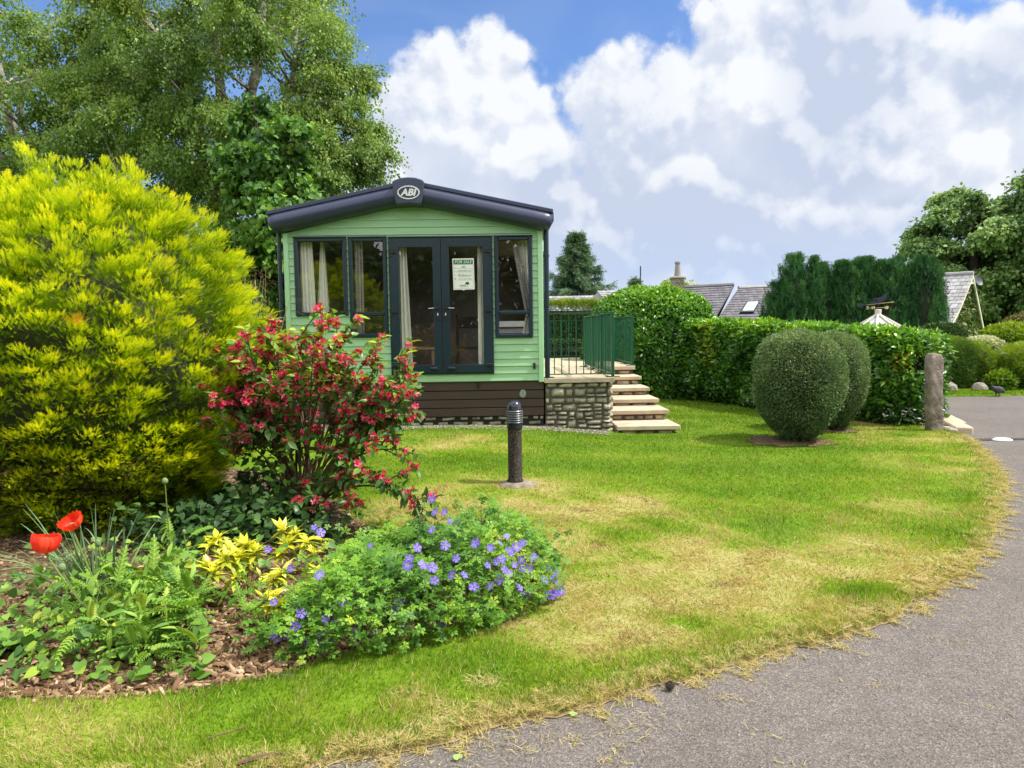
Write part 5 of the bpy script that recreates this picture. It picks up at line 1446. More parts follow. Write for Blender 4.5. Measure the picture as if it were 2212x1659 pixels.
# --- shrubs beyond the road
m_yew = leafM('yew_leaves', [(0, (.03, .065, .016)), (.4, (.085, .175, .028)), (.75, (.17, .28, .034)), (1, (.24, .28, .03))], .6, .2, .2)
box_hedge('yew_hedge', 'broad clipped yew hedge with rounded end beyond the road', 'hedge', 8.6, 11.45, 16.75, 18.6, 1.20, m_yew, 62000, .10, T_spray(4), rnd=.45, sh0=.38, toplift=.32, lumps=.035)
def shrub(name, label, c, r, n, leaf, mat, tmpl, sh0, toplift=.25, group=None, cat='shrub'):
    c = np.array(c, float)
    t = empty(name, (c[0], c[1], max(0, c[2]-r[2])), label, cat, group)
    d = rdir(n); lump = 1+.09*np.sin(d[:, 0]*6+c[0])*np.sin(d[:, 1]*7)*np.sin(d[:, 2]*6+1)+.05*np.sin(d[:, 0]*15)*np.sin(d[:, 2]*13)
    P = c+d*np.array(r)*(lump*(1-rng.exponential(.05, n)))[:, None]
    sh = sh0+toplift*np.clip(d[:, 2], 0, 1)+rng.normal(0, .13, n)
    ok = P[:, 2] > .03
    scatter('foliage', mat, tmpl, P[ok], (d*.8+rng.normal(0, .6, (n, 3))+np.array([0, 0, .3]))[ok], (d+rng.normal(0, .6, (n, 3)))[ok], (leaf*rng.uniform(.7, 1.3, n))[ok], sh[ok], t)
    ellipsoid_core('shade_core', c, np.array(r)*.78, m_core, t, .08, 3, zmin=.02)
    return t
m_brt = leafM('bright_shrub_leaves', [(0, (.03, .07, .006)), (.4, (.11, .22, .010)), (.75, (.30, .40, .014)), (1, (.60, .62, .35))], .5, .3, .3)
shrub('round_shrub', 'dark rounded evergreen shrub rising above the yew hedge', (12.1, 19.6, 1.18), (.60, .6, .44), 7000, .07, m_boxh, T_diamond(.6), .45, .4)
shrub('yellow_shrub', 'yellow green conifer shrub at the right end of the yew hedge', (11.5, 17.2, .62), (.30, .5, .52), 5000, .08, m_brt, T_spray(4), .42, .2)
shrub('spreading_shrub', 'bright yellow green spreading shrub at the right edge of the road', (12.75, 16.9, .52), (.98, .9, .58), 12000, .11, m_brt, T_spray(5), .38, .35)
shrub('spirea_shrub', 'pale white flowering shrub behind the yew hedge end', (12.6, 18.6, .90), (.55, .5, .36), 5000, .06, leafM('pale_flowering', [(0, (.08, .13, .03)), (.5, (.30, .36, .16)), (1, (.75, .74, .55))], .6, .2), T_diamond(.8), .45, .4)
shrub('leafy_shrub', 'light green shrub above the spreading shrub at far right', (13.9, 19.3, 1.0), (.9, .8, .58), 8000, .09, m_brt, T_diamond(.6), .35, .3)
shrub('fern_plant', 'small leafy plant at the foot of the yew hedge end', (11.55, 16.4, .22), (.28, .22, .24), 1500, .12, m_brt, T_leaf(.3), .32, .2)
shrub('brown_shrub', 'dull olive shrub at the far right edge below the trees', (15.2, 20.5, 1.1), (.8, .8, .75), 5000, .09, leafM('olive_shrub', [(0, (.03, .035, .01)), (.6, (.12, .12, .03)), (1, (.26, .22, .07))], .6, .2), T_diamond(.6), .45, .3)
# boulders
for (x, y, s, lab) in ((10.2, 16.25, .21, 'angular grey boulder on the verge before the yew hedge'), (11.0, 16.3, .15, 'smaller grey boulder on the verge behind the bird')):
    import bmesh
    bm = bmesh.new(); bmesh.ops.create_icosphere(bm, subdivisions=2, radius=1); r_ = random.Random(int(x*10))
    for v in bm.verts: v.co = Vector((v.co.x*s*1.25, v.co.y*s, max(-.2, v.co.z)*s*1.05))*(1+r_.uniform(-.09, .09))
    me = bpy.data.meshes.new('boulder'); bm.to_mesh(me); bm.free(); me.attributes.new('shade', 'FLOAT', 'POINT'); me.materials.append(m_stone)
    o = link('boulder', me, None, Vector((x, y, .10))); tag(o, lab, 'boulder', 'boulders on the verge')
# bird
def skinned(name, mat, verts, edges, rad, org):
    me = bpy.data.meshes.new(name); me.from_pydata(verts, edges, [])
    o = bpy.data.objects.new(name, me); col.objects.link(o); o.location = org
    sk = o.modifiers.new('skin', 'SKIN'); sk.use_smooth_shade = True
    for v, r_ in zip(me.skin_vertices[0].data, rad): v.radius = (r_, r_) if not hasattr(r_, '__len__') else r_
    me.skin_vertices[0].data[0].use_root = True
    ss = o.modifiers.new('sub', 'SUBSURF'); ss.levels = 1; ss.render_levels = 2
    me.materials.append(mat); ORG[o] = Vector(org)
    return o
bp = D(2154, 857, 0)
m_bird = M('grey_plumage', (.045, .045, .055), .8, .4, 40)
bird = skinned('guinea_fowl', m_bird, [(0, 0, .25), (-.10, 0, .26), (-.17, 0, .32), (-.20, 0, .40), (-.215, 0, .445), (-.245, 0, .44), (.10, 0, .23), (.19, 0, .18), (.25, 0, .13), (.0, .05, .14), (-.01, .05, .02), (-.05, .05, .012), (.02, -.05, .14), (.03, -.05, .02), (-.01, -.05, .012)],
               [(0, 1), (1, 2), (2, 3), (3, 4), (4, 5), (0, 6), (6, 7), (7, 8), (0, 9), (9, 10), (10, 11), (0, 12), (12, 13), (13, 14)], [.125, .10, .05, .03, .032, .012, .12, .085, .03, .03, .012, .010, .03, .012, .010], (bp.x, bp.y, 0))
bird.scale = (.66, .66, .66)
tag(bird, 'dark grey guinea fowl standing at the edge of the far road', 'bird')

# ------------------------------------------------------------------ cottages
def slates(mb, A, B, C_, D_, rows, cols, prof=None, seed=1):
    """A ridge left, B ridge right, C eave right, D eave left; prof: optional list of points along slope for the left edge offsets"""
    A, B, C_, D_ = map(Vector, (A, B, C_, D_)); r_ = random.Random(seed)
    nrm_ = (B-A).cross(D_-A).normalized()
    if nrm_.z < 0: nrm_ = -nrm_
    for i in range(rows):
        t0, t1 = i/rows, (i+1.12)/rows
        def P(s_, t_):
            p = A.lerp(B, s_)*(1-t_)+D_.lerp(C_, s_)*t_
            if prof: p = p+Vector((0, 0, prof(t_)))
            return p
        off = .5 if i % 2 else 0
        for j in range(-1, cols):
            s0, s1 = max(0, (j+off+.03)/cols), min(1, (j+off+.97)/cols)
            if s1 <= s0: continue
            l0 = nrm_*(.004+r_.uniform(0, .003)); l1 = nrm_*(.022+r_.uniform(0, .006))
            mb.add([P(s0, t0)+l0, P(s1, t0)+l0, P(s1, t1)+l1, P(s0, t1)+l1], [(3, 2, 1, 0)], r_.uniform(0, 1))
def under(mb, A, B, C_, D_, th_=.08):
    A, B, C_, D_ = map(Vector, (A, B, C_, D_)); mb.prism([A, B, C_, D_], (0, 0, -th_))
# middle cottage (two slate roofs)
ct = empty('slate_cottage', (7, 26, 0), 'low cottage with two blue grey slate roofs and a stone chimney behind the laurel hedge', 'cottage')
ra = [at(646, 289.5, 27.2), at(733.6, 285.2, 27.2), at(706, 332, 24.6), at(600, 335, 24.6)]
rb = [at(738.5, 288.2, 27.6), at(830, 284.5, 28.4), at(812, 332, 25.6), at(708, 333, 24.9)]
for k, q in enumerate((ra, rb)):
    mb = MB(); slates(mb, *q, 18, 22, seed=k); under(mb, *q)
    top = (q[0]+q[1])/2
    rf = mb.build('roof', m_slate, ct)
    mb = MB(); mb.tube([q[0]+Vector((0, 0, .01)), q[1]+Vector((0, 0, .01))], .075, 8); mb.build('ridge_tile', m_slate_lt if k else m_slate, rf)
    mb = MB(); dz = .10
    p = [q[3]+Vector((.05, .25, -dz)), q[2]+Vector((-.05, .25, -dz)), q[2]+Vector((0, 4.5, -dz)), q[3]+Vector((0, 4.5, -dz))]
    mb.prism([Vector((v.x, v.y, -.02)) for v in p], (0, 0, p[0].z)); mb.build('wall', m_render, ct)
    mb = MB(); bk = [q[0], q[1], q[1]+Vector((0, 2.6, -1.6)), q[0]+Vector((0, 2.6, -1.6))]; under(mb, *bk); mb.build('roof', m_slate, ct)
def rl(q, s0, s1, t0, t1):
    f_ = lambda s_, t_: (q[0].lerp(q[1], s_)*(1-t_)+q[3].lerp(q[2], s_)*t_)
    nn_ = (q[1]-q[0]).cross(q[3]-q[0]).normalized()
    if nn_.z < 0: nn_ = -nn_
    mb = MB(); mb.prism([f_(s0, t0), f_(s1, t0), f_(s1, t1), f_(s0, t1)], nn_*.09); w = mb.build('rooflight', m_frame, ct)
    e = .12
    mb = MB(); mb.prism([f_(s0+(s1-s0)*e, t0+(t1-t0)*e)+nn_*.091, f_(s1-(s1-s0)*e, t0+(t1-t0)*e)+nn_*.091, f_(s1-(s1-s0)*e, t1-(t1-t0)*e)+nn_*.091, f_(s0+(s1-s0)*e, t1-(t1-t0)*e)+nn_*.091], nn_*.006); mb.build('pane', M('rooflight_pane', (.75, .77, .80), .15, .05, 3, spec=.8), w)
rl(rb, .185, .325, .36, .61); rl(rb, .72, .80, .60, .80)
cb = at(677.5, 292, 26.9)
mb = MB(); stones(mb, (cb.x-.20, cb.y-.24, cb.z-.7), (1, 0, 0), (0, -1, 0), .40, 1.18, (.09, .15), (.12, .26), .03, .01, 81); mb.box(cb.x-.195, cb.x+.195, cb.y-.235, cb.y+.24, cb.z-.8, cb.z+.47)
mb.box(cb.x-.25, cb.x+.25, cb.y-.30, cb.y+.30, cb.z+.47, cb.z+.55, bev=.02); chm = mb.build('chimney', m_stone, ct)
mb = MB(); mb.lathe([(.13, .55), (.12, .62), (.085, 1.0), (.08, 1.02), (.105, 1.03), (.105, 1.10), (.07, 1.11)], (cb.x, cb.y, cb.z), 14); mb.build('chimney_pot', m_render, chm)
# low roofs far behind the terrace
lo = empty('low_outbuilding', (3.5, 30, 0), 'low pale slate roofed outbuilding just above the conifer hedge', 'outbuilding')
q = [at(540, 296.5, 31), at(597, 295.5, 31), at(597, 314, 29.5), at(540, 314, 29.5)]
mb = MB(); slates(mb, *q, 8, 14, seed=5); under(mb, *q); mb.build('roof', m_slate_lt, lo)
mb = MB(); mb.box(q[3].x+.1, q[2].x-.1, q[3].y+.15, q[0].y+1.6, -.02, q[3].z-.09); mb.build('wall', m_render, lo)
lo = empty('low_outbuilding', (4.8, 28.5, 0), 'small grey gabled outbuilding left of the tall laurel dome', 'outbuilding')
q = [at(597, 291, 29.5), at(646, 289.5, 30), at(660, 308, 28.4), at(612, 309, 27.9)]
mb = MB(); slates(mb, *q, 9, 12, seed=6); under(mb, *q); mb.build('roof', m_slate_lt, lo)
ap = q[0]; el_ = at(582, 306, 29.7)
mb = MB(); mb.prism([ap+Vector((0, 0, -.08)), q[3]+Vector((.02, .1, -.08)), Vector((q[3].x, q[3].y+.1, -.02)), Vector((el_.x, el_.y, -.02)), el_], (1.4, 1.2, 0)); mb.build('wall', m_render, lo)
# right cottage with swept roof
rc_ = empty('gabled_cottage', (18, 32, 0), 'pale slate roofed cottage with ivy clad gable and swept eaves at the right', 'cottage')
apx = at(970.8, 274, 30); dv = Vector((-.68, .73, 0)); ev = Vector((.73, .68, 0))
def gp_(s_):
    xs = [-3.7, -2.9, -2.1, -1.2, 0, 2.1]; zs = [apx.z-2.28, apx.z-2.02, apx.z-1.60, apx.z-.95, apx.z, apx.z-2.42]
    return float(np.interp(s_, xs, zs))
ss = [0, -.4, -.8, -1.2, -1.6, -2.1, -2.5, -2.9, -3.3, -3.7]
mb = MB(); r_ = random.Random(3)
nc = 26; Lr = 6.5
for i in range(len(ss)-1):
    for sub in range(2):
        a_ = ss[i]+(ss[i+1]-ss[i])*sub/2; b_ = ss[i]+(ss[i+1]-ss[i])*(sub+1.15)/2
        for j in range(-1, nc):
            o_ = .5 if (i*2+sub) % 2 else 0
            t0, t1 = max(-.02, (j+o_+.03)/nc), min(1, (j+o_+.97)/nc)
            if t1 <= t0: continue
            P_ = lambda s_, t_, l: apx*1.0+ev*s_+dv*(t_*Lr)+Vector((0, 0, gp_(s_)-apx.z+l))
            mb.add([P_(a_, t0, .01), P_(a_, t1, .01), P_(b_, t1, .03), P_(b_, t0, .03)], [(0, 1, 2, 3)], r_.uniform(0, 1))
bk = [apx+ev*s_+Vector((0, 0, gp_(s_)-apx.z-.02)) for s_ in ss]
for a_, b_ in zip(bk[:-1], bk[1:]): mb.add([a_, b_, b_+dv*Lr, a_+dv*Lr], [(0, 1, 2, 3)])
rr_ = [apx, apx+ev*2.1+Vector((0, 0, -2.42))]
mb.add([rr_[0], rr_[1], rr_[1]+dv*Lr, rr_[0]+dv*Lr], [(0, 1, 2, 3)])
mb.build('roof', m_slate_lt, rc_)
mb = MB(); mb.tube([apx-dv*.1+Vector((0, 0, .03)), apx+dv*Lr+Vector((0, 0, .03))], .09, 8); mb.build('ridge_tile', m_slate_lt, rc_)
gpts = [apx+ev*s_+Vector((0, 0, gp_(s_)-apx.z-.10))+dv*.25 for s_ in ss[::-1]]+[rr_[1]+Vector((0, 0, -.1))+dv*.25]
poly = gpts+[Vector((gpts[-1].x, gpts[-1].y, -.02)), Vector((gpts[0].x, gpts[0].y, -.02))]
mb = MB(); mb.prism(poly, dv*(Lr-.5)); mb.build('wall', m_stone_w, rc_)
for (path, nm_) in (([apx+ev*s_+Vector((0, 0, gp_(s_)-apx.z-.06))-dv*.05 for s_ in ss], 0), ([rr_[0]+Vector((0, 0, -.06))-dv*.05, rr_[1]+Vector((0, 0, -.06))-dv*.05], 1)):
    mb = MB()
    for a_, b_ in zip(path[:-1], path[1:]): mb.prism([a_+Vector((0, 0, .06)), b_+Vector((0, 0, .06)), b_-Vector((0, 0, .11)), a_-Vector((0, 0, .11))], -dv*.05)
    mb.build('bargeboard', m_cream, rc_)
a_ = apx+Vector((0, 0, -.42))-dv*.02
mb = MB(); mb.prism([a_-ev*.35, a_+ev*.38, a_+ev*.38+Vector((0, 0, .1)), a_-ev*.35+Vector((0, 0, .1))], -dv*.06); mb.build('collar_beam', m_cream, rc_)
n = 5200
s_ = rng.uniform(-3.0, 1.9, n); zt_ = np.array([gp_(v) for v in s_])-.25; z_ = rng.uniform(.3, 1, n)*zt_
k_ = rng.uniform(0, 1, n) < np.clip(1.15-.5*np.sin(s_*2.1+z_*3)**2-.5*np.clip((z_-2.7), 0, 1), .1, 1)
P = np.array(apx)[None, :]*np.array([1, 1, 0])+np.array(ev)[None]*s_[:, None]+np.array(dv)[None]*(.25-rng.uniform(.05, .22, n))[:, None]+np.stack([0*z_, 0*z_, z_], 1)
m_ivy = leafM('ivy_leaves', [(0, (.012, .035, .010)), (.4, (.05, .11, .02)), (.7, (.16, .20, .045)), (1, (.32, .25, .12))], .5, .2, .3)
scatter('ivy', m_ivy, T_heart(.9), P[k_], rng.normal(0, .6, (k_.sum(), 3))+np.array([0, 0, -.6]), -np.array(dv)[None]+rng.normal(0, .5, (k_.sum(), 3)), rng.uniform(.10, .18, k_.sum()), rng.normal(.5, .2, k_.sum()), rc_)
# satellite dish
sd = at(977.5, 281, 30.3)
mb = MB(); mb.lathe([(.0, 0), (.12, .012), (.24, .05), (.31, .09), (.30, .095), (.23, .06), (.1, .025), (0, .012)], (0, 0, 0), 20)
mb.v = [(a_*.72, b_*.72, c_*.72) for a_, b_, c_ in mb.v]
R_ = Matrix.Rotation(math.radians(70), 3, 'X')@Matrix.Rotation(.3, 3, 'Y')
mb.v = [tuple(Vector(sd)+R_@Vector(p)) for p in mb.v]; mb.tube([Vector(sd)+Vector((0, .05, 0)), Vector(sd)+Vector((-.1, .1, -.5))], .03, 6)
o = mb.build('satellite_dish', M('grey_dish', (.055, .06, .075), .5, .1, 6)); tag(o, 'dark grey satellite dish beside the cottage gable apex', 'satellite dish')

# lantern roof and weathervane
la = at(878, 314.5, 15.6)
ln = empty('garden_pavilion', (la.x, la.y, 0), 'pale ribbed pyramid roof of a small pavilion behind the laurel hedge', 'pavilion')
R0, dzr = .92, .58
mb = MB(); mb2 = MB(); n8 = 8
ring = [Vector((la.x+R0*math.cos(2*PI*(k+.3)/n8), la.y+R0*math.sin(2*PI*(k+.3)/n8), la.z-dzr)) for k in range(n8)]
tp = [Vector((la.x+.05*math.cos(2*PI*(k+.3)/n8), la.y+.05*math.sin(2*PI*(k+.3)/n8), la.z-.03)) for k in range(n8)]
for k in range(n8): mb.add([ring[k], ring[(k+1) % n8], tp[(k+1) % n8], tp[k]], [(0, 1, 2, 3)])
mb.build('roof', M('pavilion_panel', (.44, .45, .48), .35, .06, 4), ln)
for k in range(n8):
    mb2 = MB(); mb2.tube([ring[k]+Vector((0, 0, .02)), tp[k]+Vector((0, 0, .02))], .024, 6); mb2.build('rib', m_cream, ln)
    mb2 = MB(); mb2.tube([ring[k], Vector((ring[k].x, ring[k].y, -.02))], .05, 6); mb2.build('post', m_cream, ln)
mb = MB(); mb.lathe([(.075, -.04), (.065, .02), (.07, .10), (.05, .11)], tuple(la), 10); mb.build('finial', m_cream, ln)
wv = empty('weathervane', (la.x, la.y, la.z+.10), 'dark pheasant weathervane with gold compass letters on top of the pavilion', 'weathervane')
wx, wy, wz = la.x, la.y, la.z
mb = MB(); mb.tube([(wx, wy, wz+.10), (wx, wy, wz+.50)], .010, 6); mb.build('spindle', m_navy, wv)
ad = Vector((.92, -.38, 0)); bd = Vector((.38, .92, 0))
mb = MB()
for d_ in (ad, bd): mb.tube([Vector((wx, wy, wz+.19))-d_*.42, Vector((wx, wy, wz+.19))+d_*.42], .010, 6)
mb.build('compass_arms', m_gold, wv)
for ch, d_, s_ in (('E', ad, -.44), ('S', ad, .36), ('N', bd, -.50), ('W', bd, .50)):
    p = Vector((wx, wy, wz+.19))+d_*s_
    if ch in 'NW': p = Vector((wx, wy, wz+.19))+Vector((-.30 if ch == 'N' else .47, d_.y*s_*.3, 0))
    text_mesh('compass_letter', ch, .19, m_gold, wv, ORG[wv], (p.x, p.y, p.z), rot=(PI/2, 0, PI), off=.006, ext=.004)
mb = MB(); mb.tube([(wx-.48, wy+.1, wz+.33), (wx+.58, wy-.1, wz+.44)], .010, 6)
mb.prism([(wx+.56, wy-.1, wz+.48), (wx+.70, wy-.12, wz+.452), (wx+.56, wy-.1, wz+.40), (wx+.60, wy-.1, wz+.44)], (0, .012, 0)); mb.build('arrow', m_gold, wv)
mb = MB()
def flat(pts): mb.prism([(wx+x, wy-.19*x+.0, wz+z_) for x, z_ in pts], (0, .012, 0))
flat([(-.45, .335), (-.62, .40), (-.80, .39), (-.92, .35), (-.82, .335), (-.90, .29), (-.80, .30), (-.85, .25), (-.70, .29), (-.62, .285)])
flat([(-.52, .56), (-.20, .61), (-.02, .66), (.14, .70), (.24, .78), (.30, .84), (.37, .85), (.42, .81), (.37, .79), (.35, .70), (.30, .58), (.22, .50), (.16, .46), (.16, .425), (.10, .42), (.10, .48), (.0, .50), (-.06, .56), (-.30, .575)])
flat([(-.38, .39), (-.30, .47), (-.18, .50), (.0, .505), (.10, .49), (.12, .42)])
mb.build('pheasant_silhouette', m_navy, wv)
wv.scale = (.47, .47, .47)

# ------------------------------------------------------------------ weigela
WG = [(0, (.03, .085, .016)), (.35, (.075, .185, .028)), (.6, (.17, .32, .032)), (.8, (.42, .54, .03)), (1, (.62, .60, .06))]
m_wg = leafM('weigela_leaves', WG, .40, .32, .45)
m_wf = leafM('crimson_petals', [(0, (.50, .012, .06)), (.5, (.86, .040, .14)), (.85, (.93, .16, .28)), (1, (.93, .42, .48))], .5, .3, .3, 1.1)
wxb, wyb = -1.55, 5.85; wzb = bedz(wxb, wyb)
wg = empty('weigela_shrub', (wxb, wyb, wzb), 'leafy shrub covered in crimson trumpet flowers in the flower bed', 'flowering shrub')
r_ = random.Random(12)
mb = MB(); twigs_ = []
def bez(p0, p1, p2, k=7): return [p0*(1-t)**2+p1*2*t*(1-t)+p2*t*t for t in [i/k for i in range(k+1)]]
tips = []
while len(tips) < 36:
    d_ = Vector((r_.gauss(0, 1), r_.gauss(0, 1), r_.gauss(.25, 1))).normalized()
    p = Vector((-1.37, 5.72, 1.08))+Vector((d_.x*.70, d_.y*.58, d_.z*.60))*r_.uniform(.75, 1.0)
    if p.z < .62 or (p.x < -1.95 and p.z > 1.35): continue
    tips.append(p)
tips += [Vector((-.50, 5.15, .28)), Vector((-.58, 5.35, .66)), Vector((-.75, 5.25, .42)), Vector((-.95, 5.1, .28)), Vector((-2.05, 5.55, 1.42)), Vector((-2.10, 5.5, 1.25)), Vector((-1.95, 5.3, .85)), Vector((-1.25, 5.15, .30)), Vector((-.70, 5.3, 1.05)), Vector((-.66, 5.45, 1.25)), Vector((-1.05, 5.2, .5)), Vector((-1.98, 5.6, 1.0)), Vector((-2.0, 5.5, 1.12)), Vector((-1.85, 5.4, .95)), Vector((-1.92, 5.6, .78)), Vector((-1.8, 5.35, 1.25))]
stems = []
for p in tips:
    b0 = Vector((wxb+r_.uniform(-.10, .10), wyb+r_.uniform(-.08, .08), wzb-.03))
    mid = b0.lerp(p, .45)+Vector((0, 0, .22+.2*max(0, p.z-.5)))
    if p.z < .7: mid = b0.lerp(p, .5)+Vector((0, 0, .45))
    pa = bez(b0, mid, p); mb.tube(pa, [.013-.0105*i/7 for i in range(8)], 6, r_.random()); stems.append(pa)
    for q in range(7 if p.z > .7 else 4):
        i = r_.choice([3, 4, 4, 5, 5, 6, 6]); s0 = pa[i].lerp(pa[i+1], r_.random())
        tdir = (pa[i+1]-pa[i]).normalized()+Vector((r_.gauss(0, .55), r_.gauss(0, .55), r_.gauss(.25, .4)))
        e_ = s0+tdir.normalized()*r_.uniform(.14, .34)
        e_.z = min(e_.z, 1.74)
        pth = bez(s0, s0.lerp(e_, .5)+Vector((0, 0, .04)), e_, 4); mb.tube(pth, [.005, .0042, .0034, .0026, .0015], 5, r_.random()); twigs_.append(pth)
    twigs_.append(pa[5:])
mb.build('branches', m_twig, wg, smooth=True)
lp, lu, ln_, ls, lsh = [], [], [], [], []; fp = []
ccen = Vector((-1.37, 5.72, 1.0))
for pth in twigs_:
    tot = len(pth)-1
    for k in range(8):
        t_ = .14+.86*k/7; i = min(int(t_*tot), tot-1); f_ = t_*tot-i
        p = pth[i].lerp(pth[i+1], f_); td = (pth[i+1]-pth[i]).normalized()
        side_ = td.cross(Vector((0, 0, 1))).normalized() if k % 2 else td.cross(Vector((1, .3, 0))).normalized()
        for sg_ in (-1, 1):
            u_ = side_*sg_+td*.65+Vector((r_.gauss(0, .25), r_.gauss(0, .25), r_.gauss(-.05, .3)))
            lp.append(p); lu.append(u_); ln_.append(Vector((r_.gauss(0, .45), r_.gauss(-.1, .45), 1)))
            ls.append(r_.uniform(.050, .088)*(1.2 if k > 1 else .9)*(1-.25*(k == 6)))
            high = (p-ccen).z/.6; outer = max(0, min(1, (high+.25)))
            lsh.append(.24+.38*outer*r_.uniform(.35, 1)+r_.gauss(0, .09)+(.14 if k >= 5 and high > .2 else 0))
    fp.append((pth[min(tot, max(1, tot-1))], pth[-1]))
# extra lower leaves
for k in range(160):
    p = Vector((r_.uniform(-2.05, -1.15), r_.uniform(5.2, 5.8), r_.uniform(.2, .75)))
    lp.append(p); lu.append(Vector((r_.gauss(0, 1), r_.gauss(0, 1), r_.gauss(0, .4)))); ln_.append(Vector((r_.gauss(0, .4), r_.gauss(-.3, .4), 1))); ls.append(r_.uniform(.06, .11)); lsh.append(r_.uniform(.2, .62))
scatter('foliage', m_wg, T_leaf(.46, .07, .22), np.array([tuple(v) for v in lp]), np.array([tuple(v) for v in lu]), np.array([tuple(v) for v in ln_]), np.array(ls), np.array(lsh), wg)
def trumpet_cluster(seed, nfl):
    q = random.Random(seed); mb = MB()
    for i in range(nfl):
        th_ = 2*PI*i/nfl+q.uniform(-.4, .4); el = q.uniform(-.75, .55)
        d_ = Vector((math.cos(th_)*math.cos(el), math.sin(th_)*math.cos(el), math.sin(el))); L_ = q.uniform(.030, .042)
        a_ = d_.cross(Vector((0, 0, 1))).normalized(); b_ = d_.cross(a_)
        o_ = Vector((q.uniform(-.014, .014), q.uniform(-.014, .014), q.uniform(-.022, .022)))
        vs = []; tone = q.uniform(.3, .75)
        for (t_, rr) in ((0, .002), (.45, .0042), (.8, .0085)):
            for k in range(5): vs.append(o_+d_*(L_*t_)+(a_*math.cos(2*PI*k/5)+b_*math.sin(2*PI*k/5))*rr)
        fs = [(j*5+k, j*5+(k+1) % 5, (j+1)*5+(k+1) % 5, (j+1)*5+k) for j in range(2) for k in range(5)]
        mb.add(vs, fs, tone)
        for k in range(5):
            c0, c1 = 2*PI*(k-.5)/5, 2*PI*(k+.5)/5; cm_ = 2*PI*k/5
            g_ = lambda an, rr, t_: o_+d_*(L_*t_)+(a_*math.cos(an)+b_*math.sin(an))*rr
            mb.add([g_(c0, .0085, .8), g_(c1, .0085, .8), g_(cm_+.35, .018, .98), g_(cm_, .021, .95), g_(cm_-.35, .018, .98)], [(0, 1, 2, 3, 4)], min(1, tone+q.uniform(-.1, .35)))
    return mb
prots = []
q_ = random.Random(77)
cands = [p[0].lerp(p[1], .3) for p in fp]; q_.shuffle(cands)
cands.sort(key=lambda p: p.y-.35*p.z+q_.uniform(0, .45)); chosen = cands[:98]
for i, p in enumerate(chosen):
    if len(prots) < 7:
        mb = trumpet_cluster(100+i, 5+i % 4); mb.v = [(v[0]+p.x, v[1]+p.y, v[2]+p.z) for v in mb.v]
        o = mb.build('flower_cluster', m_wf, wg, org=p); prots.append(o)
    else:
        s_ = prots[i % 7]; o = s_.copy(); col.objects.link(o); o.parent = wg; o.location = p-ORG[wg]; ORG[o] = p
        o.rotation_euler = (q_.uniform(-.5, .5), q_.uniform(-.5, .5), q_.uniform(0, 6.28)); k_ = q_.uniform(1.0, 1.6); o.scale = (k_, k_, k_)
mb = MB()
for i, p in enumerate(cands[98:]):
    c_ = trumpet_cluster(300+i, 7); mb.add([(v[0]+p.x, v[1]+p.y, v[2]+p.z) for v in c_.v], c_.f, q_.uniform(.2, .8))
o = mb.build('small_flowers', m_wf, wg); o['kind'] = 'stuff'

# ------------------------------------------------------------------ cranesbill geranium
GE = [(0, (.022, .07, .012)), (.35, (.075, .20, .022)), (.65, (.19, .38, .030)), (1, (.44, .52, .05))]
m_ge = leafM('geranium_leaves', GE, .5, .3, .35)
m_gf = leafM('violet_petals', [(0, (.13, .065, .46)), (.5, (.22, .135, .70)), (.9, (.40, .32, .86)), (1, (.70, .66, .92))], .5, .3, .2, 1.1)
gxc, gyc = -.28, 4.25
ge = empty('geranium_plant', (gxc, gyc, .04), 'sprawling cranesbill with violet blue flowers at the front of the bed', 'flowering plant')
gpoly = np.array([(-1.16, 3.36), (-.75, 3.30), (-.4, 3.42), (0, 3.63), (.28, 3.96), (.40, 4.45), (.12, 5.0), (-.35, 5.15), (-.8, 4.9), (-.98, 4.4), (-1.15, 3.8)])
def gh_(P):
    d = seg_dist(P, np.vstack([gpoly, gpoly[:1]])); ins_ = inside(P, gpoly)
    return np.where(ins_, .33*np.clip(d/.30, 0, 1)**.55, 0)*np.clip(.85+.55*wnoise(P, 6, 2), .25, 1.3)+.03
Q = pick(6200, -1.25, .48, 3.3, 5.2); Q = Q[inside(Q, gpoly)]; n = len(Q)
hgt = gh_(Q); u = rng.beta(2.2, 1.1, n)
P = np.column_stack([Q, lawn_z(Q)+.02+hgt*u]); a = rng.uniform(0, 2*PI, n)
clump = wnoise(Q, 7, 2)
sh = .22+.32*u+.16*clump+rng.normal(0, .10, n)
scatter('foliage', m_ge, T_palmate(5), P, np.stack([np.cos(a), np.sin(a)-.35, rng.normal(.15, .35, n)], 1), np.stack([rng.normal(0, .40, n), rng.normal(-.30, .40, n), np.ones(n)], 1), rng.uniform(.030, .052, n), sh, ge)
n2_ = 520
Q2 = gpoly[rng.integers(0, len(gpoly), n2_)]*(t2_ := rng.uniform(0, 1, (n2_, 1)))+0
i2_ = rng.integers(0, len(gpoly), n2_); Q2 = gpoly[i2_]*(1-t2_)+gpoly[(i2_+1) % len(gpoly)]*t2_
Q2 = Q2+rng.normal(0, .055, Q2.shape)
P_ = np.column_stack([Q2, lawn_z(Q2)+rng.beta(1.2, 2.2, n2_)*.34+.02]); a = rng.uniform(0, 2*PI, n2_)
scatter('sprawling_leaves', m_ge, T_palmate(5), P_, np.stack([np.cos(a), np.sin(a)-.35, rng.normal(.1, .5, n2_)], 1), np.stack([rng.normal(0, .55, n2_), rng.normal(-.30, .55, n2_), np.ones(n2_)], 1), rng.uniform(.024, .048, n2_), rng.normal(.5, .16, n2_), ge)
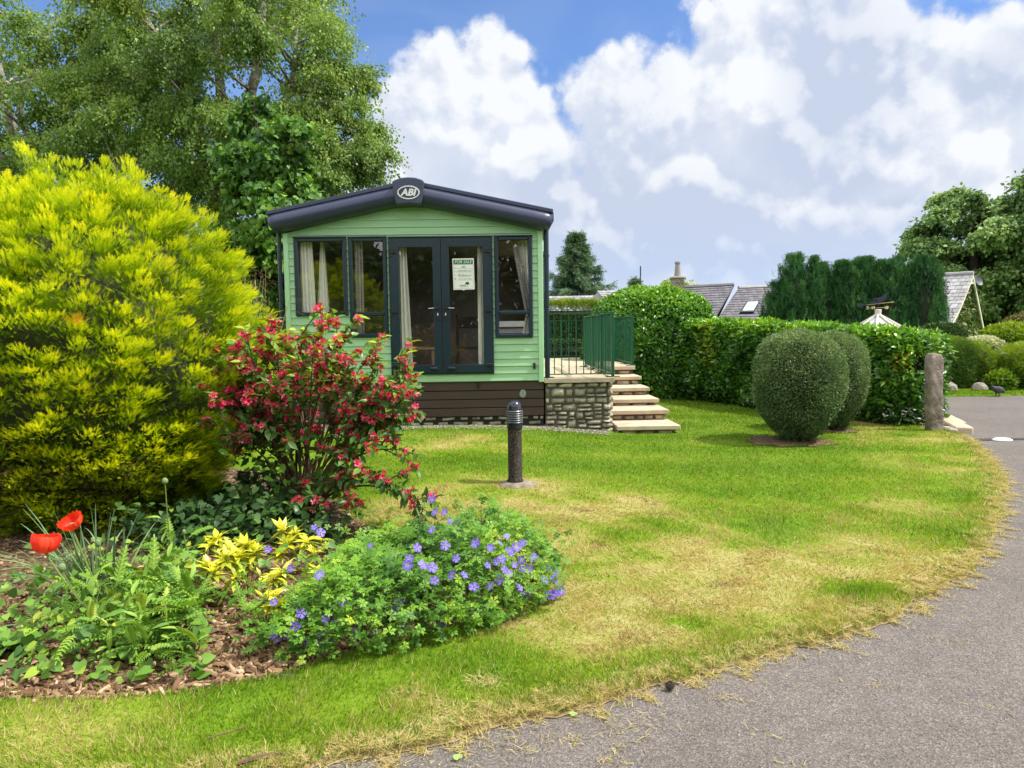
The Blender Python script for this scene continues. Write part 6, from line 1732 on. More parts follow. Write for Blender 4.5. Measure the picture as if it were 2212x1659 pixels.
fl_px = [(1265, 278), (1390, 220), (1440, 228), (1350, 160), (1430, 285), (1285, 160), (1265, 70), (1530, 220), (1552, 365), (1650, 395), (1755, 320), (1710, 365), (1820, 390), (1865, 362), (1785, 430), (1770, 410), (1725, 470), (1690, 485), (1630, 510), (1855, 475), (1935, 460), (1740, 540), (1770, 565), (1805, 510), (1860, 535), (1905, 535), (1715, 605), (1650, 650), (1540, 655), (2035, 525), (2000, 605), (2065, 605), (2085, 565), (2060, 690), (2110, 690), (2020, 715), (2040, 790), (2085, 760), (2050, 820), (2080, 800), (2085, 835), (1995, 905), (1905, 705), (1870, 710), (1630, 770), (1580, 835), (1325, 895), (1425, 465), (1475, 575), (1400, 575), (1280, 610), (1200, 510), (1265, 525), (1115, 465), (1105, 510), (1165, 395), (860, 385), (1350, 380), (1050, 755), (1025, 800), (675, 745), (565, 860), (640, 890), (690, 885), (365, 910), (315, 960), (245, 990), (225, 970), (450, 1020), (515, 1060), (570, 1060), (385, 985), (405, 825), (225, 750), (335, 530), (525, 575), (490, 260), (530, 295), (185, 405), (770, 940), (1075, 910), (535, 960), (1840, 660)]
mb = MB(); r_ = random.Random(5)
for i in range(170):
    x, y = r_.uniform(-1.1, .3), r_.uniform(3.5, 4.9)
    if not inside(np.array([(x, y)]), gpoly)[0]: continue
    a_ = r_.uniform(0, 6.28); l_ = r_.uniform(.08, .25); z0_ = lz(x, y); h_ = float(gh_(np.array([(x, y)]))[0])*r_.uniform(.7, 1.15)
    mb.tube([(x, y, z0_), (x+l_*.3*math.cos(a_), y+l_*.3*math.sin(a_), z0_+h_*.7), (x+l_*math.cos(a_), y+l_*math.sin(a_), z0_+h_)], .0016, 4, r_.random(), cap=False)
fproto = []
def gflower(seed):
    q = random.Random(seed); mb = MB()
    for k in range(5):
        an = 2*PI*k/5; tone = q.uniform(.3, .7)
        def g_(da, rr, z_): return (math.cos(an+da)*rr, math.sin(an+da)*rr, z_)
        vs = [g_(0, .002, .001), g_(-.50, .012, .003), g_(-.52, .0185, .005), g_(-.14, .0215, .0035), g_(0, .020, .004), g_(.14, .0215, .0035), g_(.52, .0185, .005), g_(.50, .012, .003)]
        mb.add(vs, [(0, 1, 2, 3, 4), (0, 4, 5, 6, 7)], tone)
        mb.a[-8] = .98
    return mb
for i, (x, y) in enumerate(fl_px):
    px, py = (600+x*.3797)*.4, (1220+y*.3797)*.4
    p = gnd(px, py, .42)
    yf = float(np.interp(p.x, [-1.2, -.75, -.4, 0, .3, .45], [3.40, 3.38, 3.5, 3.72, 4.05, 4.3]))
    if p.y < yf: p = at(px, py, yf)
    if p.y > 5.1: p = at(px, py, 5.1)
    p.z = max(p.z, lz(p.x, p.y)+.05)
    nrm__ = Vector((r_.gauss(0, .5), -.9+r_.gauss(0, .4), .75)).normalized()
    rot = nrm__.to_track_quat('Z', 'Y').to_euler()
    if i < 5:
        mb2 = gflower(i); o = mb2.build('flower', m_gf, ge, org=(0, 0, 0)); fproto.append(o)
    else: o = fproto[i % 5].copy(); col.objects.link(o); o.parent = ge
    o.location = p-ORG[ge]; o.rotation_euler = rot; k_ = r_.uniform(.9, 1.4); o.scale = (k_, k_, k_); ORG[o] = p
    b_ = Vector((p.x+r_.uniform(-.08, .08), p.y+r_.uniform(.0, .12), lz(p.x, p.y)))
    mb.tube([b_, b_.lerp(p, .6)+Vector((0, 0, .03)), p], .0013, 4, .5, cap=False)
m_stem = leafM('green_stems', [(0, (.05, .12, .02)), (1, (.22, .28, .06))], .6, .1, .3)
mb.build('stems', m_stem, ge)

# ------------------------------------------------------------------ poppies and their leaves
m_pop = leafM('scarlet_petals', [(0, (.70, .02, .012)), (.5, (.90, .06, .025)), (1, (.95, .20, .10))], .5, .35, .25, 1.1)
m_pof = leafM('poppy_leaves', [(0, (.045, .11, .02)), (.4, (.13, .28, .035)), (.75, (.29, .46, .065)), (1, (.50, .54, .11))], .55, .28, .3)
m_bud = M('poppy_bud', (.16, .24, .09), .7, .15, 40, bump=.4, bscale=200)
def poppy(px, py, Y, rad, label, base, seed, tilt, phm):
    c = at(px, py, Y); t = empty('poppy', (base[0], base[1], bedz(*base)), label, 'poppy', 'scarlet poppies in the bed')
    q = random.Random(seed)
    for k in range(5):
        an = 2*PI*k/5+q.uniform(-.2, .2); vs = []; nu, nv = 12, 9; rs = rad*(1 if k % 2 else .93); wdt = q.uniform(1.7, 2.0)
        for j in range(nv+1):
            v_ = j/nv; ph = v_*phm                                # bowl angle from the base up
            for i in range(nu+1):
                u_ = (i/nu-.5)*wdt*(.35+.65*math.sin(PI*min(1, v_*.62+.14)))
                rr = rs*math.sin(ph)*(1-.10*v_)+.004; zz_ = rs*(1-math.cos(ph))*1.0
                cr_ = .07*rad*math.sin(i*1.9+k*1.3)*v_**2+.07*rad*math.sin(i*4.1+k*2+j*.8)*v_**3
                edge_ = -.05*rad*(abs(i/nu-.5)*2)**3*v_
                vs.append((c.x+math.cos(an+u_)*(rr+cr_), c.y+math.sin(an+u_)*(rr+cr_), c.z-rad*.55+zz_+edge_+cr_*.5))
        mb = MB(); mb.add(vs, [(j*(nu+1)+i, j*(nu+1)+i+1, (j+1)*(nu+1)+i+1, (j+1)*(nu+1)+i) for j in range(nv) for i in range(nu)], q.uniform(.3, .75))
        from mathutils import Euler
        Rm = Euler(tilt).to_matrix(); mb.v = [tuple(c+Rm@(Vector(p)-c)) for p in mb.v]
        mb.build('petal', m_pop, t, smooth=True)
    mb = MB(); b = Vector((base[0], base[1], bedz(*base))); e_ = Vector((c.x, c.y, c.z-rad*.55))
    mb.tube(bez(b, b.lerp(e_, .55)+Vector((.04, -.05, -.06)), e_, 8), .0055, 7, .5); mb.build('stem', m_stem, t)
    mb = MB(); mb.lathe([(.001, 0), (.012, .006), (.015, .02), (.011, .03), (.001, .032)], (c.x, c.y, c.z-rad*.5), 10); mb.build('seed_pod', m_bud, t)
poppy(72, 523, 3.85, .060, 'scarlet poppy with upright cupped petals farther from the camera', (-2.05, 3.85), 1, (.50, -.25, 0), 1.62)
poppy(45, 546, 3.7, .066, 'open red orange poppy nearest the left edge of the bed', (-1.92, 3.62), 2, (-.15, .12, 0), 2.05)
def bud(px, py, Y, label, base, rx=.014, rz=.022):
    c = at(px, py, Y); b = Vector((base[0], base[1], bedz(*base)))
    t = empty('poppy_bud', tuple(b), label, 'poppy bud', 'closed poppy buds in the bed')
    mb = MB(); mb.lathe([(.001, -rz)]+[(rx*math.cos(q), rz*math.sin(q)) for q in np.linspace(-1.3, 1.3, 9)]+[(.001, rz)], tuple(c), 12); mb.build('bud', m_bud, t, smooth=True)
    mb = MB(); e_ = c+Vector((0, 0, -rz)); mb.tube(bez(b, Vector((e_.x*.6+b.x*.4, e_.y*.6+b.y*.4, b.z+.05)).lerp(e_, .15), e_, 8), .0038, 6, .5); mb.build('stem', m_stem, t)
bud(62, 567.5, 3.6, 'green poppy bud just below the two red poppies', (-1.75, 3.55), .018, .022)
bud(98, 543, 4.0, 'green poppy bud to the right of the red poppies', (-2.0, 3.95), .016, .023)
bud(165, 481, 4.6, 'nodding green bud on a tall thin stem against the dark conifer base', (-2.06, 4.6), .019, .021)
bud(184, 532, 4.3, 'small green bud left of the yellow leaved shrubs', (-1.78, 4.3), .011, .017)
pf_ = empty('poppy_foliage', (-1.6, 3.9, .03), 'rough toothed poppy leaves sprawling over the front of the bed', 'plant')
lp, lu, ln_, ls, lsh = [], [], [], [], []
r_ = random.Random(8)
for (cx, cy, k, L_) in [(-1.95, 4.05, 18, .26), (-1.62, 3.75, 26, .28), (-1.42, 3.55, 24, .26), (-1.75, 3.5, 22, .25), (-1.25, 3.72, 18, .24), (-1.5, 4.15, 22, .27), (-1.75, 4.45, 20, .28), (-2.1, 3.75, 14, .24), (-1.95, 3.45, 12, .2), (-1.35, 3.35, 14, .2), (-1.62, 3.36, 14, .2), (-2.02, 4.5, 10, .25)]:
    z0_ = bedz(cx, cy)
    for i in range(k*3):
        a_ = r_.uniform(0, 2*PI); ele = r_.uniform(-.1, 1.3); o_ = r_.uniform(.0, .10)
        lp.append((cx+o_*math.cos(a_)*1.6, cy+o_*math.sin(a_)*1.6, z0_+r_.uniform(.0, .22)))
        d_ = Vector((math.cos(a_)*math.cos(ele), math.sin(a_)*math.cos(ele), math.sin(ele))); lu.append(tuple(d_))
        ln_.append((-d_.x*d_.z+r_.gauss(0, .35), -d_.y*d_.z+r_.gauss(0, .35), 1-d_.z**2+.1)); ls.append(L_*r_.uniform(.35, .95)); lsh.append(r_.gauss(.45, .15)+.12*math.sin(ele))
kp = [i for i in range(len(lp)) if lp[i][0]/lp[i][1] < -.415 or (r_.random() < .06)]
lp, lu, ln_, ls, lsh = [[q[i] for i in kp] for q in (lp, lu, ln_, ls, lsh)]
scatter('leaves', m_pof, T_pinnate(8), lp, lu, ln_, np.array(ls), np.array(lsh), pf_, width=np.array(ls)*.95)
sel = rng.choice(len(lp), 170); o2 = rng.normal(0, .06, (170, 3))
scatter('young_leaves', m_pof, T_leaf(.26, .06, .3), np.array(lp)[sel]+o2+np.array([0, 0, .06]), np.array(lu)[sel]+rng.normal(0, .5, (170, 3)), np.array(ln_)[sel], rng.uniform(.05, .11, 170), rng.normal(.58, .16, 170), pf_)
# heart leaved bindweed and broad leaves
bw = empty('bindweed', (-2.0, 3.9, .03), 'heart shaped bindweed leaves trailing through the left of the bed', 'plant')
n = 330
Q = np.concatenate([rng.normal((-2.3, 3.75), (.25, .3), (190, 2)), rng.normal((-1.9, 4.1), (.3, .35), (120, 2)), rng.normal((-1.35, 4.0), (.25, .35), (130, 2)), rng.normal((-1.85, 3.4), (.35, .12), (190, 2)), rng.normal((-1.15, 3.75), (.12, .2), (40, 2)), rng.normal((-2.2, 4.5), (.4, .2), (40, 2))])
Q[:, 1] = np.maximum(Q[:, 1], 3.2); Q = Q[(Q[:, 0]/Q[:, 1] < -.40) | (Q[:, 1] > 4.35) | (rng.uniform(0, 1, len(Q)) < .10)]; n = len(Q)
P = np.column_stack([Q, lawn_z(Q)+rng.uniform(.02, .26, n)*np.clip((Q[:, 1]-3.1)/.5, .25, 1)])
scatter('leaves', m_lime, T_heart(.85), P, np.stack([rng.normal(0, .7, n), rng.normal(-.5, .6, n), rng.normal(-.3, .4, n)], 1), np.stack([rng.normal(0, .4, n), rng.normal(-.5, .4, n), np.ones(n)], 1), rng.uniform(.035, .075, n), rng.normal(.58, .18, n), bw)
mb = MB()
for i in range(24):
    x, y = Q[i*9]; a_ = rng.uniform(0, 6.28); mb.tube([(x, y, bedz(x, y)), (x+.1*math.cos(a_), y+.1*math.sin(a_), bedz(x, y)+.13), (x+.25*math.cos(a_), y+.2*math.sin(a_), bedz(x, y)+.2)], .0016, 4, .6, cap=False)
mb.build('stems', m_stem, bw)
ho = empty('hosta', (-2.42, 3.5, .03), 'broad ribbed hosta leaves at the left edge of the bed', 'plant')
n = 12; a = rng.uniform(-1.8, 1.6, n)
scatter('leaves', m_lime, T_leaf(.62, .10, .30), np.tile(np.array([-2.42, 3.52, .06]), (n, 1))+rng.normal(0, .05, (n, 3))*np.array([1, 1, .3]), np.stack([np.sin(a), -np.cos(a), rng.uniform(.1, .7, n)], 1), np.stack([rng.normal(0, .2, n), -.3+rng.normal(0, .2, n), np.ones(n)], 1), rng.uniform(.14, .22, n), rng.normal(.55, .12, n), ho)
# strap leaves
st_ = empty('strap_leaf_clump', (-2.35, 4.2, .03), 'clump of long narrow grey green strap leaves behind the poppies', 'plant')
m_strap = leafM('strap_leaves', [(0, (.05, .11, .055)), (.6, (.14, .25, .12)), (1, (.38, .42, .16))], .45, .2, .4)
def strap(mb, b, d_, L_, w, droop, sh_, k=9):
    b = Vector(b); d_ = Vector(d_).normalized(); sd_ = d_.cross(Vector((0, 0, 1))); sd_ = sd_.normalized() if sd_.length > .01 else Vector((1, 0, 0)); vs = []
    for i in range(k+1):
        t_ = i/k; p = b+d_*(L_*t_)+Vector((d_.x*.3, d_.y*.3, -1))*(droop*L_*t_**2.3); ww = w*(1-t_**3)*.5+.0004
        vs += [p-sd_*ww, p+sd_*ww+Vector((0, 0, .002))]
    mb.add(vs, [(2*i, 2*i+1, 2*i+3, 2*i+2) for i in range(k)], sh_)
mb = MB(); r_ = random.Random(31)
for i in range(105):
    a_ = r_.uniform(0, 2*PI); ti = abs(r_.gauss(.15, .55))
    strap(mb, (-2.30+r_.gauss(0, .06), 4.15+r_.gauss(0, .06), bedz(-2.3, 4.15)), (math.cos(a_)*ti-.15, math.sin(a_)*ti-.1, 1), r_.uniform(.42, .74), r_.uniform(.009, .016), r_.uniform(.05, .55), r_.gauss(.5, .2))
for (x, y, dx, dy, L_) in [(-2.0, 4.4, .5, -.1, .5), (-1.85, 4.2, .6, .1, .55), (-1.9, 3.9, -.8, -.6, .5), (-2.3, 3.7, -.5, -.5, .45), (-1.55, 3.55, .1, -.5, .35)]:
    strap(mb, (x, y, bedz(x, y)), (dx, dy, .8), L_, .012, .7, .6)
mb.build('leaves', m_strap, st_)
# yellow leaved pieris
m_pie = leafM('yellow_leaves', [(0, (.10, .18, .02)), (.4, (.36, .42, .03)), (.75, (.78, .74, .05)), (1, (.88, .86, .30))], .45, .3, .4)
m_redtw = M('red_brown_twig', (.16, .05, .03), .7, .2, 20)
def pieris(label, spots, base, seed):
    t = empty('yellow_shrub', (base[0], base[1], bedz(*base)), label, 'shrub', 'yellow leaved shrubs in the bed')
    r_ = random.Random(seed); P, U, Nn, S, H_ = [], [], [], [], []; mb = MB()
    b = Vector((base[0], base[1], bedz(*base)))
    for (px, py, Y, k_, s_) in spots:
        c = at(px, py, Y); mb.tube(bez(b, b.lerp(c, .5)+Vector((0, 0, -.02)), c, 5), .003, 5, .5)
        for i in range(int(k_*1.35)):
            a_ = i*2.4+r_.uniform(-.3, .3); el = r_.uniform(.05, 1.2) if i < k_*.75 else r_.uniform(-.4, .1)
            d_ = Vector((math.cos(a_)*math.cos(el), math.sin(a_)*math.cos(el)-.1, math.sin(el)))
            P.append(tuple(c-Vector((0, 0, .02*(i/k_))))); U.append(tuple(d_)); Nn.append((-d_.x*d_.z+r_.gauss(0, .2), -d_.y*d_.z+r_.gauss(0, .2), 1.05-d_.z**2)); S.append(1.6*s_*r_.uniform(.75, 1.15)); H_.append(.35+.35*(1-i/k_)+r_.gauss(0, .12) if el < .1 else .68+r_.gauss(0, .12))
    scatter('leaves', m_pie, T_leaf(.33, .06, .25), P, U, Nn, np.array(S), np.array(H_), t)
    mb.build('twigs', m_redtw, t)
Z6 = lambda x, y: ((x*.3617)*.4, (1180+y*.3617)*.4)
def sp(L_): return [(*Z6(x, y), Y, k_, s_) for x, y, Y, k_, s_ in L_]
pieris('bright yellow leaved shrub nearest the poppies', sp([(1500, 460, 4.25, 16, .055), (1450, 500, 4.2, 14, .05), (1540, 520, 4.25, 12, .05), (1700, 510, 4.2, 22, .062), (1760, 560, 4.15, 18, .055), (1640, 590, 4.1, 20, .06), (1560, 600, 4.05, 16, .055), (1430, 650, 4.0, 14, .055), (1690, 640, 4.1, 16, .055), (1480, 700, 3.95, 12, .055), (1620, 720, 4.0, 10, .055), (1600, 540, 4.15, 16, .05)]), (-1.42, 4.1), 1)
pieris('yellow leaved shrub in front of the flowering shrub base', sp([(1950, 400, 4.6, 16, .06), (2050, 420, 4.6, 14, .055), (1990, 500, 4.55, 16, .065), (2120, 480, 4.5, 14, .055), (1940, 560, 4.5, 12, .055), (2170, 560, 4.4, 14, .05), (2230, 470, 4.6, 10, .05)]), (-1.12, 4.6), 2)
pieris('smaller yellow leaved shrub low beside the violet geraniums', sp([(1950, 690, 3.95, 16, .058), (1890, 730, 3.9, 12, .05), (1800, 720, 3.95, 8, .035), (1830, 880, 3.75, 12, .055), (1920, 920, 3.7, 12, .055), (1900, 860, 3.75, 12, .05), (2190, 680, 4.1, 12, .055)]), (-1.2, 3.72), 3)
# dark leafy cover under the shrubs
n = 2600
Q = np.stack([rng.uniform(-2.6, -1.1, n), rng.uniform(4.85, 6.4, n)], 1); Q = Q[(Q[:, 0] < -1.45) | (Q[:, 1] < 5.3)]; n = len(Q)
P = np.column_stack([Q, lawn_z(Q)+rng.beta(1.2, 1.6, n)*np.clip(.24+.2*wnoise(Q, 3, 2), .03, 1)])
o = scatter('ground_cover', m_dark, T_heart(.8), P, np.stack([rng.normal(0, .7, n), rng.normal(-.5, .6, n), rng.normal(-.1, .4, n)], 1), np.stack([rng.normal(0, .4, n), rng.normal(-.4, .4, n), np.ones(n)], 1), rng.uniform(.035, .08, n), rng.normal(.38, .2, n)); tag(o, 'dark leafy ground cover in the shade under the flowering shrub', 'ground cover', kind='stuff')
n = 700
Q = np.concatenate([np.stack([rng.uniform(-1.9, -.9, n), rng.uniform(3.1, 3.5, n)], 1), np.stack([rng.uniform(-2.5, -1.8, 160), rng.uniform(3.05, 3.4, 160)], 1)]); Q = Q[rng.uniform(0, 1, len(Q)) < np.clip(.25+.6*wnoise(Q, 8, 2), 0, 1)]; n = len(Q)
o = scatter('ground_cover', m_grass, T_blade(), np.column_stack([Q, lawn_z(Q)-.02]), np.column_stack([rng.normal(0, .6, (n, 2)), np.ones(n)]), rdir(n), rng.uniform(.03, .09, n), rng.normal(.35, .15, n), width=.004); tag(o, 'thin stray grass shoots growing through the bark mulch', 'grass', kind='stuff')

# ------------------------------------------------------------------ litter
def stick(pts_, r_, label):
    mb = MB(); mb.tube(pts_, r_, 6); o = mb.build('stick', m_twig); tag(o, label, 'stick', 'sticks on the grass')
p = D(560, 1638, .04); stick([(p.x-.07, p.y-.02, .035), (p.x, p.y, .045), (p.x+.06, p.y+.03, .04), (p.x+.09, p.y+.02, .038)], [.008, .009, .007, .003], 'thick pale broken stick at the bottom edge of the lawn')
p = D(495, 1590, .05); stick([(p.x-.07, p.y-.03, .06), (p.x, p.y, .065), (p.x+.05, p.y+.05, .06)], [.002, .003, .002], 'thin dark twig on the grass in front of the mulch')
p = D(1447, 1492, 0)
mb = MB(); r_ = random.Random(1)
for i in range(60):
    t_ = i/60; a_ = i*2.4; rr = .016*math.sin(PI*(.12+.8*t_)); c_ = Vector((p.x+rr*math.cos(a_), p.y+rr*math.sin(a_), .006+.030*t_)); e_ = Vector((math.cos(a_), math.sin(a_), .4))*.006; sd_ = Vector((-math.sin(a_), math.cos(a_), 0))*.005
    mb.add([c_-sd_, c_+sd_, c_+e_+sd_*.6, c_+e_-sd_*.6, c_+e_*.3+Vector((0, 0, .006))], [(0, 1, 2, 3), (3, 2, 4), (0, 3, 4), (1, 4, 2)])
mb.lathe([(.003, .004), (.013, .014), (.012, .026), (.003, .036)], (p.x, p.y, 0), 8)
o = mb.build('pine_cone', m_bark); tag(o, 'small dark cone lying on the tarmac edge', 'cone')
m_gl = leafM('fallen_leaf', [(0, (.25, .42, .10)), (1, (.45, .58, .22))], .5, .3)
for (x, y, s_, a_, lab) in ((1240, 1549, .032, .3, 'pale green fallen leaf on the tarmac near the grass edge'), (1003, 1645, .035, 2.2, 'small green leaf sprig on the tarmac at the bottom edge')):
    p = D(x, y, 0); tv, tf = T_heart(.9)
    o = scatter('fallen_leaf', m_gl, T_heart(.9), [(p.x-.5*s_, p.y, .010)], [(math.cos(a_), math.sin(a_), .1)], [(0, -.15, 1)], s_*1.1, np.array([.5])); tag(o, lab, 'leaf')

# woodland behind the viewpoint, mirrored in the windows
n = 95000
xx = rng.uniform(-20, 19, n); hh_ = 6.6+1.2*np.sin(xx*.55+1)+.7*np.sin(xx*1.7)
zz = hh_*rng.beta(1.1, 1.0, n); yy = -14+1.6*rng.normal(0, 1, n)
k_ = rng.uniform(0, 1, n) < .75+.35*np.sin(xx*2.2+zz*1.3)*np.sin(zz*2.1+1)-.5*np.clip((zz-4.8)/3, 0, 1)
P = np.column_stack([xx, yy, np.maximum(zz, .05)])[k_]; n = len(P)
o = scatter('woodland', m_dark, T_diamond(.75), P, rdir(n), rdir(n), rng.uniform(.22, .42, n), rng.normal(.5, .2, n)); tag(o, 'belt of dark woodland reflected in the caravan windows', 'woodland', kind='stuff')

# ------------------------------------------------------------------ light
SUN = Vector((.58, -.08, .88)).normalized()
sl = bpy.data.lights.new('sun', 'SUN'); sl.energy = 4.2; sl.angle = math.radians(3); sl.color = (1.0, .955, .87)
so = bpy.data.objects.new('sun', sl); col.objects.link(so); so.rotation_euler = SUN.to_track_quat('Z', 'Y').to_euler(); so.location = (5, 0, 20)

w = bpy.data.worlds.new('World'); scene.world = w; w.use_nodes = True
nt = w.node_tree
for nd in list(nt.nodes): nt.nodes.remove(nd)
L = nt.links.new
def azel(px, py):
    d = ray(px, py).normalized(); return math.atan2(d.x, d.y), math.asin(d.z)
blobs = [  # photo px cx, cy, rx, ry
    (452, 128, 96, 92), (430, 75, 48, 42), (490, 110, 62, 50), (395, 150, 60, 70), (520, 165, 75, 75), (560, 190, 60, 50), (470, 240, 140, 60),
    (650, 125, 98, 92), (612, 95, 55, 55), (690, 75, 60, 46), (735, 45, 66, 66), (760, 120, 120, 110), (700, 190, 160, 90), (600, 230, 160, 70),
    (835, 62, 92, 125), (900, 160, 170, 90), (985, 95, 82, 75), (945, 115, 70, 60), (1010, 20, 60, 34), (790, 5, 60, 40), (1080, 120, 120, 140), (860, 230, 260, 90), (1000, 230, 220, 80), (1080, 20, 60, 60), (905, 75, 60, 60), (930, 40, 40, 40)]
def group_cloud():
    g_ = bpy.data.node_groups.new('cloud_density', 'ShaderNodeTree')
    g_.interface.new_socket('Vector', in_out='INPUT', socket_type='NodeSocketVector'); g_.interface.new_socket('Density', in_out='OUTPUT', socket_type='NodeSocketFloat')
    gi = g_.nodes.new('NodeGroupInput'); go = g_.nodes.new('NodeGroupOutput'); l = g_.links.new
    def noise(sc, det, ro):
        q = g_.nodes.new('ShaderNodeTexNoise'); q.inputs['Scale'].default_value = sc; q.inputs['Detail'].default_value = det; q.inputs['Roughness'].default_value = ro
        l(gi.outputs[0], q.inputs['Vector']); return q
    nz = noise(11, 7, .60)
    sub = g_.nodes.new('ShaderNodeVectorMath'); sub.operation = 'MULTIPLY_ADD'; l(nz.outputs['Color'], sub.inputs[0]); sub.inputs[1].default_value = (.085, .085, 0); l(gi.outputs[0], sub.inputs[2])
    sb2 = g_.nodes.new('ShaderNodeVectorMath'); sb2.operation = 'SUBTRACT'; l(sub.outputs[0], sb2.inputs[0]); sb2.inputs[1].default_value = (.0425, .0425, 0)
    cur = None
    for (cx, cy, rx, ry) in blobs:
        a_, e_ = azel(cx, cy); ax_ = rx/F*math.cos(a_)**2*1.0; ey = ry/F
        s1 = g_.nodes.new('ShaderNodeVectorMath'); s1.operation = 'SUBTRACT'; l(sb2.outputs[0], s1.inputs[0]); s1.inputs[1].default_value = (a_, e_, 0)
        s2 = g_.nodes.new('ShaderNodeVectorMath'); s2.operation = 'MULTIPLY'; l(s1.outputs[0], s2.inputs[0]); s2.inputs[1].default_value = (1/ax_, 1/ey, 0)
        s3 = g_.nodes.new('ShaderNodeVectorMath'); s3.operation = 'LENGTH'; l(s2.outputs[0], s3.inputs[0])
        s4 = g_.nodes.new('ShaderNodeMath'); s4.operation = 'MULTIPLY_ADD'; s4.inputs[1].default_value = -min(ax_, ey)*10; s4.inputs[2].default_value = min(ax_, ey)*10; l(s3.outputs['Value'], s4.inputs[0])
        if cur is None: cur = s4.outputs[0]
        else:
            mx = g_.nodes.new('ShaderNodeMath'); mx.operation = 'SMOOTH_MAX'; mx.inputs[2].default_value = .12; l(cur, mx.inputs[0]); l(s4.outputs[0], mx.inputs[1]); cur = mx.outputs[0]
    def vor(sc, src):
        q = g_.nodes.new('ShaderNodeTexVoronoi'); q.feature = 'F1'; q.inputs['Scale'].default_value = sc; l(src, q.inputs['Vector']); return q.outputs['Distance']
    n2 = noise(42, 7, .66)
    wv_ = g_.nodes.new('ShaderNodeVectorMath'); wv_.operation = 'MULTIPLY_ADD'; l(n2.outputs['Color'], wv_.inputs[0]); wv_.inputs[1].default_value = (.022, .022, 0); l(gi.outputs[0], wv_.inputs[2])
    tot = cur
    for sc, am in ((11, -.50), (25, -.32), (55, -.12)):
        q = g_.nodes.new('ShaderNodeMath'); q.operation = 'MULTIPLY_ADD'; l(vor(sc, wv_.outputs[0]), q.inputs[0]); q.inputs[1].default_value = am; l(tot, q.inputs[2]); tot = q.outputs[0]
    ad_ = g_.nodes.new('ShaderNodeMath'); ad_.operation = 'MULTIPLY_ADD'; l(n2.outputs['Fac'], ad_.inputs[0]); ad_.inputs[1].default_value = .22; l(tot, ad_.inputs[2])
    ad2 = g_.nodes.new('ShaderNodeMath'); ad2.operation = 'ADD'; l(ad_.outputs[0], ad2.inputs[0]); ad2.inputs[1].default_value = .36
    l(ad2.outputs[0], go.inputs[0]); return g_
G = group_cloud()
def nd(t, **kw):
    q = nt.nodes.new(t)
    for k_, v_ in kw.items(): setattr(q, k_, v_)
    return q
def mth(op, a_, b_=None, c_=None, clamp=False):
    q = nd('ShaderNodeMath', operation=op); q.use_clamp = clamp
    for i, v_ in enumerate((a_, b_, c_)):
        if v_ is None: continue
        if isinstance(v_, (int, float)): q.inputs[i].default_value = v_
        else: L(v_, q.inputs[i])
    return q.outputs[0]
def mrange(v_, a_, b_, c_, d_, smooth=True):
    q = nd('ShaderNodeMapRange'); q.interpolation_type = 'SMOOTHSTEP' if smooth else 'LINEAR'
    L(v_, q.inputs['Value']); 
    for k_, x in zip(('From Min', 'From Max', 'To Min', 'To Max'), (a_, b_, c_, d_)): q.inputs[k_].default_value = x
    return q.outputs['Result']
def mixc(f_, a_, b_):
    q = nd('ShaderNodeMix', data_type='RGBA')
    if isinstance(f_, float): q.inputs[0].default_value = f_
    else: L(f_, q.inputs[0])
    for i, v_ in ((6, a_), (7, b_)):
        if isinstance(v_, tuple): q.inputs[i].default_value = (*v_, 1)
        else: L(v_, q.inputs[i])
    return q.outputs[2]
tc = nd('ShaderNodeTexCoord'); sx = nd('ShaderNodeSeparateXYZ'); L(tc.outputs['Generated'], sx.inputs[0])
az = mth('ARCTAN2', sx.outputs[0], sx.outputs[1]); elv = mth('ARCSINE', sx.outputs[2])
cv = nd('ShaderNodeCombineXYZ'); L(az, cv.inputs[0]); L(elv, cv.inputs[1])
g1 = nd('ShaderNodeGroup'); g1.node_tree = G; L(cv.outputs[0], g1.inputs[0])
of = nd('ShaderNodeVectorMath', operation='ADD'); L(cv.outputs[0], of.inputs[0]); of.inputs[1].default_value = (.010, .020, 0)
g2 = nd('ShaderNodeGroup'); g2.node_tree = G; L(of.outputs[0], g2.inputs[0])
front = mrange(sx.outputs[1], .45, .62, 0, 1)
gen = nd('ShaderNodeTexNoise'); gen.inputs['Scale'].default_value = 3.2; gen.inputs['Detail'].default_value = 7; L(tc.outputs['Generated'], gen.inputs['Vector'])
genv = mth('MULTIPLY_ADD', gen.outputs['Fac'], 5.0, -2.0)
dens = mth('ADD', mth('MULTIPLY', g1.outputs[0], front), mth('MULTIPLY', genv, mth('SUBTRACT', 1.0, front)))
cover = mrange(dens, -.04, .23, 0, 1)
# broad pale haze and thin cloud towards the horizon
hz = mrange(elv, .30, .02, .15, .96)
wisp = nd('ShaderNodeTexNoise'); wisp.inputs['Scale'].default_value = 5; wisp.inputs['Detail'].default_value = 6; wisp.inputs['Distortion'].default_value = .6
mp = nd('ShaderNodeMapping'); mp.inputs['Scale'].default_value = (1, 2.4, 1); L(cv.outputs[0], mp.inputs[0]); L(mp.outputs[0], wisp.inputs['Vector'])
lit = mrange(mth('SUBTRACT', g1.outputs[0], g2.outputs[0]), -.14, .30, 0, 1)
big = nd('ShaderNodeTexNoise'); big.inputs['Scale'].default_value = 5.5; big.inputs['Detail'].default_value = 5; big.inputs['Roughness'].default_value = .55; L(cv.outputs[0], big.inputs['Vector'])
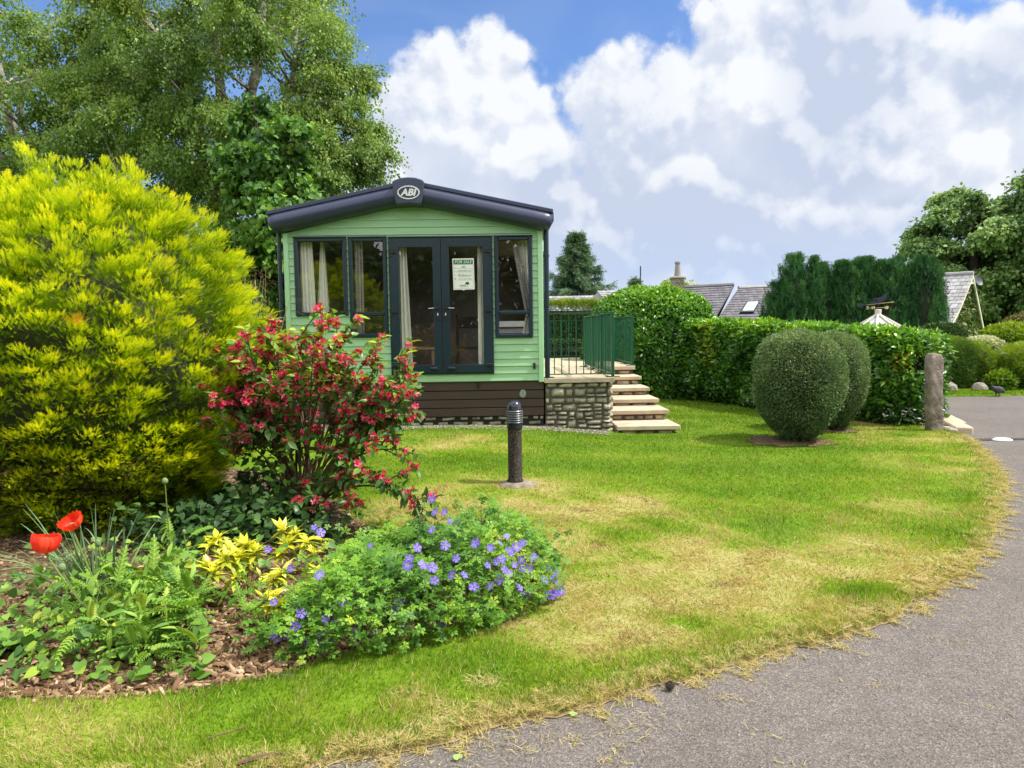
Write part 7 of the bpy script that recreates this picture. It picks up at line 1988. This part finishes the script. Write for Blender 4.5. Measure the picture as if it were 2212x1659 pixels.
# darker bodies where the cloud is thick
def blobmask(cx, cy, rx, ry):
    a_, e_ = azel(cx, cy); v = nd('ShaderNodeVectorMath', operation='SUBTRACT'); L(cv.outputs[0], v.inputs[0]); v.inputs[1].default_value = (a_, e_, 0)
    v2 = nd('ShaderNodeVectorMath', operation='MULTIPLY'); L(v.outputs[0], v2.inputs[0]); v2.inputs[1].default_value = (F/rx/math.cos(a_)**2, F/ry, 0)
    v3 = nd('ShaderNodeVectorMath', operation='LENGTH'); L(v2.outputs[0], v3.inputs[0])
    return mrange(v3.outputs['Value'], 1.25, .1, 0, 1)
dk = None
for b_ in ((832, 95, 95, 130), (660, 235, 190, 70), (560, 185, 60, 40), (900, 240, 200, 45), (1000, 70, 50, 40)):
    q = blobmask(*b_); dk = q if dk is None else mth('MAXIMUM', dk, q)
dk2 = mth('MULTIPLY', dk, mrange(big.outputs['Fac'], .30, .66, .45, 1.15))
bright = mth('SUBTRACT', mth('ADD', mth('MULTIPLY', lit, .80), mrange(big.outputs['Fac'], .32, .68, .06, .58)), mth('MULTIPLY', dk2, .75))
br = nd('ShaderNodeClamp'); L(bright, br.inputs[0])
cc0 = mixc(br.outputs[0], (.405, .458, .575), (.65, .67, .70))
cc = mixc(front, (1.32, 1.31, 1.29), cc0)  # unseen cloud behind the camera, brightened as added fill for the facade
sky = nd('ShaderNodeTexSky', sky_type='NISHITA'); sky.sun_disc = False
sky.sun_elevation = math.asin(SUN.z); sky.sun_rotation = math.atan2(SUN.x, SUN.y); sky.altitude = 200; sky.air_density = 1.0; sky.dust_density = .4; sky.ozone_density = 3.0
SKY = .097
sk = nd('ShaderNodeVectorMath', operation='MULTIPLY'); L(sky.outputs[0], sk.inputs[0]); sk.inputs[1].default_value = (SKY*.62, SKY*.92, SKY*1.28)
hazec = mixc(mrange(wisp.outputs['Fac'], .40, .68, 0, 1), (.40, .475, .655), (.575, .61, .695))
base = mixc(mth('MULTIPLY', hz, mrange(wisp.outputs['Fac'], .25, .55, .75, 1.0)), sk.outputs[0], hazec)
lowfade = mrange(elv, .02, .16, .35, 1.0)
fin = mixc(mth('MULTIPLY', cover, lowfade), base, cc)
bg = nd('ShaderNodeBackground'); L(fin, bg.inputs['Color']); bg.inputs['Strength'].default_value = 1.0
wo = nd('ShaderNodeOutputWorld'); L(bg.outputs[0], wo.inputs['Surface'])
w.cycles.sampling_method = 'MANUAL'; w.cycles.sample_map_resolution = 512

# ------------------------------------------------------------------ render settings
scene.render.engine = 'CYCLES'
scene.view_settings.view_transform = 'Standard'; scene.view_settings.look = 'None'
scene.view_settings.exposure = 0.55; scene.view_settings.gamma = 1.0
cy_ = scene.cycles
cy_.max_bounces = 7; cy_.diffuse_bounces = 3; cy_.glossy_bounces = 3; cy_.transmission_bounces = 4; cy_.transparent_max_bounces = 8
cy_.sample_clamp_indirect = 6; cy_.caustics_reflective = False; cy_.caustics_refractive = False
cy_.use_adaptive_sampling = False
cy_.use_denoising = True; cy_.denoising_prefilter = 'ACCURATE'; cy_.denoising_input_passes = 'RGB_ALBEDO_NORMAL'
